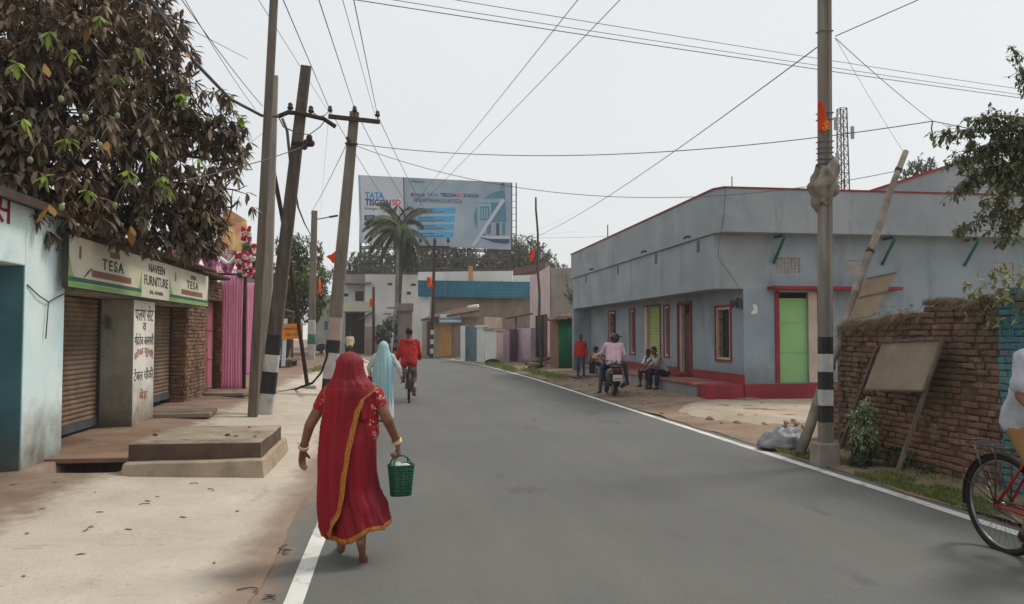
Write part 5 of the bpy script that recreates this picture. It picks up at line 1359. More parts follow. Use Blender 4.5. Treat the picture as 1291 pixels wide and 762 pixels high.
# horizontal laps of the roofing sheets
b = MB()
for k in (.25,.5,.75): b.beam(a0.lerp(a1,k)+V((0,-.05,.05)), e0.lerp(e1,k)+V((0,-.05,.05)), .05, .02)
b.build('sheet_lap', M['teal'], r_)
b = MB(); quadwall(b, (at(527,340,61).x,61,0), (at(646,340,59).x,59,0), 0, at(590,342.5,60).z, -.3); b.build('parapet', M['farwhite'], T)
b = MB(); quadwall(b, (at(644,340,60).x,60.2,0), (at(700,340,58).x,58.2,0), 0, at(660,347,59.5).z, -.3); b.build('parapet', M['farwhite'], T)
b = MB(); b.beam(at(645,345,63), at(690,336,62), 2.0, .5); b.build('tiled_ridge', M['rooftile'], T)
b = MB(); p_ = at(593,346,59.6); b.box(p_.x-.15,p_.x+.15,59.2,59.5,p_.z-.5,p_.z+.6); b.build('pier', M['ochre'], T)
# hut with ochre door and sign
Hh = thing('ochre_door_hut', 'low brick hut with an ochre door and a lean-to roof edged with a pale pipe', 'hut', (5, 55, 0))
p0, p1, p2 = at(532,440,57), at(569.5,440,55), at(582,440,54)
b = MB(); quadwall(b, (p0.x,p0.y,0), (p1.x-.0,p1.y,0), 0, at(550,402,56).z, -3); b.build('wall', mat('hut plaster', C(178,166,148), C(150,138,122), 1.2, .9, .2), Hh)
b = MB(); quadwall(b, (p1.x,p1.y,0), (p2.x+1.5,p2.y-.5,0), 0, at(575,400,54.6).z, -2.6); b.build('brick_end', M['farbrick'], Hh)
b = MB(); q0, q1 = at(553,440,55.8), at(569,440,54.97); quadwall(b, (q0.x,q0.y-.06,.1), (q1.x,q1.y-.06,.1), .1, at(560,405,55.4).z, -.05); b.build('door', M['ochre'], Hh)
b = MB(); q0, q1 = at(538,440,56.6), at(543,440,56.3); quadwall(b, (q0.x,q0.y-.05,.1), (q1.x,q1.y-.05,.1), .1, at(560,406,55.4).z, -.05); b.build('door', M['browndoor'], Hh)
b = MB(); b.loft([[at(530,403,55.5), at(604,391,52.8)], [at(548,396,58.5), at(600,384,56.5)]], smooth=False); r_ = b.build('roof', M['rooftile'], Hh); r_.modifiers.new('t','SOLIDIFY').thickness = .12
b = MB(); b.tube([at(590,388,53.0), at(603,386,52.6)], .13, 10); b.build('pipe', M['farwhite'], Hh)
sgn = thing('blue_signboard', 'weathered pale blue signboard hung on the hut beside the ochre door', 'signboard', at(567,405,54))
fr = frame(at(553.5,407.5,54.4), (1,-.2,0), (0,0,1)); W = .0285*54.5
MB().prism(rect(0,0,W,.70), fr, -.03, 0).build('board', mat('pale blue board', C(128,160,172), C(110,140,152), 2, .7, .05), sgn)
MB().prism(rect(.06,.38,W-.06,.60), fr, .002, .004).build('band_print', M['farwhite'], sgn)
MB().prism(rect(.06,.10,W-.06,.20), fr, .002, .004).build('band_print', M['farwhite'], sgn)

# white two storey house
WH = thing('white_house', 'white two storey house with an open balcony and small dark windows behind the palm', 'house', (0, 66, 0))
Yw = 66
def pz(u, v, Y=Yw): return at(u, v, Y)
b = MB(); b.box(pz(463,0).x, pz(532,0).x, Yw, Yw+7, 0, pz(0,341).z); b.build('wall', M['farwhite'], WH)
b = MB(); b.box(pz(430,0).x, pz(463,0).x-.003, Yw+1.6, Yw+7, 0, pz(0,344).z); b.build('rear_wall', M['farwhite'], WH)
b = MB(); b.box(pz(436,0).x, pz(463,0).x-.004, Yw+.1, Yw+1.59, pz(0,392).z, pz(0,389).z); b.box(pz(434,0).x, pz(471,0).x, Yw-.15, Yw+.0, pz(0,391).z, pz(0,378).z); b.build('balcony', mat('yellowed parapet', C(200,196,176), C(184,178,158), .8, .9, .1), WH)
b = MB(); b.box(pz(436,0).x, pz(471,0).x, Yw-.5, Yw+1.59, pz(0,354).z, pz(0,352).z); b.build('balcony_slab', M['fargrey'], WH)
b = MB(); b.box(pz(436,0).x, pz(463,0).x-.003, Yw+.3, Yw+.55, pz(0,352).z, pz(0,341).z); b.build('parapet', M['fargrey'], WH)
for u0, u1, v0, v1, yy in ((451,461,364,377,Yw+1.56),(491,496.5,352.5,355.5,Yw-.03),(520,526,353,356,Yw-.03),(515,520,364,368,Yw-.03),(437,442,367,371,Yw+1.56)):
    b = MB(); b.box(pz(u0,0,yy).x, pz(u1,0,yy).x, yy, yy+.035, pz(0,v1,yy).z, pz(0,v0,yy).z); b.build('window', M['browndoor'] if u0 == 451 else M['olive'], WH)
b = MB(); b.box(pz(438,0).x, pz(468,0).x, Yw+1.0, Yw+1.59, .1, pz(0,393).z); b.build('dark_shopfront', M['dark'], WH)
b = MB(); b.beam(pz(452,404), pz(470,394), 2.0, .08); b.build('awning', M['tin'], WH)
b = MB(); b.box(pz(432,0).x, pz(534,0).x, Yw+.5, Yw+7.5, pz(0,341).z+.003, pz(0,338).z); b.build('roof', M['rooftile'], WH)
front('compound_wall', 'low brown brick compound wall below the balcony of the white house', 'wall', M['farbrick'], 460, 481, 412, 63, 62.5, .3)
# concrete gateway and white wing
GWY = thing('concrete_gateway', 'unfinished brown brick gateway with a concrete slab on top beside the white house', 'gateway', (1, 61, 0))
b = MB(); x0, x1 = at(505,0,61).x, at(529,0,61).x
b.box(at(512,0,61).x, at(521.5,0,61).x, 61, 62.5, 0, at(0,383,61).z); b.build('pier', M['farbrick'], GWY)
b = MB(); b.box(at(504,0,61).x, at(511.5,0,61).x, 61.2, 62.5, 0, at(0,381,61).z); b.build('wall', M['cement'], GWY)
b = MB(); b.box(at(503,0,61).x, at(529,0,61).x, 60.7, 62.6, at(0,390,61).z, at(0,380,61).z); b.build('lintel', M['farbrick'], GWY)
b = MB()
for k, (u, v) in enumerate(((493,385),(489,393),(496,400))): b.box(at(u-3,0,60.6).x, at(u+7,0,60.6).x, 60.3, 60.7, at(0,v+2.2,60.6).z, at(0,v,60.6).z)
b.beam(at(501,381,60.6), at(494,415,60.6), .25); b.build('stair', M['fargrey'], GWY)
front('white_annex', 'plain white annex wall between the concrete gateway and the hut', 'wall', M['farwhite'], 521, 541, 374, 60.2, 59.6, 1.0)
bush('roadside_bush', 'green bush growing beside the thin pale pole before the white house', [(at(486,418,61),.8),(at(491,408,61),.6),(at(482,428,61),.6)], M['leaf_dark'], 180, .3, .1, 55)

# ---------------------------------------------------------------- left far row
LF = thing('roadside_stall', 'dark open stall with a patched awning beyond the gateway on the shop side', 'stall', (-6, 33, 0))
b = MB(); b.box(-8.5, -5.6, 31.5, 38, .1, 2.6); b.build('wall', mat('stall boards', C(110,96,86), C(84,72,64), 1.2, .9, .2), LF)
b = MB(); b.box(-5.9, -4.7, 31.2, 38.2, 2.62, 2.70); b.build('awning', M['tin'], LF)
b = MB()
for y in (31.4, 34.8, 38): b.box(-4.85, -4.75, y, y+.1, .2, 2.61)
b.build('post', M['batten'], LF)
t = thing('timber_bench', 'low timber bench on stacked planks by the notice board', 'bench', (-4.6, 34, .2))
b = MB(); b.box(-5.0, -4.1, 32.6, 35.2, .52, .60); b.build('seat', M['batten'], t); b = MB(); b.box(-4.9, -4.2, 32.8, 33.1, .15, .519); b.box(-4.9, -4.2, 34.7, 35, .15, .519); b.build('leg', M['batten'], t)
for i, (y0, y1, xo, h, mk, lab) in enumerate(((40, 47, -6.2, 2.9, 'farwhite', 'low white house half hidden by the poles on the shop side'), (50, 57, -7.2, 3.6, 'fargrey', 'grey flat roofed house beyond the lamp pole'), (64, 76, -7.6, 6.3, 'farbrick', 'tall brown brick house standing where the road bends left'), (60, 64, -7.4, 2.6, 'rooftile', 'dark brown shack under the brick house at the bend'))):
    t = thing('roadside_house', lab, 'house', (xo, (y0+y1)/2, 0)); o_ = cx((y0+y1)/2)
    b = MB(); b.box(xo-4+o_*.5, xo+o_*.5, y0, y1, 0, h); b.build('wall', M[mk], t)
    b = MB(); b.box(xo-4.2+o_*.5, xo+.5+o_*.5, y0-.2, y1+.2, h+.002, h+.14); b.build('roof', M['fargrey'], t)
    b = MB(); b.box(xo+o_*.5+.002, xo+o_*.5+.05, y0+1, y0+2.6, .1, 2.2); b.build('door', M['dark'], t)
    b = MB(); b.box(xo-2.6+o_*.5, xo-1.2+o_*.5, y0-.05, y0-.002, .2, 2.1); b.build('shutter', M['browndoor'], t)
    b = MB(); b.box(xo+o_*.5+.002, xo+o_*.5+1.3, y0+.2, y1-.2, min(h-.3,2.5), min(h-.3,2.5)+.07); b.build('awning', M['tin'], t)
front('white_building', 'white building closing the view where the road bends away', 'building', M['fargrey'], 395, 442, 372, 92, 86, 5)
tag(MB().box(at(413,0,72).x, at(419,0,72).x, 72, 72.1, at(0,416,72).z, at(0,404,72).z).build('blue_sheet', mat('blue tarpaulin', C(40,130,176), C(34,110,156), 2, .7, .1)), 'small blue tarpaulin hanging at the bend of the road', 'tarpaulin')

# ---------------------------------------------------------------- billboard
M['bb'] = mat('billboard print grey', C(190,194,202), C(184,188,196), .4, .6, 0)
M['bb2'] = mat('billboard print mid grey', C(128,146,162), C(158,174,186), .12, .6, 0, lo=.4, hi=.6)
M['bbblue'] = mat('billboard blue print', C(40,130,190), C(36,124,184), .3, .6, 0)
M['bbnavy'] = mat('billboard navy print', C(40,52,120), C(36,48,112), .3, .6, 0)
M['bbcyan'] = mat('billboard cyan print', C(70,160,204), C(62,152,196), .3, .6, 0)
M['bbred'] = mat('billboard red print', C(214,70,78), C(206,62,70), .3, .6, 0)
M['bbink'] = mat('billboard dark print', C(58,64,80), C(52,58,72), .3, .6, 0)
M['bbteal'] = mat('billboard teal print', C(60,112,136), C(76,130,148), .2, .6, 0)
M['bbpale'] = mat('billboard pale print', C(142,168,182), C(128,154,170), .3, .6, 0)
Yb_ = 86
a0, a1, a2, a3 = at(454,305,Yb_), at(644,315,Yb_+1.5), at(645,230.5,Yb_+1.5), at(451,221,Yb_)
BB = thing('billboard', 'large grey roadside billboard with blue bars and a round picture of a house', 'billboard', V((a0.x+8, Yb_, 0)))
xd = (a1-a0); xd.z = 0; W = xd.length; xd.normalize(); yd = V((0,0,1))
fr = frame(V((a0.x, a0.y, a0.z-.1)), xd, yd)
Hb = a3.z-a0.z+.1
# the sheet hangs a little out of level: top edge falls to the right
drop = -((a2.z-a3.z))
MB().prism([(-.25,Hb),(0,0),(W,a1.z-a0.z+.1),(W+.08,Hb-drop)], fr, -.25, 0).build('panel', M['bb2'], BB)
def q(u, v): # billboard picture coordinates in the photo -> panel frame
    s = (u-452)/(644.5-452); return (s*W, Hb*(1-((v-(221+9.3*s))/(305+10*s-221-9.3*s))))
MB().prism([q(451.5,221.5), q(455,304.5), q(507,307), q(505,224)], fr, .001, .012).build('pale_sheet', M['bb'], BB)
MB().prism([q(504.6,223.6), q(507,306.5), q(508,306.6), q(506,223.7)], fr, .012, .02).build('seam', M['bbink'], BB)
def tb(s, u0, v0, u1, v1, mk, **k):
    A, B_ = q(u0, v1), q(u1, v0); text(s, fr, (A[0], A[1], B_[0], B_[1]), M[mk], BB, off=.025, depth=.01, **k)
tb('TATA', 457.5, 243, 481, 250, 'bbblue', bold=.03)
tb('TISCON', 457.5, 252, 489.5, 259, 'bbnavy', bold=.035)
tb('SD', 491, 252, 502, 259, 'bbred', bold=.03)
tb('Stronger, Safer Joints', 457, 262.5, 496, 265, 'bbink')
def bar(u0, v0, u1, v1, mk, name='print', skew=0, o=.014): MB().prism([q(u0,v1), q(u1-skew,v1), q(u1,v0), q(u0,v0)], fr, o, o+.008).build(name, M[mk], BB)
bar(457,271,470,277.5,'bbnavy'); bar(457,279.5,500,284,'bbnavy')
tb('SDS', 459.5, 272.5, 467, 276, 'bbpale', bold=.02); tb('DESIGNED TO SAVE LIVES', 460, 280.7, 496, 282.8, 'bbpale')
tb('SUPER LINKS', 515.5, 228.5, 531, 230, 'bbink')
tb('EU KAR', 515, 244.5, 533, 248, 'bbink', bold=.02); tb('TATA', 535, 244.6, 550, 248.4, 'bbblue', bold=.03); tb('TISCON', 552, 244.8, 572, 248.8, 'bbnavy', bold=.03); tb('SD', 573, 245.4, 579, 249.2, 'bbred', bold=.03); tb('SE ACCHA', 582, 245.8, 602, 249.6, 'bbink', bold=.02)
tb('AB GHAR BANANE KI SAHI SOCH', 518, 252.3, 580, 254.8, 'bbink')
for i, v in enumerate((263, 273.6, 284, 293.8)):
    bar(523, v, 572-i*.8, v+7.6, 'bbcyan', 'blue_bar', .8)
    for k, (du, w_) in enumerate(((1.5,20),(1.5,33))):
        uu = 523+du
        while uu < 523+du+w_: bar(uu, v+1.3+3.3*k, uu+2.2, v+2.7+3.3*k, 'bbink', 'small_print', 0, .026); uu += 3.0
tb('TATA', 630, 236.5, 637, 238.3, 'bbink', bold=.02)
c_ = q(633.5, 233.2); MB().prism([(c_[0]+.24*math.cos(R(k)), c_[1]+.16*math.sin(R(k))) for k in range(0,360,24)], fr, .014, .022).build('emblem', M['bbink'], BB)
# round picture of a house, cut by the right edge
cpt = [ (596+46*.0 + (643.0-596)*1.0 + 47*math.cos(R(k)), 276+36*math.sin(R(k))) for k in range(94, 268, 6)]
MB().prism([q(u, min(v,313)) for u, v in cpt][::-1], fr, .012, .02).build('round_picture', M['bbteal'], BB)
bar(600,258,618,298,'bbpale','picture_wall',0,.022); bar(604,262,616,280,'bbteal','picture_window',0,.032)
for k in range(3): bar(605.5+k*3.4,264,607+k*3.4,278,'bbpale','picture_bar',0,.042)
bar(598,252,636,257,'bbpale','picture_slab',0,.024); bar(612,283,642,303,'bbpale','picture_wall',0,.022); bar(625,284,629,300,'bbink','picture_window',0,.034); bar(633,284,637,300,'bbteal','picture_window',0,.034)
MB().prism([q(592,313), q(596.5,313), q(637,254), q(632.5,252)], fr, .046, .056).build('picture_beam', M['bb'], BB)
MB().prism([q(604,302), q(622,309), q(642,311), q(643,305), q(622,304.5)], fr, .046, .056).build('picture_swoosh', M['bbnavy'], BB)
MB().prism([q(600,299), q(614,304), q(643,305), q(643,300.5), q(618,301)], fr, .046, .056).build('picture_swoosh', M['bb'], BB)
# steel lattice frame
b = MB(); zb = 0; zt_ = fr[0].z
for i in range(8):
    p = fr[0] + xd*(W*i/7) + V((0,.5,0)); b.beam((p.x,p.y,zb), (p.x,p.y,p.z+Hb-.4-(drop*i/7)), .22)
    b.beam((p.x,p.y+1.6,zb), (p.x,p.y+1.6,p.z+.4), .16)
for z in (-.4, -1.4, -2.6, -4.0, -5.5): b.beam(fr[0]+V((0,.45,z)), fr[0]+xd*W+V((0,.45,z)), .14); b.beam(fr[0]+V((0,2.1,z)), fr[0]+xd*W+V((0,2.1,z)), .12)
for i in range(7):
    p = fr[0]+xd*(W*i/7)+V((0,.45,0)); p2 = fr[0]+xd*(W*(i+1)/7)+V((0,.45,0))
    b.beam(p+V((0,0,-.4)), p2+V((0,0,-2.6)), .09); b.beam(p+V((0,0,-2.6)), p2+V((0,0,-.4)), .09)
    b.beam(p+V((0,0,-4.0)), p2+V((0,0,-2.6)), .08)
b.build('lattice', M['dark_metal'], BB)
b = MB()
x_ = W+.12
for k in range(9): b.beam(fr[0]+xd*(x_)+yd*(Hb*.1*k), fr[0]+xd*(x_+.5)+yd*(Hb*.1*k+.05), .05)
b.beam(fr[0]+xd*(x_+.5)-yd*6, fr[0]+xd*(x_+.5)+yd*(Hb-drop), .12); b.beam(fr[0]+xd*(x_)-yd*.2, fr[0]+xd*(x_)+yd*(Hb-drop), .10); b.build('ladder', M['dark_metal'], BB)

# lattice mast far right
MT = thing('telecom_mast', 'slim steel lattice telecom mast standing far behind the grey house', 'mast', V((at(1060,0,70).x, 70, 0)))
b = MB(); zt = at(1058,137,70).z; c = V((at(1059,0,70).x, 70, 0)); wd = .42
cor = [(-wd,-wd),(wd,-wd),(wd,wd),(-wd,wd)]; nseg = 26
for k in range(4): b.beam(c+V((cor[k][0]*1.35,cor[k][1]*1.35,0)), c+V((cor[k][0]*.75,cor[k][1]*.75,zt)), .09)
for i in range(nseg):
    z0, z1 = zt*i/nseg, zt*(i+1)/nseg; s0, s1 = 1.35-.6*i/nseg, 1.35-.6*(i+1)/nseg
    for k in range(4):
        p, r_ = cor[k], cor[(k+1) % 4]; b.beam(c+V((p[0]*s0,p[1]*s0,z0)), c+V((r_[0]*s1,r_[1]*s1,z1)), .045)
        b.beam(c+V((p[0]*s1,p[1]*s1,z1)), c+V((r_[0]*s1,r_[1]*s1,z1)), .045)
b.build('lattice', M['dark_metal'], MT)
for (dx, dz) in ((-.9,-1.6),(.8,-2.4),(-.8,-5),(.9,-11.5),(.95,-12.6)):
    b = MB(); b.beam(c+V((dx,-.4,zt+dz-.6)), c+V((dx,-.4,zt+dz+.6)), .28, .18); b.beam(c+V((0,-.2,zt+dz)), c+V((dx,-.3,zt+dz)), .06); b.build('antenna', M['fargrey'], MT)
# ---------------------------------------------------------------- people
def remeshed(mb, voxel, smooth=3):
    me = mb.mesh('tmp', [])
    ob = bpy.data.objects.new('tmp', me); col.objects.link(ob)
    r_ = ob.modifiers.new('r', 'REMESH'); r_.mode = 'VOXEL'; r_.voxel_size = voxel; r_.use_smooth_shade = True
    s_ = ob.modifiers.new('s', 'SMOOTH'); s_.iterations = smooth; s_.factor = .5
    dg = bpy.context.evaluated_depsgraph_get(); dg.update()
    out = bpy.data.meshes.new_from_object(ob.evaluated_get(dg))
    bpy.data.objects.remove(ob); bpy.data.meshes.remove(me)
    for p in out.polygons: p.use_smooth = True
    out.materials.clear()
    return out
def wrinkle(me, amp, sc, seed=0, stretch=(1,1,.5)):
    me.update()
    ns = [v.normal.copy() for v in me.vertices]
    for v, n in zip(me.vertices, ns):
        q = V((v.co.x*sc*stretch[0]+seed, v.co.y*sc*stretch[1], v.co.z*sc*stretch[2]))
        v.co += n*amp*(noise.noise(q) + .5*noise.noise(q*2.1))
def hand(mb, w, d, palm, thumb, k=1., curl=.5):
    """palm and five bent fingers: w wrist, d pointing direction, palm = the way the palm faces, thumb = side of the thumb"""
    d = V(d).normalized(); n = V(palm); n = (n-d*n.dot(d)).normalized(); s = V(thumb); s = (s-d*s.dot(d)-n*s.dot(n)).normalized()
    w = V(w)
    for o in (-.026, -.009, .009, .026): mb.capsule(w+d*.015*k+s*o*.7*k, .016*k, w+d*.085*k+s*o*k, .0125*k, 8, 3)
    for o, L in ((.029, .070), (.010, .082), (-.010, .076), (-.028, .058)):
        p = w+d*.085*k+s*o*k; c = 0.
        for fr_, r in ((.45, .0100), (.32, .0092), (.26, .0085)):
            c += curl*.8; q = p + (d*math.cos(c)+n*math.sin(c)+s*o*1.0)*L*fr_*k
            mb.capsule(p, r*k, q, r*.93*k, 8, 3); p = q
    p = w+d*.030*k+s*.030*k
    for L, c in ((.034,.2),(.030,.5)):
        q = p + (s*(.75-c*.6)+d*.75+n*c*(.4+curl))*L*k; mb.capsule(p, .0125*k, q, .011*k, 8, 3); p = q
def figure(name, label, loc, rz, J, skin, clothes, hair=None, voxel=.011, k=1., face=(0,1,0), up=(0,0,1), hands=((0,0,-1),(0,0,-1)), curl=(.5,.5), feet=True, fat=1., group=None, palms=None, eyes=True):
    J = {a: V(b_) for a, b_ in J.items()}
    f = V(face).normalized(); u = V(up); u = (u-f*u.dot(f)).normalized(); s = f.cross(u)
    HB_ = Matrix((s, f, u)).transposed()
    def torso(g, lo=0.):
        o = []
        pel, che = J['pel'], J['che']
        for a, c in (('shl','hpl'),('shr','hpr')):
            sh, hp = J[a], J[c]; o.append((hp.lerp(sh, lo*.6), (.088*fat+g)*k, sh.lerp(che,.42)-V((0,0,.03*k)), (.082*fat+g)*k))
        o.append((pel.lerp(che,lo*.6), (.098*fat+g)*k, che, (.105*fat+g)*k)); o.append((J['shl'].lerp(J['shr'],.12), (.046+g)*k, J['shr'].lerp(J['shl'],.12), (.046+g)*k))
        return o
    def limb(a, b_, c, r, g, fr_=1.):
        A, B, C_ = J[a], J[b_], J[c]; o = []
        if fr_ <= .5: o.append((A, (r[0]+g)*k, A.lerp(B, fr_*2), (r[0]+(r[1]-r[0])*fr_*2+g)*k))
        else:
            t = (fr_-.5)*2; o.append((A, (r[0]+g)*k, B, (r[1]+g)*k)); o.append((B, (r[1]+g)*k, B.lerp(C_, t), (r[1]+(r[2]-r[1])*t+g)*k))
        return o
    ARM = (.048*fat, .038*fat, .026*fat); LEG = (.084*fat, .056*fat, .037)
    mb = MB()
    for c in torso(-.004): mb.capsule(*c)
    for sd in 'lr':
        for c in limb('sh'+sd, 'el'+sd, 'wr'+sd, ARM, 0) + limb('hp'+sd, 'kn'+sd, 'an'+sd, LEG, 0): mb.capsule(*c)
        hd_ = hands[0 if sd == 'l' else 1]
        pl = (palms or ((1,0,0),(-1,0,0)))[0 if sd == 'l' else 1]
        hand(mb, J['wr'+sd], hd_, pl, (0,1,.15), k, curl[0 if sd == 'l' else 1])
        an, to = J['an'+sd], J['to'+sd]; he = an + (an-to).normalized()*.03*k; he.z = an.z-.045*k if abs(to.z-an.z) < .12*k else an.z
        mb.capsule(he, .034*k, to, .022*k, 10, 3); mb.capsule(an, .037*k, an.lerp(to,.6), .028*k, 10, 3); mb.capsule(an, .036*k, he, .034*k, 10, 3)
        for q in range(-2, 3): mb.capsule(to.lerp(an,.12)+V((q*.011*k,0,0)), .012*k, to+(to-an).normalized()*.026*k+V((q*.013*k,0,-.005*k)), .010*k, 6, 2)
    hd = J['hed']
    mb.capsule(J['che']+V((0,0,.08*k)), .058*k, hd-u*.05*k-f*.01*k, .050*k)
    mb.sphere(hd, (.074*k,.093*k,.104*k), 18, 14, 0, HB_)
    mb.sphere(hd+f*.028*k-u*.052*k, (.054*k,.062*k,.062*k), 14, 10, 0, HB_)
    mb.sphere(hd+f*.080*k-u*.100*k, (.026*k,.022*k,.02*k), 8, 6, 0, HB_)
    mb.capsule(hd+f*.085*k+u*.005*k, .011*k, hd+f*.108*k-u*.032*k, .016*k, 8, 3)
    mb.sphere(hd+f*.088*k-u*.066*k, (.026*k,.013*k,.009*k), 8, 6, 0, HB_); mb.sphere(hd+f*.088*k+u*.020*k, (.056*k,.016*k,.012*k), 10, 6, 0, HB_)
    for q in (-1, 1): mb.sphere(hd+s*q*.076*k-u*.012*k-f*.01*k, (.011*k,.022*k,.032*k), 8, 6, 0, HB_)
    me = remeshed(mb, voxel, 3)
    me.materials.append(skin); me.materials.append(M['dark'])
    if eyes:
        bm = bmesh.new(); bm.from_mesh(me)
        for q in (-1, 1):
            for rr, off_, mi in ((.011,.0,1),):
                r_ = bmesh.ops.create_uvsphere(bm, u_segments=8, v_segments=6, radius=rr*k)
                bmesh.ops.translate(bm, verts=r_['verts'], vec=hd+s*q*.031*k+f*.086*k-u*.004*k)
                for v_ in r_['verts']:
                    for fc in v_.link_faces: fc.material_index = mi
        bm.to_mesh(me); bm.free()
    body = bpy.data.objects.new(name, me); col.objects.link(body); body.location = loc; body.rotation_euler = (0,0,rz)
    tag(body, label, 'person', group)
    for c in clothes:
        m2 = MB(); g = c.get('grow', .014)
        if 'torso' in c: 
            for q in torso(g, c['torso']): m2.capsule(*q)
        for sd in 'lr':
            if c.get('arm'): 
                for q in limb('sh'+sd, 'el'+sd, 'wr'+sd, ARM, g, c['arm']): m2.capsule(*q)
            if c.get('leg'):
                for q in limb('hp'+sd, 'kn'+sd, 'an'+sd, LEG, g, c['leg']): m2.capsule(*q)
            if c.get('foot'):
                an, to = J['an'+sd], J['to'+sd]; m2.capsule(an-V((0,0,.03*k))+(an-to).normalized()*.02*k, .044*k, to, .034*k)
        if c.get('leg'): m2.capsule(J['hpl'], (.092*fat+g)*k, J['hpr'], (.092*fat+g)*k); m2.capsule(J['pel'], (.095*fat+g)*k, J['pel'].lerp(J['che'],.15), (.095*fat+g)*k)
        if c.get('hood'):
            m2.sphere(J['che']+V((0,0,.11*k))-f*.07*k, (.11*k,.07*k,.07*k), 12, 8)
        for q in c.get('extra', ()): m2.capsule(*q)
        me2 = remeshed(m2, voxel, 2); wrinkle(me2, c.get('wr', .010)*k, c.get('ws', 11)/k, len(label)); me2.materials.append(c['mat'])
        local(c['name'], me2, body)
    if hair:
        m3 = MB(); m3.sphere((0,0,0), (.082*k,.101*k,.112*k), 26, 18); keep = []
        for fc in m3.f:
            c_ = sum((V(m3.v[i]) for i in fc), V((0,0,0)))/len(fc)/k
            if c_.z < -.062 or (c_.y > .038 and c_.z < .056) or (c_.y > -.02 and c_.z < -.01): continue
            keep.append(fc)
        m3.f = keep; m3.m = [0]*len(keep); m3.s = [True]*len(keep)
        m3.v = [tuple(hd + HB_ @ (V(p)*(1+.09*noise.noise(V(p)*26/k)+.05*noise.noise(V(p)*60/k)) + V((0,-.008*k,.008*k)))) for p in m3.v]
        me3 = m3.mesh('hair', hair); o = local('hair', me3, body); o.modifiers.new('t','SOLIDIFY').thickness = .012*k
    return body
M['skin'] = mat('brown skin', C(128,88,68), C(112,75,58), 9, .55, .08, 90)
M['skin2'] = mat('dark brown skin', C(104,72,58), C(90,62,50), 9, .55, .08, 90)
M['hair'] = mat('black hair', C(26,23,22), C(34,30,28), 30, .55, .3, 150)
def cloth(name, a, b=None, **k):
    k.setdefault('rough', .85); k.setdefault('bump', .25); k.setdefault('bscale', 14)
    return mat(name, a, b, 5, **k)
M['jean'] = cloth('blue denim', C(60,74,100), C(44,56,80)); M['darkcloth'] = cloth('dark trousers', C(48,48,56), C(38,38,44)); M['redcloth'] = cloth('red jacket cloth', C(186,50,46), C(156,38,36))

def stand(h=1.65, x0=0):
    q = h/1.7
    return {'pel':(0,0,.93*q),'che':(0,.0,1.28*q),'hed':(0,.02,1.585*q),'shl':(-.175*q,0,1.385*q),'shr':(.175*q,0,1.385*q),'ell':(-.225*q,-.03,1.10*q),'elr':(.225*q,-.03,1.10*q),'wrl':(-.24*q,.03,.86*q),'wrr':(.24*q,.03,.86*q),
            'hpl':(-.09*q,0,.91*q),'hpr':(.09*q,0,.91*q),'knl':(-.10*q,.02,.50*q),'knr':(.10*q,.02,.50*q),'anl':(-.11*q,-.02,.08*q),'anr':(.11*q,-.02,.08*q),'tol':(-.13*q,.14*q,.03*q),'tor':(.13*q,.14*q,.03*q)}

# --- woman in the red sari, walking away
M['sari'] = mat('red sari cloth', C(150,12,30), C(112,8,24), 5, .62, .9, 34, spec=.35, trans=.06, stretch=(1,1,.16))
def bordered(name, base, gold, us, vs_):
    """cloth with woven borders: us/vs_ are (low, high) limits in the cloth's own width and length"""
    m = base.copy(); m.name = name; nt = m.node_tree; N = nt.nodes; L = nt.links
    bs = N['Principled BSDF']; src = bs.inputs['Base Color'].links[0].from_socket
    uv = N.new('ShaderNodeUVMap'); uv.uv_map = 'UVMap'; sp = N.new('ShaderNodeSeparateXYZ'); L.new(uv.outputs[0], sp.inputs[0])
    def cmp(out, lim, gt):
        q = N.new('ShaderNodeMath'); q.operation = 'GREATER_THAN' if gt else 'LESS_THAN'; L.new(out, q.inputs[0]); q.inputs[1].default_value = lim; return q.outputs[0]
    def mx(a, b): 
        q = N.new('ShaderNodeMath'); q.operation = 'MAXIMUM'; L.new(a, q.inputs[0]); L.new(b, q.inputs[1]); return q.outputs[0]
    f_ = None
    for out, (lo, hi) in ((sp.outputs[0], us), (sp.outputs[1], vs_)):
        for g in (cmp(out, lo, False), cmp(out, hi, True)): f_ = g if f_ is None else mx(f_, g)
    wv = N.new('ShaderNodeTexNoise'); wv.inputs['Scale'].default_value = 70; 
    rp = N.new('ShaderNodeValToRGB'); rp.color_ramp.elements[0].color = gold; rp.color_ramp.elements[1].color = (gold[0]*.55, gold[1]*.42, gold[2]*.5, 1); rp.color_ramp.elements[0].position = .42; rp.color_ramp.elements[1].position = .62
    L.new(wv.outputs[0], rp.inputs[0])
    k = N.new('ShaderNodeMix'); k.data_type = 'RGBA'; L.new(f_, k.inputs[0]); L.new(src, k.inputs[6]); L.new(rp.outputs[0], k.inputs[7]); L.new(k.outputs[2], bs.inputs['Base Color'])
    return m
GOLD = C(192,126,48)
M['sari_veil'] = bordered('sari veil with gold border', M['sari'], GOLD, (.05,.90), (-1,2))
M['sari_skirt'] = bordered('sari skirt with gold hem', M['sari'], GOLD, (-1,2), (-1,.955))
M['blouse'] = mat('printed blouse', C(150,24,38), C(206,170,146), 30, .8, .1, lo=.58, hi=.63)
M['gold'] = mat('gold bangle', C(214,170,96), C(196,150,80), 10, .3, 0, metal=.8)
M['bangle'] = mat('white bangle', C(226,214,200), C(214,180,150), 20, .4, 0)
W0 = V((-.30, 5.80, .004))
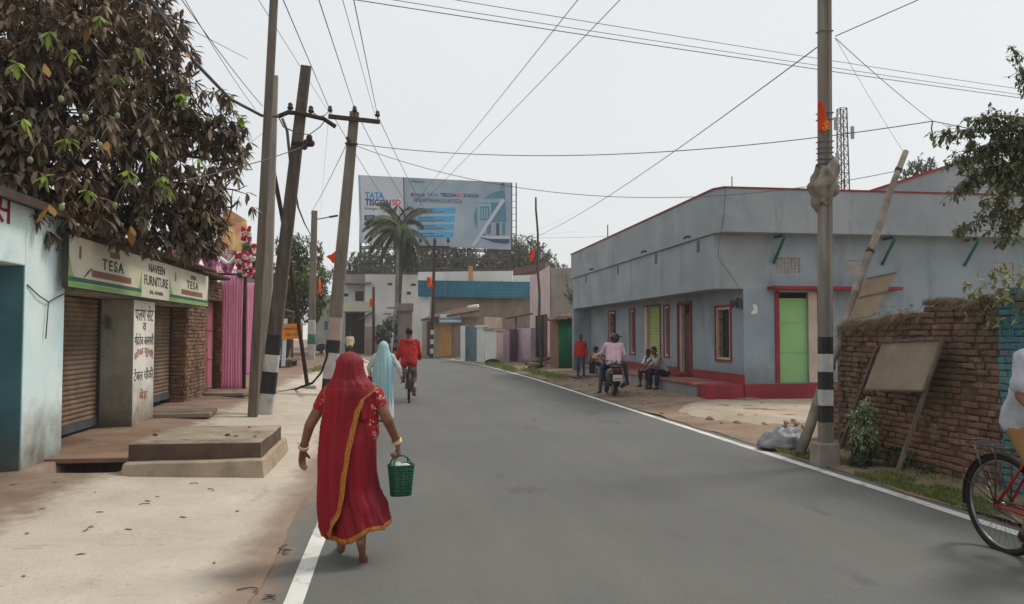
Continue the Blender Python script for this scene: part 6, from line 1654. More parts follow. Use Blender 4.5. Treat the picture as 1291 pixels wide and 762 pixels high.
JW = {'pel':(-.03,0,.84),'che':(-.02,0,1.08),'hed':(-.035,.03,1.345),'shl':(-.185,0,1.175),'shr':(.155,0,1.17),'ell':(-.30,-.05,.955),'elr':(.245,-.05,.985),'wrl':(-.365,.07,.775),'wrr':(.31,.03,.815),
      'hpl':(-.12,0,.80),'hpr':(.06,0,.80),'knl':(-.11,.12,.44),'knr':(.05,.02,.45),'anl':(-.10,.16,.085),'anr':(.075,-.16,.165),'tol':(-.115,.31,.03),'tor':(.085,-.10,.035)}
woman = figure('person', 'woman in a red sari with gold border walking barefoot, carrying a green basket', W0, -.06, JW, M['skin'],
    [{'name':'blouse','mat':M['blouse'],'torso':.45,'arm':.20,'grow':.010,'wr':.006}], M['hair'], .0055, .93, (0,1,-.06), hands=((-.10,.10,-1),(.12,.06,-1)), curl=(.30,1.15), fat=1.06, palms=((.8,-.5,0),(-.75,.1,0)))
def srow(cx_, cy_, rx, ry, z, a0, a1, n, fold, seed, fz, ff=(7, 13, 23)):
    row = []
    for i in range(n+1):
        t = i/n; a = R(a0+(a1-a0)*t)
        def rg_(x): return 1-2*abs(math.sin(x*.5))**.75           # rounded ridges with narrow valleys
        d = 1 + fold*(.50*rg_(a*ff[0]+seed+fz*1.3+1.2*noise.noise(V((a*1.5, fz*.8, seed+4))))+.36*rg_(a*ff[1]-fz*1.6+seed*2)+.5*noise.noise(V((a*2.2, fz*1.4, seed)))+.18*rg_(a*ff[2]+fz*2))
        row.append([cx_+rx*d*math.sin(a), cy_-ry*d*math.cos(a), z])
    return row
def interp(tab, z):
    tab = sorted(tab)
    if z <= tab[0][0]: return tab[0][1:]
    for a, b in zip(tab, tab[1:]):
        if a[0] <= z <= b[0]:
            t = (z-a[0])/(b[0]-a[0]); t = t*t*(3-2*t)*.5+t*.5; return [p+(q-p)*t for p, q in zip(a[1:], b[1:])]
    return tab[-1][1:]
# skirt
tab = [(.10,.055,.00,.212,.200),(.25,.030,.01,.200,.19),(.45,-.01,.02,.190,.178),(.62,-.025,.01,.188,.170),(.80,-.03,.0,.186,.160),(.92,-.03,.0,.172,.142),(1.0,-.025,.0,.155,.120)]
b = MB(); rows = []; uv = []; n = 150; m_ = 46
for j in range(m_+1):
    t = j/m_; z = 1.0-.90*t
    cx_, cy_, rx, ry = interp(tab, z)
    row = srow(cx_, cy_, rx, ry, z, -180, 180, n, .030+.085*t**1.2, 1.3, t*3, (9,17,29))
    for p in row:
        s_ = (p[0]-cx_)/rx
        hem = .05+.055*(s_+.35)+ (.02*math.sin(s_*5) if 1 else 0) + .03*max(0, s_)**2
        p[2] += hem*t**2.2 + .022
        p[0] += .02*math.sin(t*7+s_*2)*t*.5
    row[-1] = row[0]
    rows.append(row); uv += [(i/n, t) for i in range(n+1)]
b.loft(rows); b.uv = uv
o = local('skirt', b.mesh('skirt', M['sari_skirt']), woman); o.modifiers.new('t','SOLIDIFY').thickness = .004
# veil: over the head, down the back, its gold border running from the right shoulder to the left hem
tabv = [(.14,-.0,.0,.205,.212,-72,-44),(.22,-.015,.0,.208,.208,-80,-30),(.36,-.03,.0,.208,.200,-92,-8),(.55,-.035,.0,.206,.192,-100,1),(.75,-.04,-.0,.205,.180,-100,10),(.92,-.036,-.0,.198,.164,-88,20),(1.05,-.03,-.005,.186,.152,-78,28),(1.14,-.025,-.005,.182,.144,-74,40),
        (1.19,-.022,.0,.192,.140,-76,62),(1.225,-.02,.0,.176,.132,-88,92),(1.26,-.03,.012,.138,.124,-122,116),(1.30,-.035,.02,.112,.122,-128,126),(1.36,-.035,.028,.096,.120,-132,132),(1.41,-.035,.032,.092,.112,-138,138),(1.445,-.035,.035,.068,.084,-150,150),(1.462,-.035,.035,.036,.045,-165,165),(1.468,-.035,.035,.006,.008,-180,180)]
zs = [1.468,1.464,1.455,1.445,1.43,1.41,1.385,1.36,1.335,1.31,1.29,1.27,1.255,1.24,1.225,1.21,1.19,1.165,1.14] + [1.14-.0385*i for i in range(1, 27)]
b = MB(); rows = []; uv = []; n = 150
for j, z in enumerate(zs):
    cx_, cy_, rx, ry, a0, a1 = interp(tabv, z); t = j/(len(zs)-1)
    f_ = .030+.075*min(1, max(0, (1.40-z)/.35))
    row = srow(cx_, cy_, rx, ry, z, a0, a1, n, f_, 2.1, (1.47-z)*1.6, (9, 17, 29))
    for i, p in enumerate(row):
        s_ = i/n
        if z < 1.2: p[1] -= .014
        p[2] += .055*max(0, (.5-z)/.4)
        if z < .5: p[2] += .02*math.sin(s_*9)*(.5-z)
        if 1.17 < z < 1.26 : p[2] += .012*math.sin(s_*math.pi)
    rows.append(row); 
    for i in range(n+1):
        u_ = i/n
        if .70 < z < .80 and u_ < .17: u_ = 0
        w_ = max(.12, math.radians(a1-a0)*(rx+ry)/2); e0 = u_*w_; e1 = (1-u_)*w_
        uu = .5
        if e0 < .040: uu = 0
        if e1 < .036 and z < 1.26: uu = 1
        uv.append((uu, .5))
b.loft(rows); b.uv = uv
o = local('veil', b.mesh('veil', M['sari_veil']), woman); o.modifiers.new('t','SOLIDIFY').thickness = .005
# right shoulder wrap of the sari, from the waist at the front over the shoulder
b = MB(); rows = []
for j in range(16):
    t = j/15; row = []
    for i in range(13):
        s_ = i/12; a = R(25 + 95*s_); z = .99+.20*t + .03*math.sin(s_*3.1)*t
        row.append((-.02+(.180-.012*t+.006*math.sin(s_*20+t*5))*math.sin(a), -.002-(.138+.005*math.sin(s_*14+t*4))*math.cos(a), z))
    rows.append(row)
b.loft(rows); o = local('shoulder_cloth', b.mesh('shoulder_cloth', M['sari']), woman); o.modifiers.new('t','SOLIDIFY').thickness = .005
b = MB()
for p, q, t, r_, mi in (('wrl','ell',.06,.034,0),('wrl','ell',.16,.036,1),('wrl','ell',.11,.034,1),('wrr','elr',.10,.034,1),('wrr','elr',.16,.035,0),('wrr','elr',.05,.033,1)):
    a_, c_ = V(JW[p]), V(JW[q]); ax = (c_-a_).normalized(); ctr_ = a_.lerp(c_, t); e1 = ax.orthogonal().normalized(); e2 = ax.cross(e1)
    b.tube([ctr_+(e1*math.cos(x)+e2*math.sin(x))*r_ for x in [i*2*math.pi/18 for i in range(18)]], .0055, 6, mi, closed=True)
local('bangle', b.mesh('bangle', [M['gold'], M['bangle']]), woman)
# basket in her right hand
M['basket'] = mat('green plastic weave', C(32,92,70), C(24,76,58), 6, .45, .05)
hw = Matrix.Rotation(-.06, 3, 'Z') @ V((.335, .045, .715)) + W0
bc = V((hw.x, hw.y+.0, .0)); zt_, zb_ = .660, .445
bk = thing('basket', 'green woven plastic basket hanging from the right hand of the woman in the red sari', 'basket', (bc.x, bc.y, zb_), .25)
def bpt(a, t, o=0): # t 0 bottom 1 top
    return V((( .074+.020*t+o)*math.copysign(abs(math.cos(a))**.75, math.cos(a)), (.050+.017*t+o)*math.copysign(abs(math.sin(a))**.75, math.sin(a)), (zt_-zb_)*t))
b = MB(); nr = 40
for k in range(nr):
    a = 2*math.pi*(k+.5)/nr; rows = []
    for t in [i/9 for i in range(10)]:
        o_ = .0022*(1 if (k+int(t*9)) % 2 else -1)
        rows.append([bpt(a-.050, t, o_), bpt(a+.050, t, o_)])
    b.loft(rows)
for j in range(10):
    t0, t1 = j/10+.018, j/10+.075; rows = [[bpt(2*math.pi*i/80, tt, .0022*(1 if (int(i/2)+j) % 2 else -1)) for i in range(81)] for tt in (t0, t1)]
    b.loft(rows)
b.loft([[bpt(2*math.pi*i/40, 0)*s_ for i in range(41)] for s_ in (1, .02)])
o = local('body', b.mesh('body', M['basket']), bk); o.modifiers.new('t','SOLIDIFY').thickness = .003
b = MB(); b.tube([bpt(2*math.pi*i/40, 1) for i in range(40)], .006, 6, closed=True); local('rim', b.mesh('rim', M['basket']), bk)
for sg_ in (-1, 1):
    b = MB(); b.tube([bpt(0,1)*1.0*(1) if 0 else V((.066*math.cos(R(a)), sg_*(.058-.046*math.sin(R(a))), (zt_-zb_)+.068*math.sin(R(a)))) for a in range(0, 181, 12)], .0058, 6); local('handle', b.mesh('handle', M['basket']), bk)
b = MB(); b.sphere((-.03,.0,.205), (.045,.045,.035), 10, 8); b.sphere((.03,.005,.19), (.05,.045,.035), 10, 8); local('wrapped_bundle', b.mesh('wrapped_bundle', M['white']), bk)

# --- woman in the pale blue shawl further on
M['shawl'] = mat('pale blue shawl', C(166,200,204), C(146,184,190), 2, .8, .15, 40, trans=.08)
M['paleskirt'] = cloth('white printed skirt', C(206,204,206), C(170,178,184))
W1 = V((-.24, 15.0, .004)); JB = stand(1.46); JB.update({'ell':(-.27,.02,.98),'wrl':(-.25,.18,.88),'elr':(.28,-.02,.98),'wrr':(.33,.08,.80)})
wb = figure('person', 'woman wrapped in a pale blue shawl walking ahead of the woman in red', W1, .0, JB, M['skin'],
    [{'name':'tunic','mat':M['paleskirt'],'torso':0,'arm':.9,'grow':.016}], M['hair'], .010, .88, hands=((0,.3,-1),(.2,.2,-1)))
b = MB(); rows = []; n = 60
for j in range(30):
    t = j/29; z = .62-.56*t
    rows.append(srow(0, 0, .155+.05*t, .14+.05*t, z+.25*(1-t), -180, 180, n, .02+.05*t, .4, t*2))
b.loft(rows); local('skirt', b.mesh('skirt', M['paleskirt']), wb)
tb_ = [(.16,.02,0,.15,.17,-40,70),(.4,.0,0,.185,.185,-75,70),(.7,-.01,0,.195,.18,-95,80),(1.0,-.01,-.005,.19,.16,-105,90),(1.14,-.005,0,.18,.14,-110,100),(1.22,0,.01,.135,.128,-125,125),(1.30,0,.02,.102,.118,-132,132),(1.40,0,.022,.088,.11,-140,140),(1.455,0,.025,.05,.065,-160,160),(1.475,0,.025,.004,.005,-180,180)]
zs = [1.475,1.468,1.455,1.43,1.40,1.36,1.32,1.28,1.25,1.22,1.18,1.14]+[1.14-.05*i for i in range(1, 20)]
b = MB(); rows = []
for z in zs:
    cx_, cy_, rx, ry, a0, a1 = interp(tb_, z); rows.append(srow(cx_, cy_, rx, ry, z, a0, a1, 90, .02+.10*min(1, max(0, (1.34-z)/.4)), 5.2, (1.47-z)*1.5, (9,17,27)))
b.loft(rows); o = local('shawl', b.mesh('shawl', M['shawl']), wb); o.modifiers.new('t','SOLIDIFY').thickness = .006
M['magentabag'] = cloth('dark red bag', C(120,30,48), C(96,24,40))
b = MB(); b.sphere((0,0,0), (.07,.05,.10), 12, 8); b.tube([(-.03,0,.08),(-.02,0,.17),(.02,0,.17),(.03,0,.08)], .006, 5); o = b.build('hand_bag', M['magentabag']); o.location = W1+V((-.25,.2,.72))
tag(o, 'small dark red bag held by the woman in the pale blue shawl', 'bag')

# ---------------------------------------------------------------- bicycles
M['chrome'] = mat('worn chrome', C(150,148,146), C(110,106,102), 10, .35, 0, metal=.8)
def bicycle(label, loc, rz, frame_m, guard_m):
    t = thing('bicycle', label, 'bicycle', loc, rz)
    RW = .345; WB = 1.14
    def wheel(y):
        b = MB(); b.tube([(0, y+RW*math.cos(a), RW+RW*math.sin(a)) for a in [i*2*math.pi/56 for i in range(56)]], .021, 10, closed=True); w_ = local('tyre', b.mesh('tyre', M['black']), None)
        par = thing('wheel', '', '', (0,0,0)); 
        for k_ in ('label','category'): del par[k_]
        par.parent = t; w_.parent = par
        b = MB(); b.tube([(0, y+(RW-.028)*math.cos(a), RW+(RW-.028)*math.sin(a)) for a in [i*2*math.pi/56 for i in range(56)]], .012, 8, closed=True); b.tube([(-.05,y,RW),(.05,y,RW)], .02, 10); local('rim', b.mesh('rim', M['chrome']), par)
        b = MB()
        for i in range(36):
            a = 2*math.pi*i/36; c = a + (.9 if i % 2 else -.9); sx = .03*(1 if i % 4 < 2 else -1)
            b.tube([(sx, y+.018*math.cos(c), RW+.018*math.sin(c)), (0, y+(RW-.03)*math.cos(a), RW+(RW-.03)*math.sin(a))], .0014, 4)
        local('spoke', b.mesh('spoke', M['chrome']), par)
    wheel(0); wheel(WB)
    BBp = V((0,.46,.30)); ST = V((0,.30,.82)); HT = V((0,.90,.84)); HB = V((0,.96,.66)); 
    b = MB()
    for p, q, r in ((BBp,ST,.017),(BBp,HB,.018),(ST-V((0,-.01,.06)),HT-V((0,0,.03)),.016),(HT+V((0,-.01,.06)),HB-V((0,-.01,.03)),.020)): b.tube([p,q], r, 10)
    for s in (-.06,.06):
        b.tube([BBp+V((s*.5,0,0)),(s,0,RW)], .011, 8); b.tube([ST+V((s*.4,0,-.05)),(s,0,RW)], .010, 8); b.tube([HB+V((s*.8,0,.0)),V((s,WB-.06,RW+.12)),V((s,WB,RW))], .012, 8)
    b.tube([HB+V((-.055,0,0)),HB+V((.055,0,0))], .016, 8); b.tube([ST,ST+V((0,-.02,.09))], .013, 8)
    local('frame', b.mesh('frame', frame_m), t)
    b = MB(); rows = []
    for i in range(11):
        u = i/10; y = .12+.30*u; hw = .095*(1-u)**.6+.018; rows.append([(hw*math.sin(a), y, .935-.02*u+.035*math.cos(a)*(.6+.4*(1-u))) for a in [k*2*math.pi/14 for k in range(14)]])
    b.loft(rows, closed=True, cap=True); local('saddle', b.mesh('saddle', M['black']), t)
    b = MB(); b.tube([(-.27,.70,.98),(-.25,.86,1.0),(-.10,.92,.98),(0,.885,.96),(.10,.92,.98),(.25,.86,1.0),(.27,.70,.98)], .012, 8); b.tube([(0,.885,.96),HT+V((0,-.01,.05))], .014, 8); b.tube([(-.2,.9,.93),(-.05,.92,.90)], .005, 5); hb = local('handlebar', b.mesh('handlebar', M['chrome']), t)
    b = MB()
    for s in (-1,1): b.tube([(s*.268,.70,.98),(s*.258,.80,.99)], .018, 8)
    local('grip', b.mesh('grip', M['black']), hb)
    for y, a0, a1 in ((0,-10,195),(WB,20,170)):
        b = MB(); rows = []
        for i in range(25):
            a = R(a0+(a1-a0)*i/24); rows.append([(-.034, y-(RW+.028)*math.cos(a), RW+(RW+.028)*math.sin(a)), (0, y-(RW+.042)*math.cos(a), RW+(RW+.042)*math.sin(a)), (.034, y-(RW+.028)*math.cos(a), RW+(RW+.028)*math.sin(a))])
        b.loft(rows); 
        for s in (-.04,.04): b.tube([(s,y,RW),(s*.9,y-.34,RW+.14)] if y == 0 else [(s,y,RW),(s*.9,y+.05,RW+.36)], .004, 5)
        o = local('mudguard', b.mesh('mudguard', guard_m), t); o.modifiers.new('t','SOLIDIFY').thickness = .002
    b = MB()
    for s in (-.07,-.025,.025,.07): b.tube([(s,.20,.765),(s,-.28,.775)], .006, 6)
    for y in (.20,.05,-.1,-.27): b.tube([(-.075,y,.768),(.075,y,.768)], .006, 6)
    for s in (-.07,.07): b.tube([(s,-.2,.768),(s*.95,0,RW+.01)], .006, 6); b.tube([(s,.02,.768),(s*.95,0,RW+.01)], .006, 6)
    b.tube([(-.06,-.28,.79),(.06,-.28,.79)], .006, 6); local('carrier', b.mesh('carrier', M['dark_metal']), t)
    b = MB(); b.tube([(.055, .46+.095*math.cos(a), .30+.095*math.sin(a)) for a in [i*2*math.pi/28 for i in range(28)]], .006, 6, closed=True)
    for i in range(5): b.tube([(.055,.46,.30),(.055,.46+.095*math.cos(i*1.2566),.30+.095*math.sin(i*1.2566))], .006, 5)
    b.tube([(.075,.46,.30),(.085,.46-.06,.30-.155)], .010, 8); b.tube([(-.075,.46,.30),(-.085,.46+.06,.30+.155)], .010, 8); b.tube([(-.08,.46,.30),(.08,.46,.30)], .013, 8)
    ck = local('crank', b.mesh('crank', M['chrome']), t)
    for s, y, z in ((1,.40,.145),(-1,.52,.455)): b = MB(); b.obox((s*.135,y,z), .09, .085, .022); local('pedal', b.mesh('pedal', M['black']), ck)
    b = MB(); b.tube([(.055,.46,.395),(.055,0,RW+.035)], .006, 5); b.tube([(.055,.46,.205),(.055,0,RW-.035)], .006, 5); b.tube([(.05, .035*math.cos(a), RW+.035*math.sin(a)) for a in [i*2*math.pi/16 for i in range(16)]], .006, 5, closed=True); local('chain', b.mesh('chain', M['dark_metal']), t)
    return t
M['bikered'] = mat('red bicycle enamel', C(170,34,40), C(146,28,34), 6, .35, .03)
M['bikeblack'] = mat('black bicycle enamel', C(42,40,40), C(56,50,48), 6, .4, .03)
# cyclist going away (red hoodie)
def ride(lean=.12, hz=1.66):
    return {'pel':(0,.24,1.0),'che':(0,.24+lean,1.32),'hed':(0,.30+lean*1.4,hz),'shl':(-.17,.24+lean*1.2,1.42),'shr':(.17,.24+lean*1.2,1.42),'ell':(-.235,.36,1.17),'elr':(.235,.36,1.17),'wrl':(-.26,.62,1.03),'wrr':(.26,.62,1.03),
            'hpl':(-.09,.24,.97),'hpr':(.09,.24,.97),'knl':(-.13,.60,.84),'knr':(.12,.52,.60),'anl':(-.13,.49,.535),'anr':(.13,.35,.225),'tol':(-.14,.62,.47),'tor':(.135,.48,.165)}
c1 = V((.30, 18.85, .0))
bicycle('old bicycle seen from behind, ridden by the boy in the red hooded top', c1, .0, M['rust'], M['bikeblack'])
figure('person', 'boy in a red hooded top cycling away on the road', c1, 0, ride(.08), M['skin2'],
    [{'name':'hooded_top','mat':M['redcloth'],'torso':-.10,'arm':.96,'grow':.028,'hood':1,'wr':.016}, {'name':'trousers','mat':cloth('patterned brown trousers', C(110,84,76), C(170,150,140), lo=.5, hi=.6),'leg':.95,'grow':.014}], M['hair'], .010, 1., hands=((0,1,-.1),(0,1,-.1)), curl=(1.,1.), palms=((0,0,-1),(0,0,-1)))
# cyclist coming towards us at the right edge
c2 = V((4.44, 5.33, .0))
bicycle('red bicycle with a rusty mudguard and wire carrier, its front cut off', c2, math.pi+.03, M['bikered'], M['rust'])
JR = ride(.15, 1.72); JR.update({'ell':(-.23,.44,1.18),'wrl':(-.26,.66,1.02),'elr':(.23,.44,1.18),'wrr':(.26,.66,1.02)})
figure('person', 'cyclist in a light grey tee shirt and tan trousers', c2, math.pi+.03, JR, M['skin'],
    [{'name':'tee_shirt','mat':cloth('light grey tee shirt', C(176,178,184), C(158,160,168)),'torso':.06,'arm':.36,'grow':.026,'wr':.018,'ws':13}, {'name':'trousers','mat':cloth('tan trousers', C(150,112,70), C(130,96,60)),'leg':.93,'grow':.010}, {'name':'shoe','mat':M['black'],'foot':1,'wr':0}], M['hair'], .008, 1., hands=((0,1,-.1),(0,1,-.1)), curl=(1.,1.), palms=((0,0,-1),(0,0,-1)))
# far cyclist
c3 = at(441, 449, 47); c3.z = .0
bicycle('bicycle far down the road under the man in the pale yellow shirt', c3, .1, M['bikeblack'], M['bikeblack'])
figure('person', 'man in a pale yellow shirt cycling far down the road', c3, .1, ride(.1,1.64), M['skin2'],
    [{'name':'shirt','mat':cloth('pale yellow shirt', C(214,200,160), C(196,180,140)),'torso':-.05,'arm':.8,'grow':.022}, {'name':'trousers','mat':M['darkcloth'],'leg':.95,'grow':.014}], M['hair'], .014, 1., hands=((0,1,-.1),(0,1,-.1)), curl=(1.,1.), palms=((0,0,-1),(0,0,-1)))

# ---------------------------------------------------------------- scooter
M['scoot'] = mat('black scooter paint', C(36,36,38), C(46,46,48), 3, .35, .02, coat=.3)
M['tail'] = mat('red tail lens', C(96,24,26), None, 3, .3, 0)
def scooter(label, loc, rz):
    t = thing('scooter', label, 'scooter', loc, rz); rW = .22; WB = 1.24
    def sec(y, z, w, h, p=2.6, n=20):
        return [(w*math.copysign(abs(math.cos(a))**(2/p), math.cos(a)), y, z+h*math.copysign(abs(math.sin(a))**(2/p), math.sin(a))) for a in [k*2*math.pi/n for k in range(n)]]
    b = MB(); b.loft([sec(-.42,.66,.07,.05),sec(-.34,.62,.15,.12),sec(-.1,.55,.20,.20),(sec(.2,.50,.205,.21)),sec(.42,.48,.17,.20),sec(.50,.46,.14,.17)], closed=True, cap=True); local('body', b.mesh('body', M['scoot']), t)
    b = MB(); b.loft([sec(-.40,.74,.09,.03),sec(-.30,.765,.14,.045),sec(.0,.775,.15,.05),sec(.25,.745,.145,.05),sec(.45,.735,.11,.04),sec(.52,.72,.06,.03)], closed=True, cap=True); local('seat', b.mesh('seat', M['black']), t)
    for y in (0, WB):
        b = MB(); b.tube([(0,y+(rW-.045)*math.cos(a),rW+(rW-.045)*math.sin(a)) for a in [i*2*math.pi/36 for i in range(36)]], .048, 10, closed=True); w_ = local('wheel', b.mesh('wheel', M['black']), t)
        b = MB(); b.tube([(-.04,y,rW),(.04,y,rW)], .125, 20); local('rim', b.mesh('rim', M['chrome']), w_)
    b = MB(); b.loft([sec(.45,.27,.17,.05),sec(.95,.27,.18,.05)], closed=True, cap=True); local('floorboard', b.mesh('floorboard', M['scoot']), t)
    b = MB(); b.loft([[(x, .98-.10*(1-(x/.22)**2)+.18*u*0-(u-.0)*.16+.12, .28+.62*u) for x in [(-.20+.04*i)*(1-.35*u) for i in range(11)]] for u in [k/6 for k in range(7)]]); o = local('apron', b.mesh('apron', M['scoot']), t); o.modifiers.new('t','SOLIDIFY').thickness = .04
    b = MB(); b.tube([(0,.90,.92),(0,1.10,.55),(0,WB-.02,.40)], .03, 8)
    for s in (-.07,.07): b.tube([(s,1.13,.50),(s,WB,rW)], .018, 8)
    local('fork', b.mesh('fork', M['dark_metal']), t)
    b = MB(); rows = []
    for i in range(13):
        a = R(15+150*i/12); rows.append([(x, WB-(rW+.045)*math.cos(a), rW+(rW+.045-abs(x)*.3)*math.sin(a)) for x in (-.08,-.04,0,.04,.08)])
    b.loft(rows); o = local('front_mudguard', b.mesh('front_mudguard', M['scoot']), t); o.modifiers.new('t','SOLIDIFY').thickness = .006
    b = MB(); b.tube([(-.34,.74,.98),(-.28,.82,1.0),(-.1,.88,.97),(.1,.88,.97),(.28,.82,1.0),(.34,.74,.98)], .016, 8); b.loft([sec(.82,.97,.10,.06),sec(.92,.98,.12,.08),sec(1.0,.97,.09,.07),sec(1.04,.96,.05,.04)], closed=True, cap=True); hb = local('handlebar', b.mesh('handlebar', M['scoot']), t)
    for s in (-1,1):
        b = MB(); b.tube([(s*.26,.84,1.0),(s*.30,.82,1.17)], .006, 6); b.sphere((s*.33,.82,1.20), (.06,.015,.04), 10, 8); local('mirror', b.mesh('mirror', M['black']), hb)
    b = MB(); b.sphere((0,1.03,.965), (.07,.03,.05), 12, 8); local('headlight', b.mesh('headlight', M['white']), hb)
    b = MB(); b.loft([sec(-.435,.665,.11,.028),sec(-.405,.665,.13,.04)], closed=True, cap=True); local('tail_light', b.mesh('tail_light', M['tail']), t)
    for s in (-1,1): b = MB(); b.sphere((s*.13,-.39,.60), (.04,.03,.025), 10, 8); local('indicator', b.mesh('indicator', M['orange']), t)
    b = MB(); b.obox((0,-.40,.46), .16, .03, .30, Matrix.Rotation(.25,3,'X')); b.loft([sec(-.36,.40,.09,.03),sec(-.30,.28,.08,.03)], closed=True, cap=True); local('rear_mudguard', b.mesh('rear_mudguard', M['black']), t)
    b = MB(); b.obox((0,-.445,.475), .23, .008, .16, Matrix.Rotation(.25,3,'X')); local('number_plate', b.mesh('number_plate', M['white']), t, .004)
    b = MB()
    for j, z in enumerate((.505,.455)):
        for i in range(5): b.obox((-.075+.0375*i,-.452+ (.0 if j == 0 else -.012)+.0,z), .022, .003, .026, Matrix.Rotation(.25,3,'X'))
    local('plate_mark', b.mesh('plate_mark', M['bbink']), t)
    b = MB(); b.tube([(.20,.2,.22),(.21,-.05,.26),(.22,-.33,.34)], [.03,.055,.05], 10); local('exhaust', b.mesh('exhaust', M['dark_metal']), t)
    b = MB(); b.tube([(-.16,-.36,.76),(-.17,-.45,.77),(.17,-.45,.77),(.16,-.36,.76)], .011, 6); local('grab_rail', b.mesh('grab_rail', M['chrome']), t)
    b = MB(); b.tube([(-.1,.28,.25),(-.16,.18,.02)], .010, 6); b.tube([(.1,.28,.25),(.16,.18,.02)], .010, 6); local('stand', b.mesh('stand', M['dark_metal']), t)
    return t
sc0 = V((5.46, 19.55, .05))
S0 = scooter('black scooter parked on the verge under the rider in pale pink', sc0, -.10)
JS = {'pel':(0,.10,.90),'che':(.02,.17,1.20),'hed':(.06,.22,1.44),'shl':(-.17,.18,1.29),'shr':(.20,.15,1.28),'ell':(-.28,.33,1.06),'elr':(.29,.20,1.03),'wrl':(-.24,.56,.98),'wrr':(.26,.40,.86),
      'hpl':(-.10,.10,.87),'hpr':(.10,.10,.87),'knl':(-.23,.50,.72),'knr':(.36,.46,.74),'anl':(-.30,.42,.10),'anr':(.42,.44,.30),'tol':(-.32,.58,.04),'tor':(.46,.60,.26)}
rid = figure('person', 'man in a pale pink shirt and black helmet sitting astride the parked scooter', sc0, -.10, JS, M['skin2'],
    [{'name':'shirt','mat':cloth('pale pink shirt', C(226,192,204), C(206,172,186)),'torso':-.05,'arm':.93,'grow':.020,'wr':.014}, {'name':'jeans','mat':M['jean'],'leg':.97,'grow':.014}, {'name':'shoe','mat':M['black'],'foot':1,'wr':0}], None, .009, .92, (.85,.5,-.05), hands=((0,1,-.2),(.2,.6,-.6)), palms=((0,0,-1),(0,0,-1)), curl=(.9,.5))
b = MB(); Hd = V(JS['hed']); ff = V((.85,.5,-.05)).normalized(); uu_ = V((0,0,1)); ss_ = ff.cross(uu_)
HM = Matrix((ss_, ff, uu_)).transposed(); b.sphere(Hd+V((0,0,.025)), (.118,.138,.125), 20, 14, 0, HM)
keep = [i for i, f_ in enumerate(b.f) if not ((HM.transposed() @ (sum((V(b.v[k]) for k in f_), V((0,0,0)))/len(f_)-Hd)).y > .06 and (HM.transposed() @ (sum((V(b.v[k]) for k in f_), V((0,0,0)))/len(f_)-Hd)).z < .03)]
b.f = [b.f[i] for i in keep]; b.m = [0]*len(keep); b.s = [True]*len(keep)
rows = [[Hd + HM @ V((x, .115+.09*u*(1-(x/.15)**2), .075-.01*u)) for x in [-.10+.02*i for i in range(11)]] for u in (0,.5,1)]; b.loft(rows)
o = local('helmet', b.mesh('helmet', M['scoot']), rid); o.modifiers.new('t','SOLIDIFY').thickness = .012
# far riders
def far_scooter(label, plabel, p, rz):
    c = copy_tree(S0); c.location = p; c.rotation_euler = (0,0,rz); c['label'] = label
    r_ = copy_tree(rid); r_.location = p; r_.rotation_euler = (0,0,rz); r_['label'] = plabel
    return c, r_
pf = at(489, 446, 58); pf.z = 0
fa, fb = far_scooter('dark scooter coming up the road far off near the green bush', 'helmeted rider on the far scooter near the green bush', pf, math.pi-.2)
for ch in fb.children:
    if ch.name.startswith('shirt'): ch.data = ch.data.copy(); ch.data.materials[0] = M['darkcloth']
pf = at(405, 444, 68); pf.z = 0
c = copy_tree(S0); c.location = pf; c.rotation_euler = (0,0,2.6); c['label'] = 'dark scooter standing far off at the left where the road bends'

# ---------------------------------------------------------------- people by the grey house
ps = V((6.20, 26.4, .10))
Jt = stand(1.5); Jt.update({'wrl':(-.20,.05,.74),'wrr':(.20,.05,.74),'hed':(.0,.02,1.40)})
figure('person', 'youth in a red jacket and jeans standing at the far end of the platform', ps, math.pi-.25, Jt, M['skin2'],
    [{'name':'jacket','mat':M['redcloth'],'torso':-.10,'arm':.95,'grow':.015,'hood':1,'wr':.014}, {'name':'jeans','mat':M['jean'],'leg':.95,'grow':.008}, {'name':'shoe','mat':M['batten'],'foot':1,'wr':0}], M['hair'], .010, .88, fat=.9)
def sit(h=.44, q=.9, spread=.13, foot=.0, lean=.10):
    """seated with the seat at height h above the ground, feet hanging in front"""
    z = h+.09*q
    return {'pel':(0,0,z+.02),'che':(0,lean,z+.34*q),'hed':(0,lean+.08,z+.62*q),'shl':(-.165*q,lean,z+.44*q),'shr':(.165*q,lean,z+.44*q),'ell':(-.22*q,lean+.12,z+.20*q),'elr':(.22*q,lean+.12,z+.20*q),'wrl':(-.14*q,lean+.30,z+.12*q),'wrr':(.14*q,lean+.30,z+.12*q),
            'hpl':(-.09*q,0,z),'hpr':(.09*q,0,z),'knl':(-spread,.40*q,z+.03),'knr':(spread,.40*q,z+.03),'anl':(-spread,.42*q,.10+foot),'anr':(spread,.40*q,.10+foot),'tol':(-spread-.02,.56*q,.04+foot),'tor':(spread+.02,.54*q,.04+foot)}
face_l = math.pi/2+.35
s1 = V((7.30, 28.0, .06))
figure('person', 'boy in a beige top sitting on the platform beyond the scooter', s1, math.pi/2+.2, sit(.40,.84,.12,0,.12), M['skin2'],
    [{'name':'top','mat':cloth('beige orange top', C(190,150,124), C(214,190,168)),'torso':-.02,'arm':.35,'grow':.016}, {'name':'trousers','mat':M['darkcloth'],'leg':.94,'grow':.016}, {'name':'shoe','mat':M['black'],'foot':1,'wr':0}], M['hair'], .010, .86, (0,1,-.15), hands=((.2,.8,-.4),(-.2,.8,-.4)), palms=((0,0,-1),(0,0,-1)))
s2 = V((7.28, 22.1, .07))
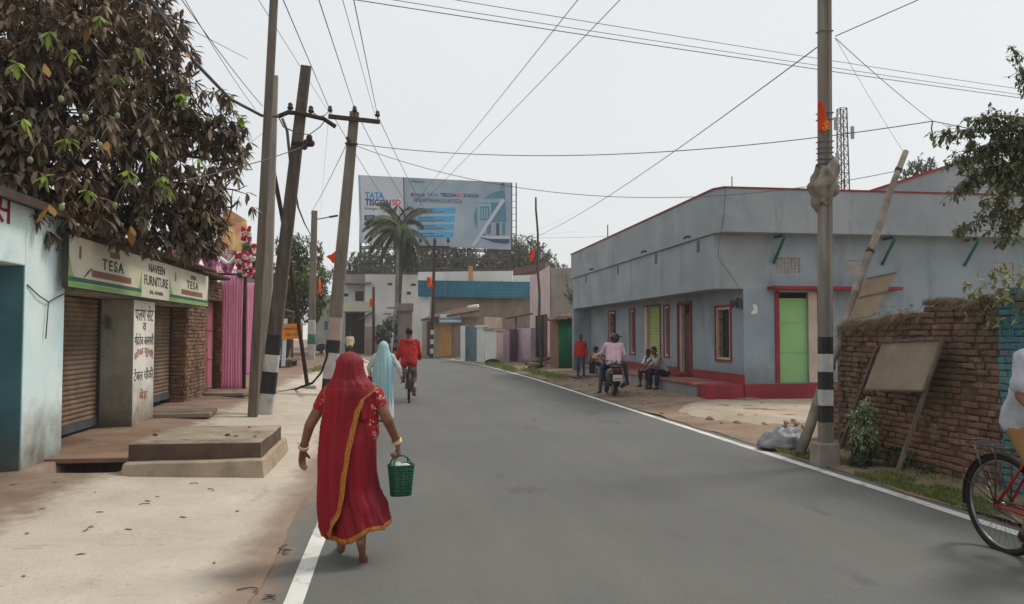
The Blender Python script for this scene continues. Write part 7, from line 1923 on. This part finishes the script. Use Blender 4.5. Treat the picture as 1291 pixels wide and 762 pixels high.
figure('person', 'boy in a black and white shirt sitting on the platform', s2, math.pi/2+.55, sit(.40,.86,.13,.0,.08), M['skin2'],
    [{'name':'shirt','mat':cloth('black and white shirt', C(214,212,214), C(60,60,68), lo=.5, hi=.54),'torso':-.02,'arm':.35,'grow':.016}, {'name':'trousers','mat':M['darkcloth'],'leg':.80,'grow':.016}], M['hair'], .010, .88, (-.1,1,-.1), hands=((.3,.8,-.4),(-.3,.8,-.4)), palms=((0,0,-1),(0,0,-1)))
s3 = V((7.30, 21.05, .07)); J3 = sit(.40,.94,.15,.0,.26); J3.update({'hed':(-.04,.40,1.09),'wrl':(-.16,.70,.62),'ell':(-.26,.44,.66),'elr':(.25,.46,.66),'wrr':(.05,.70,.62)})
figure('person', 'bare armed youth in a grey vest sitting on the platform leaning forward', s3, math.pi/2+.35, J3, M['skin'],
    [{'name':'vest','mat':cloth('grey vest', C(168,172,176), C(146,150,156)),'torso':.0,'grow':.014}, {'name':'trousers','mat':cloth('navy trousers', C(44,48,64), C(34,38,52)),'leg':.92,'grow':.020}, {'name':'shoe','mat':M['black'],'foot':1,'wr':0}], M['hair'], .010, .96, (-.3,1,-.2), hands=((.4,.8,-.4),(-.3,.8,-.4)), palms=((0,0,-1),(0,0,-1)))
b = MB(); b.box(6.1, 7.0, 26.9, 28.6, .12, .19); b.box(6.3, 6.6, 27.0, 27.3, .02, .119); b.box(6.3, 6.6, 28.2, 28.5, .02, .119)
tag(b.build('stone_slab', M['slab'], None, .01), 'flat grey stone slab laid as a step between the standing youth and the scooter', 'slab')

# dusty air between here and the far trees
hb_ = MB(); hb_.box(-125, 145, -45, 265, -1.7, 22)
hz_ = bpy.data.materials.new('dusty air'); hz_.use_nodes = True; nt = hz_.node_tree
nt.nodes.remove(nt.nodes['Principled BSDF']); pv = nt.nodes.new('ShaderNodeVolumePrincipled')
pv.inputs['Color'].default_value = (.93, .95, .97, 1); pv.inputs['Density'].default_value = .0008; pv.inputs['Anisotropy'].default_value = .2
nt.links.new(pv.outputs[0], nt.nodes['Material Output'].inputs['Volume'])
struct(hb_.build('haze', hz_), 'stuff')
scene.cycles.volume_bounces = 1
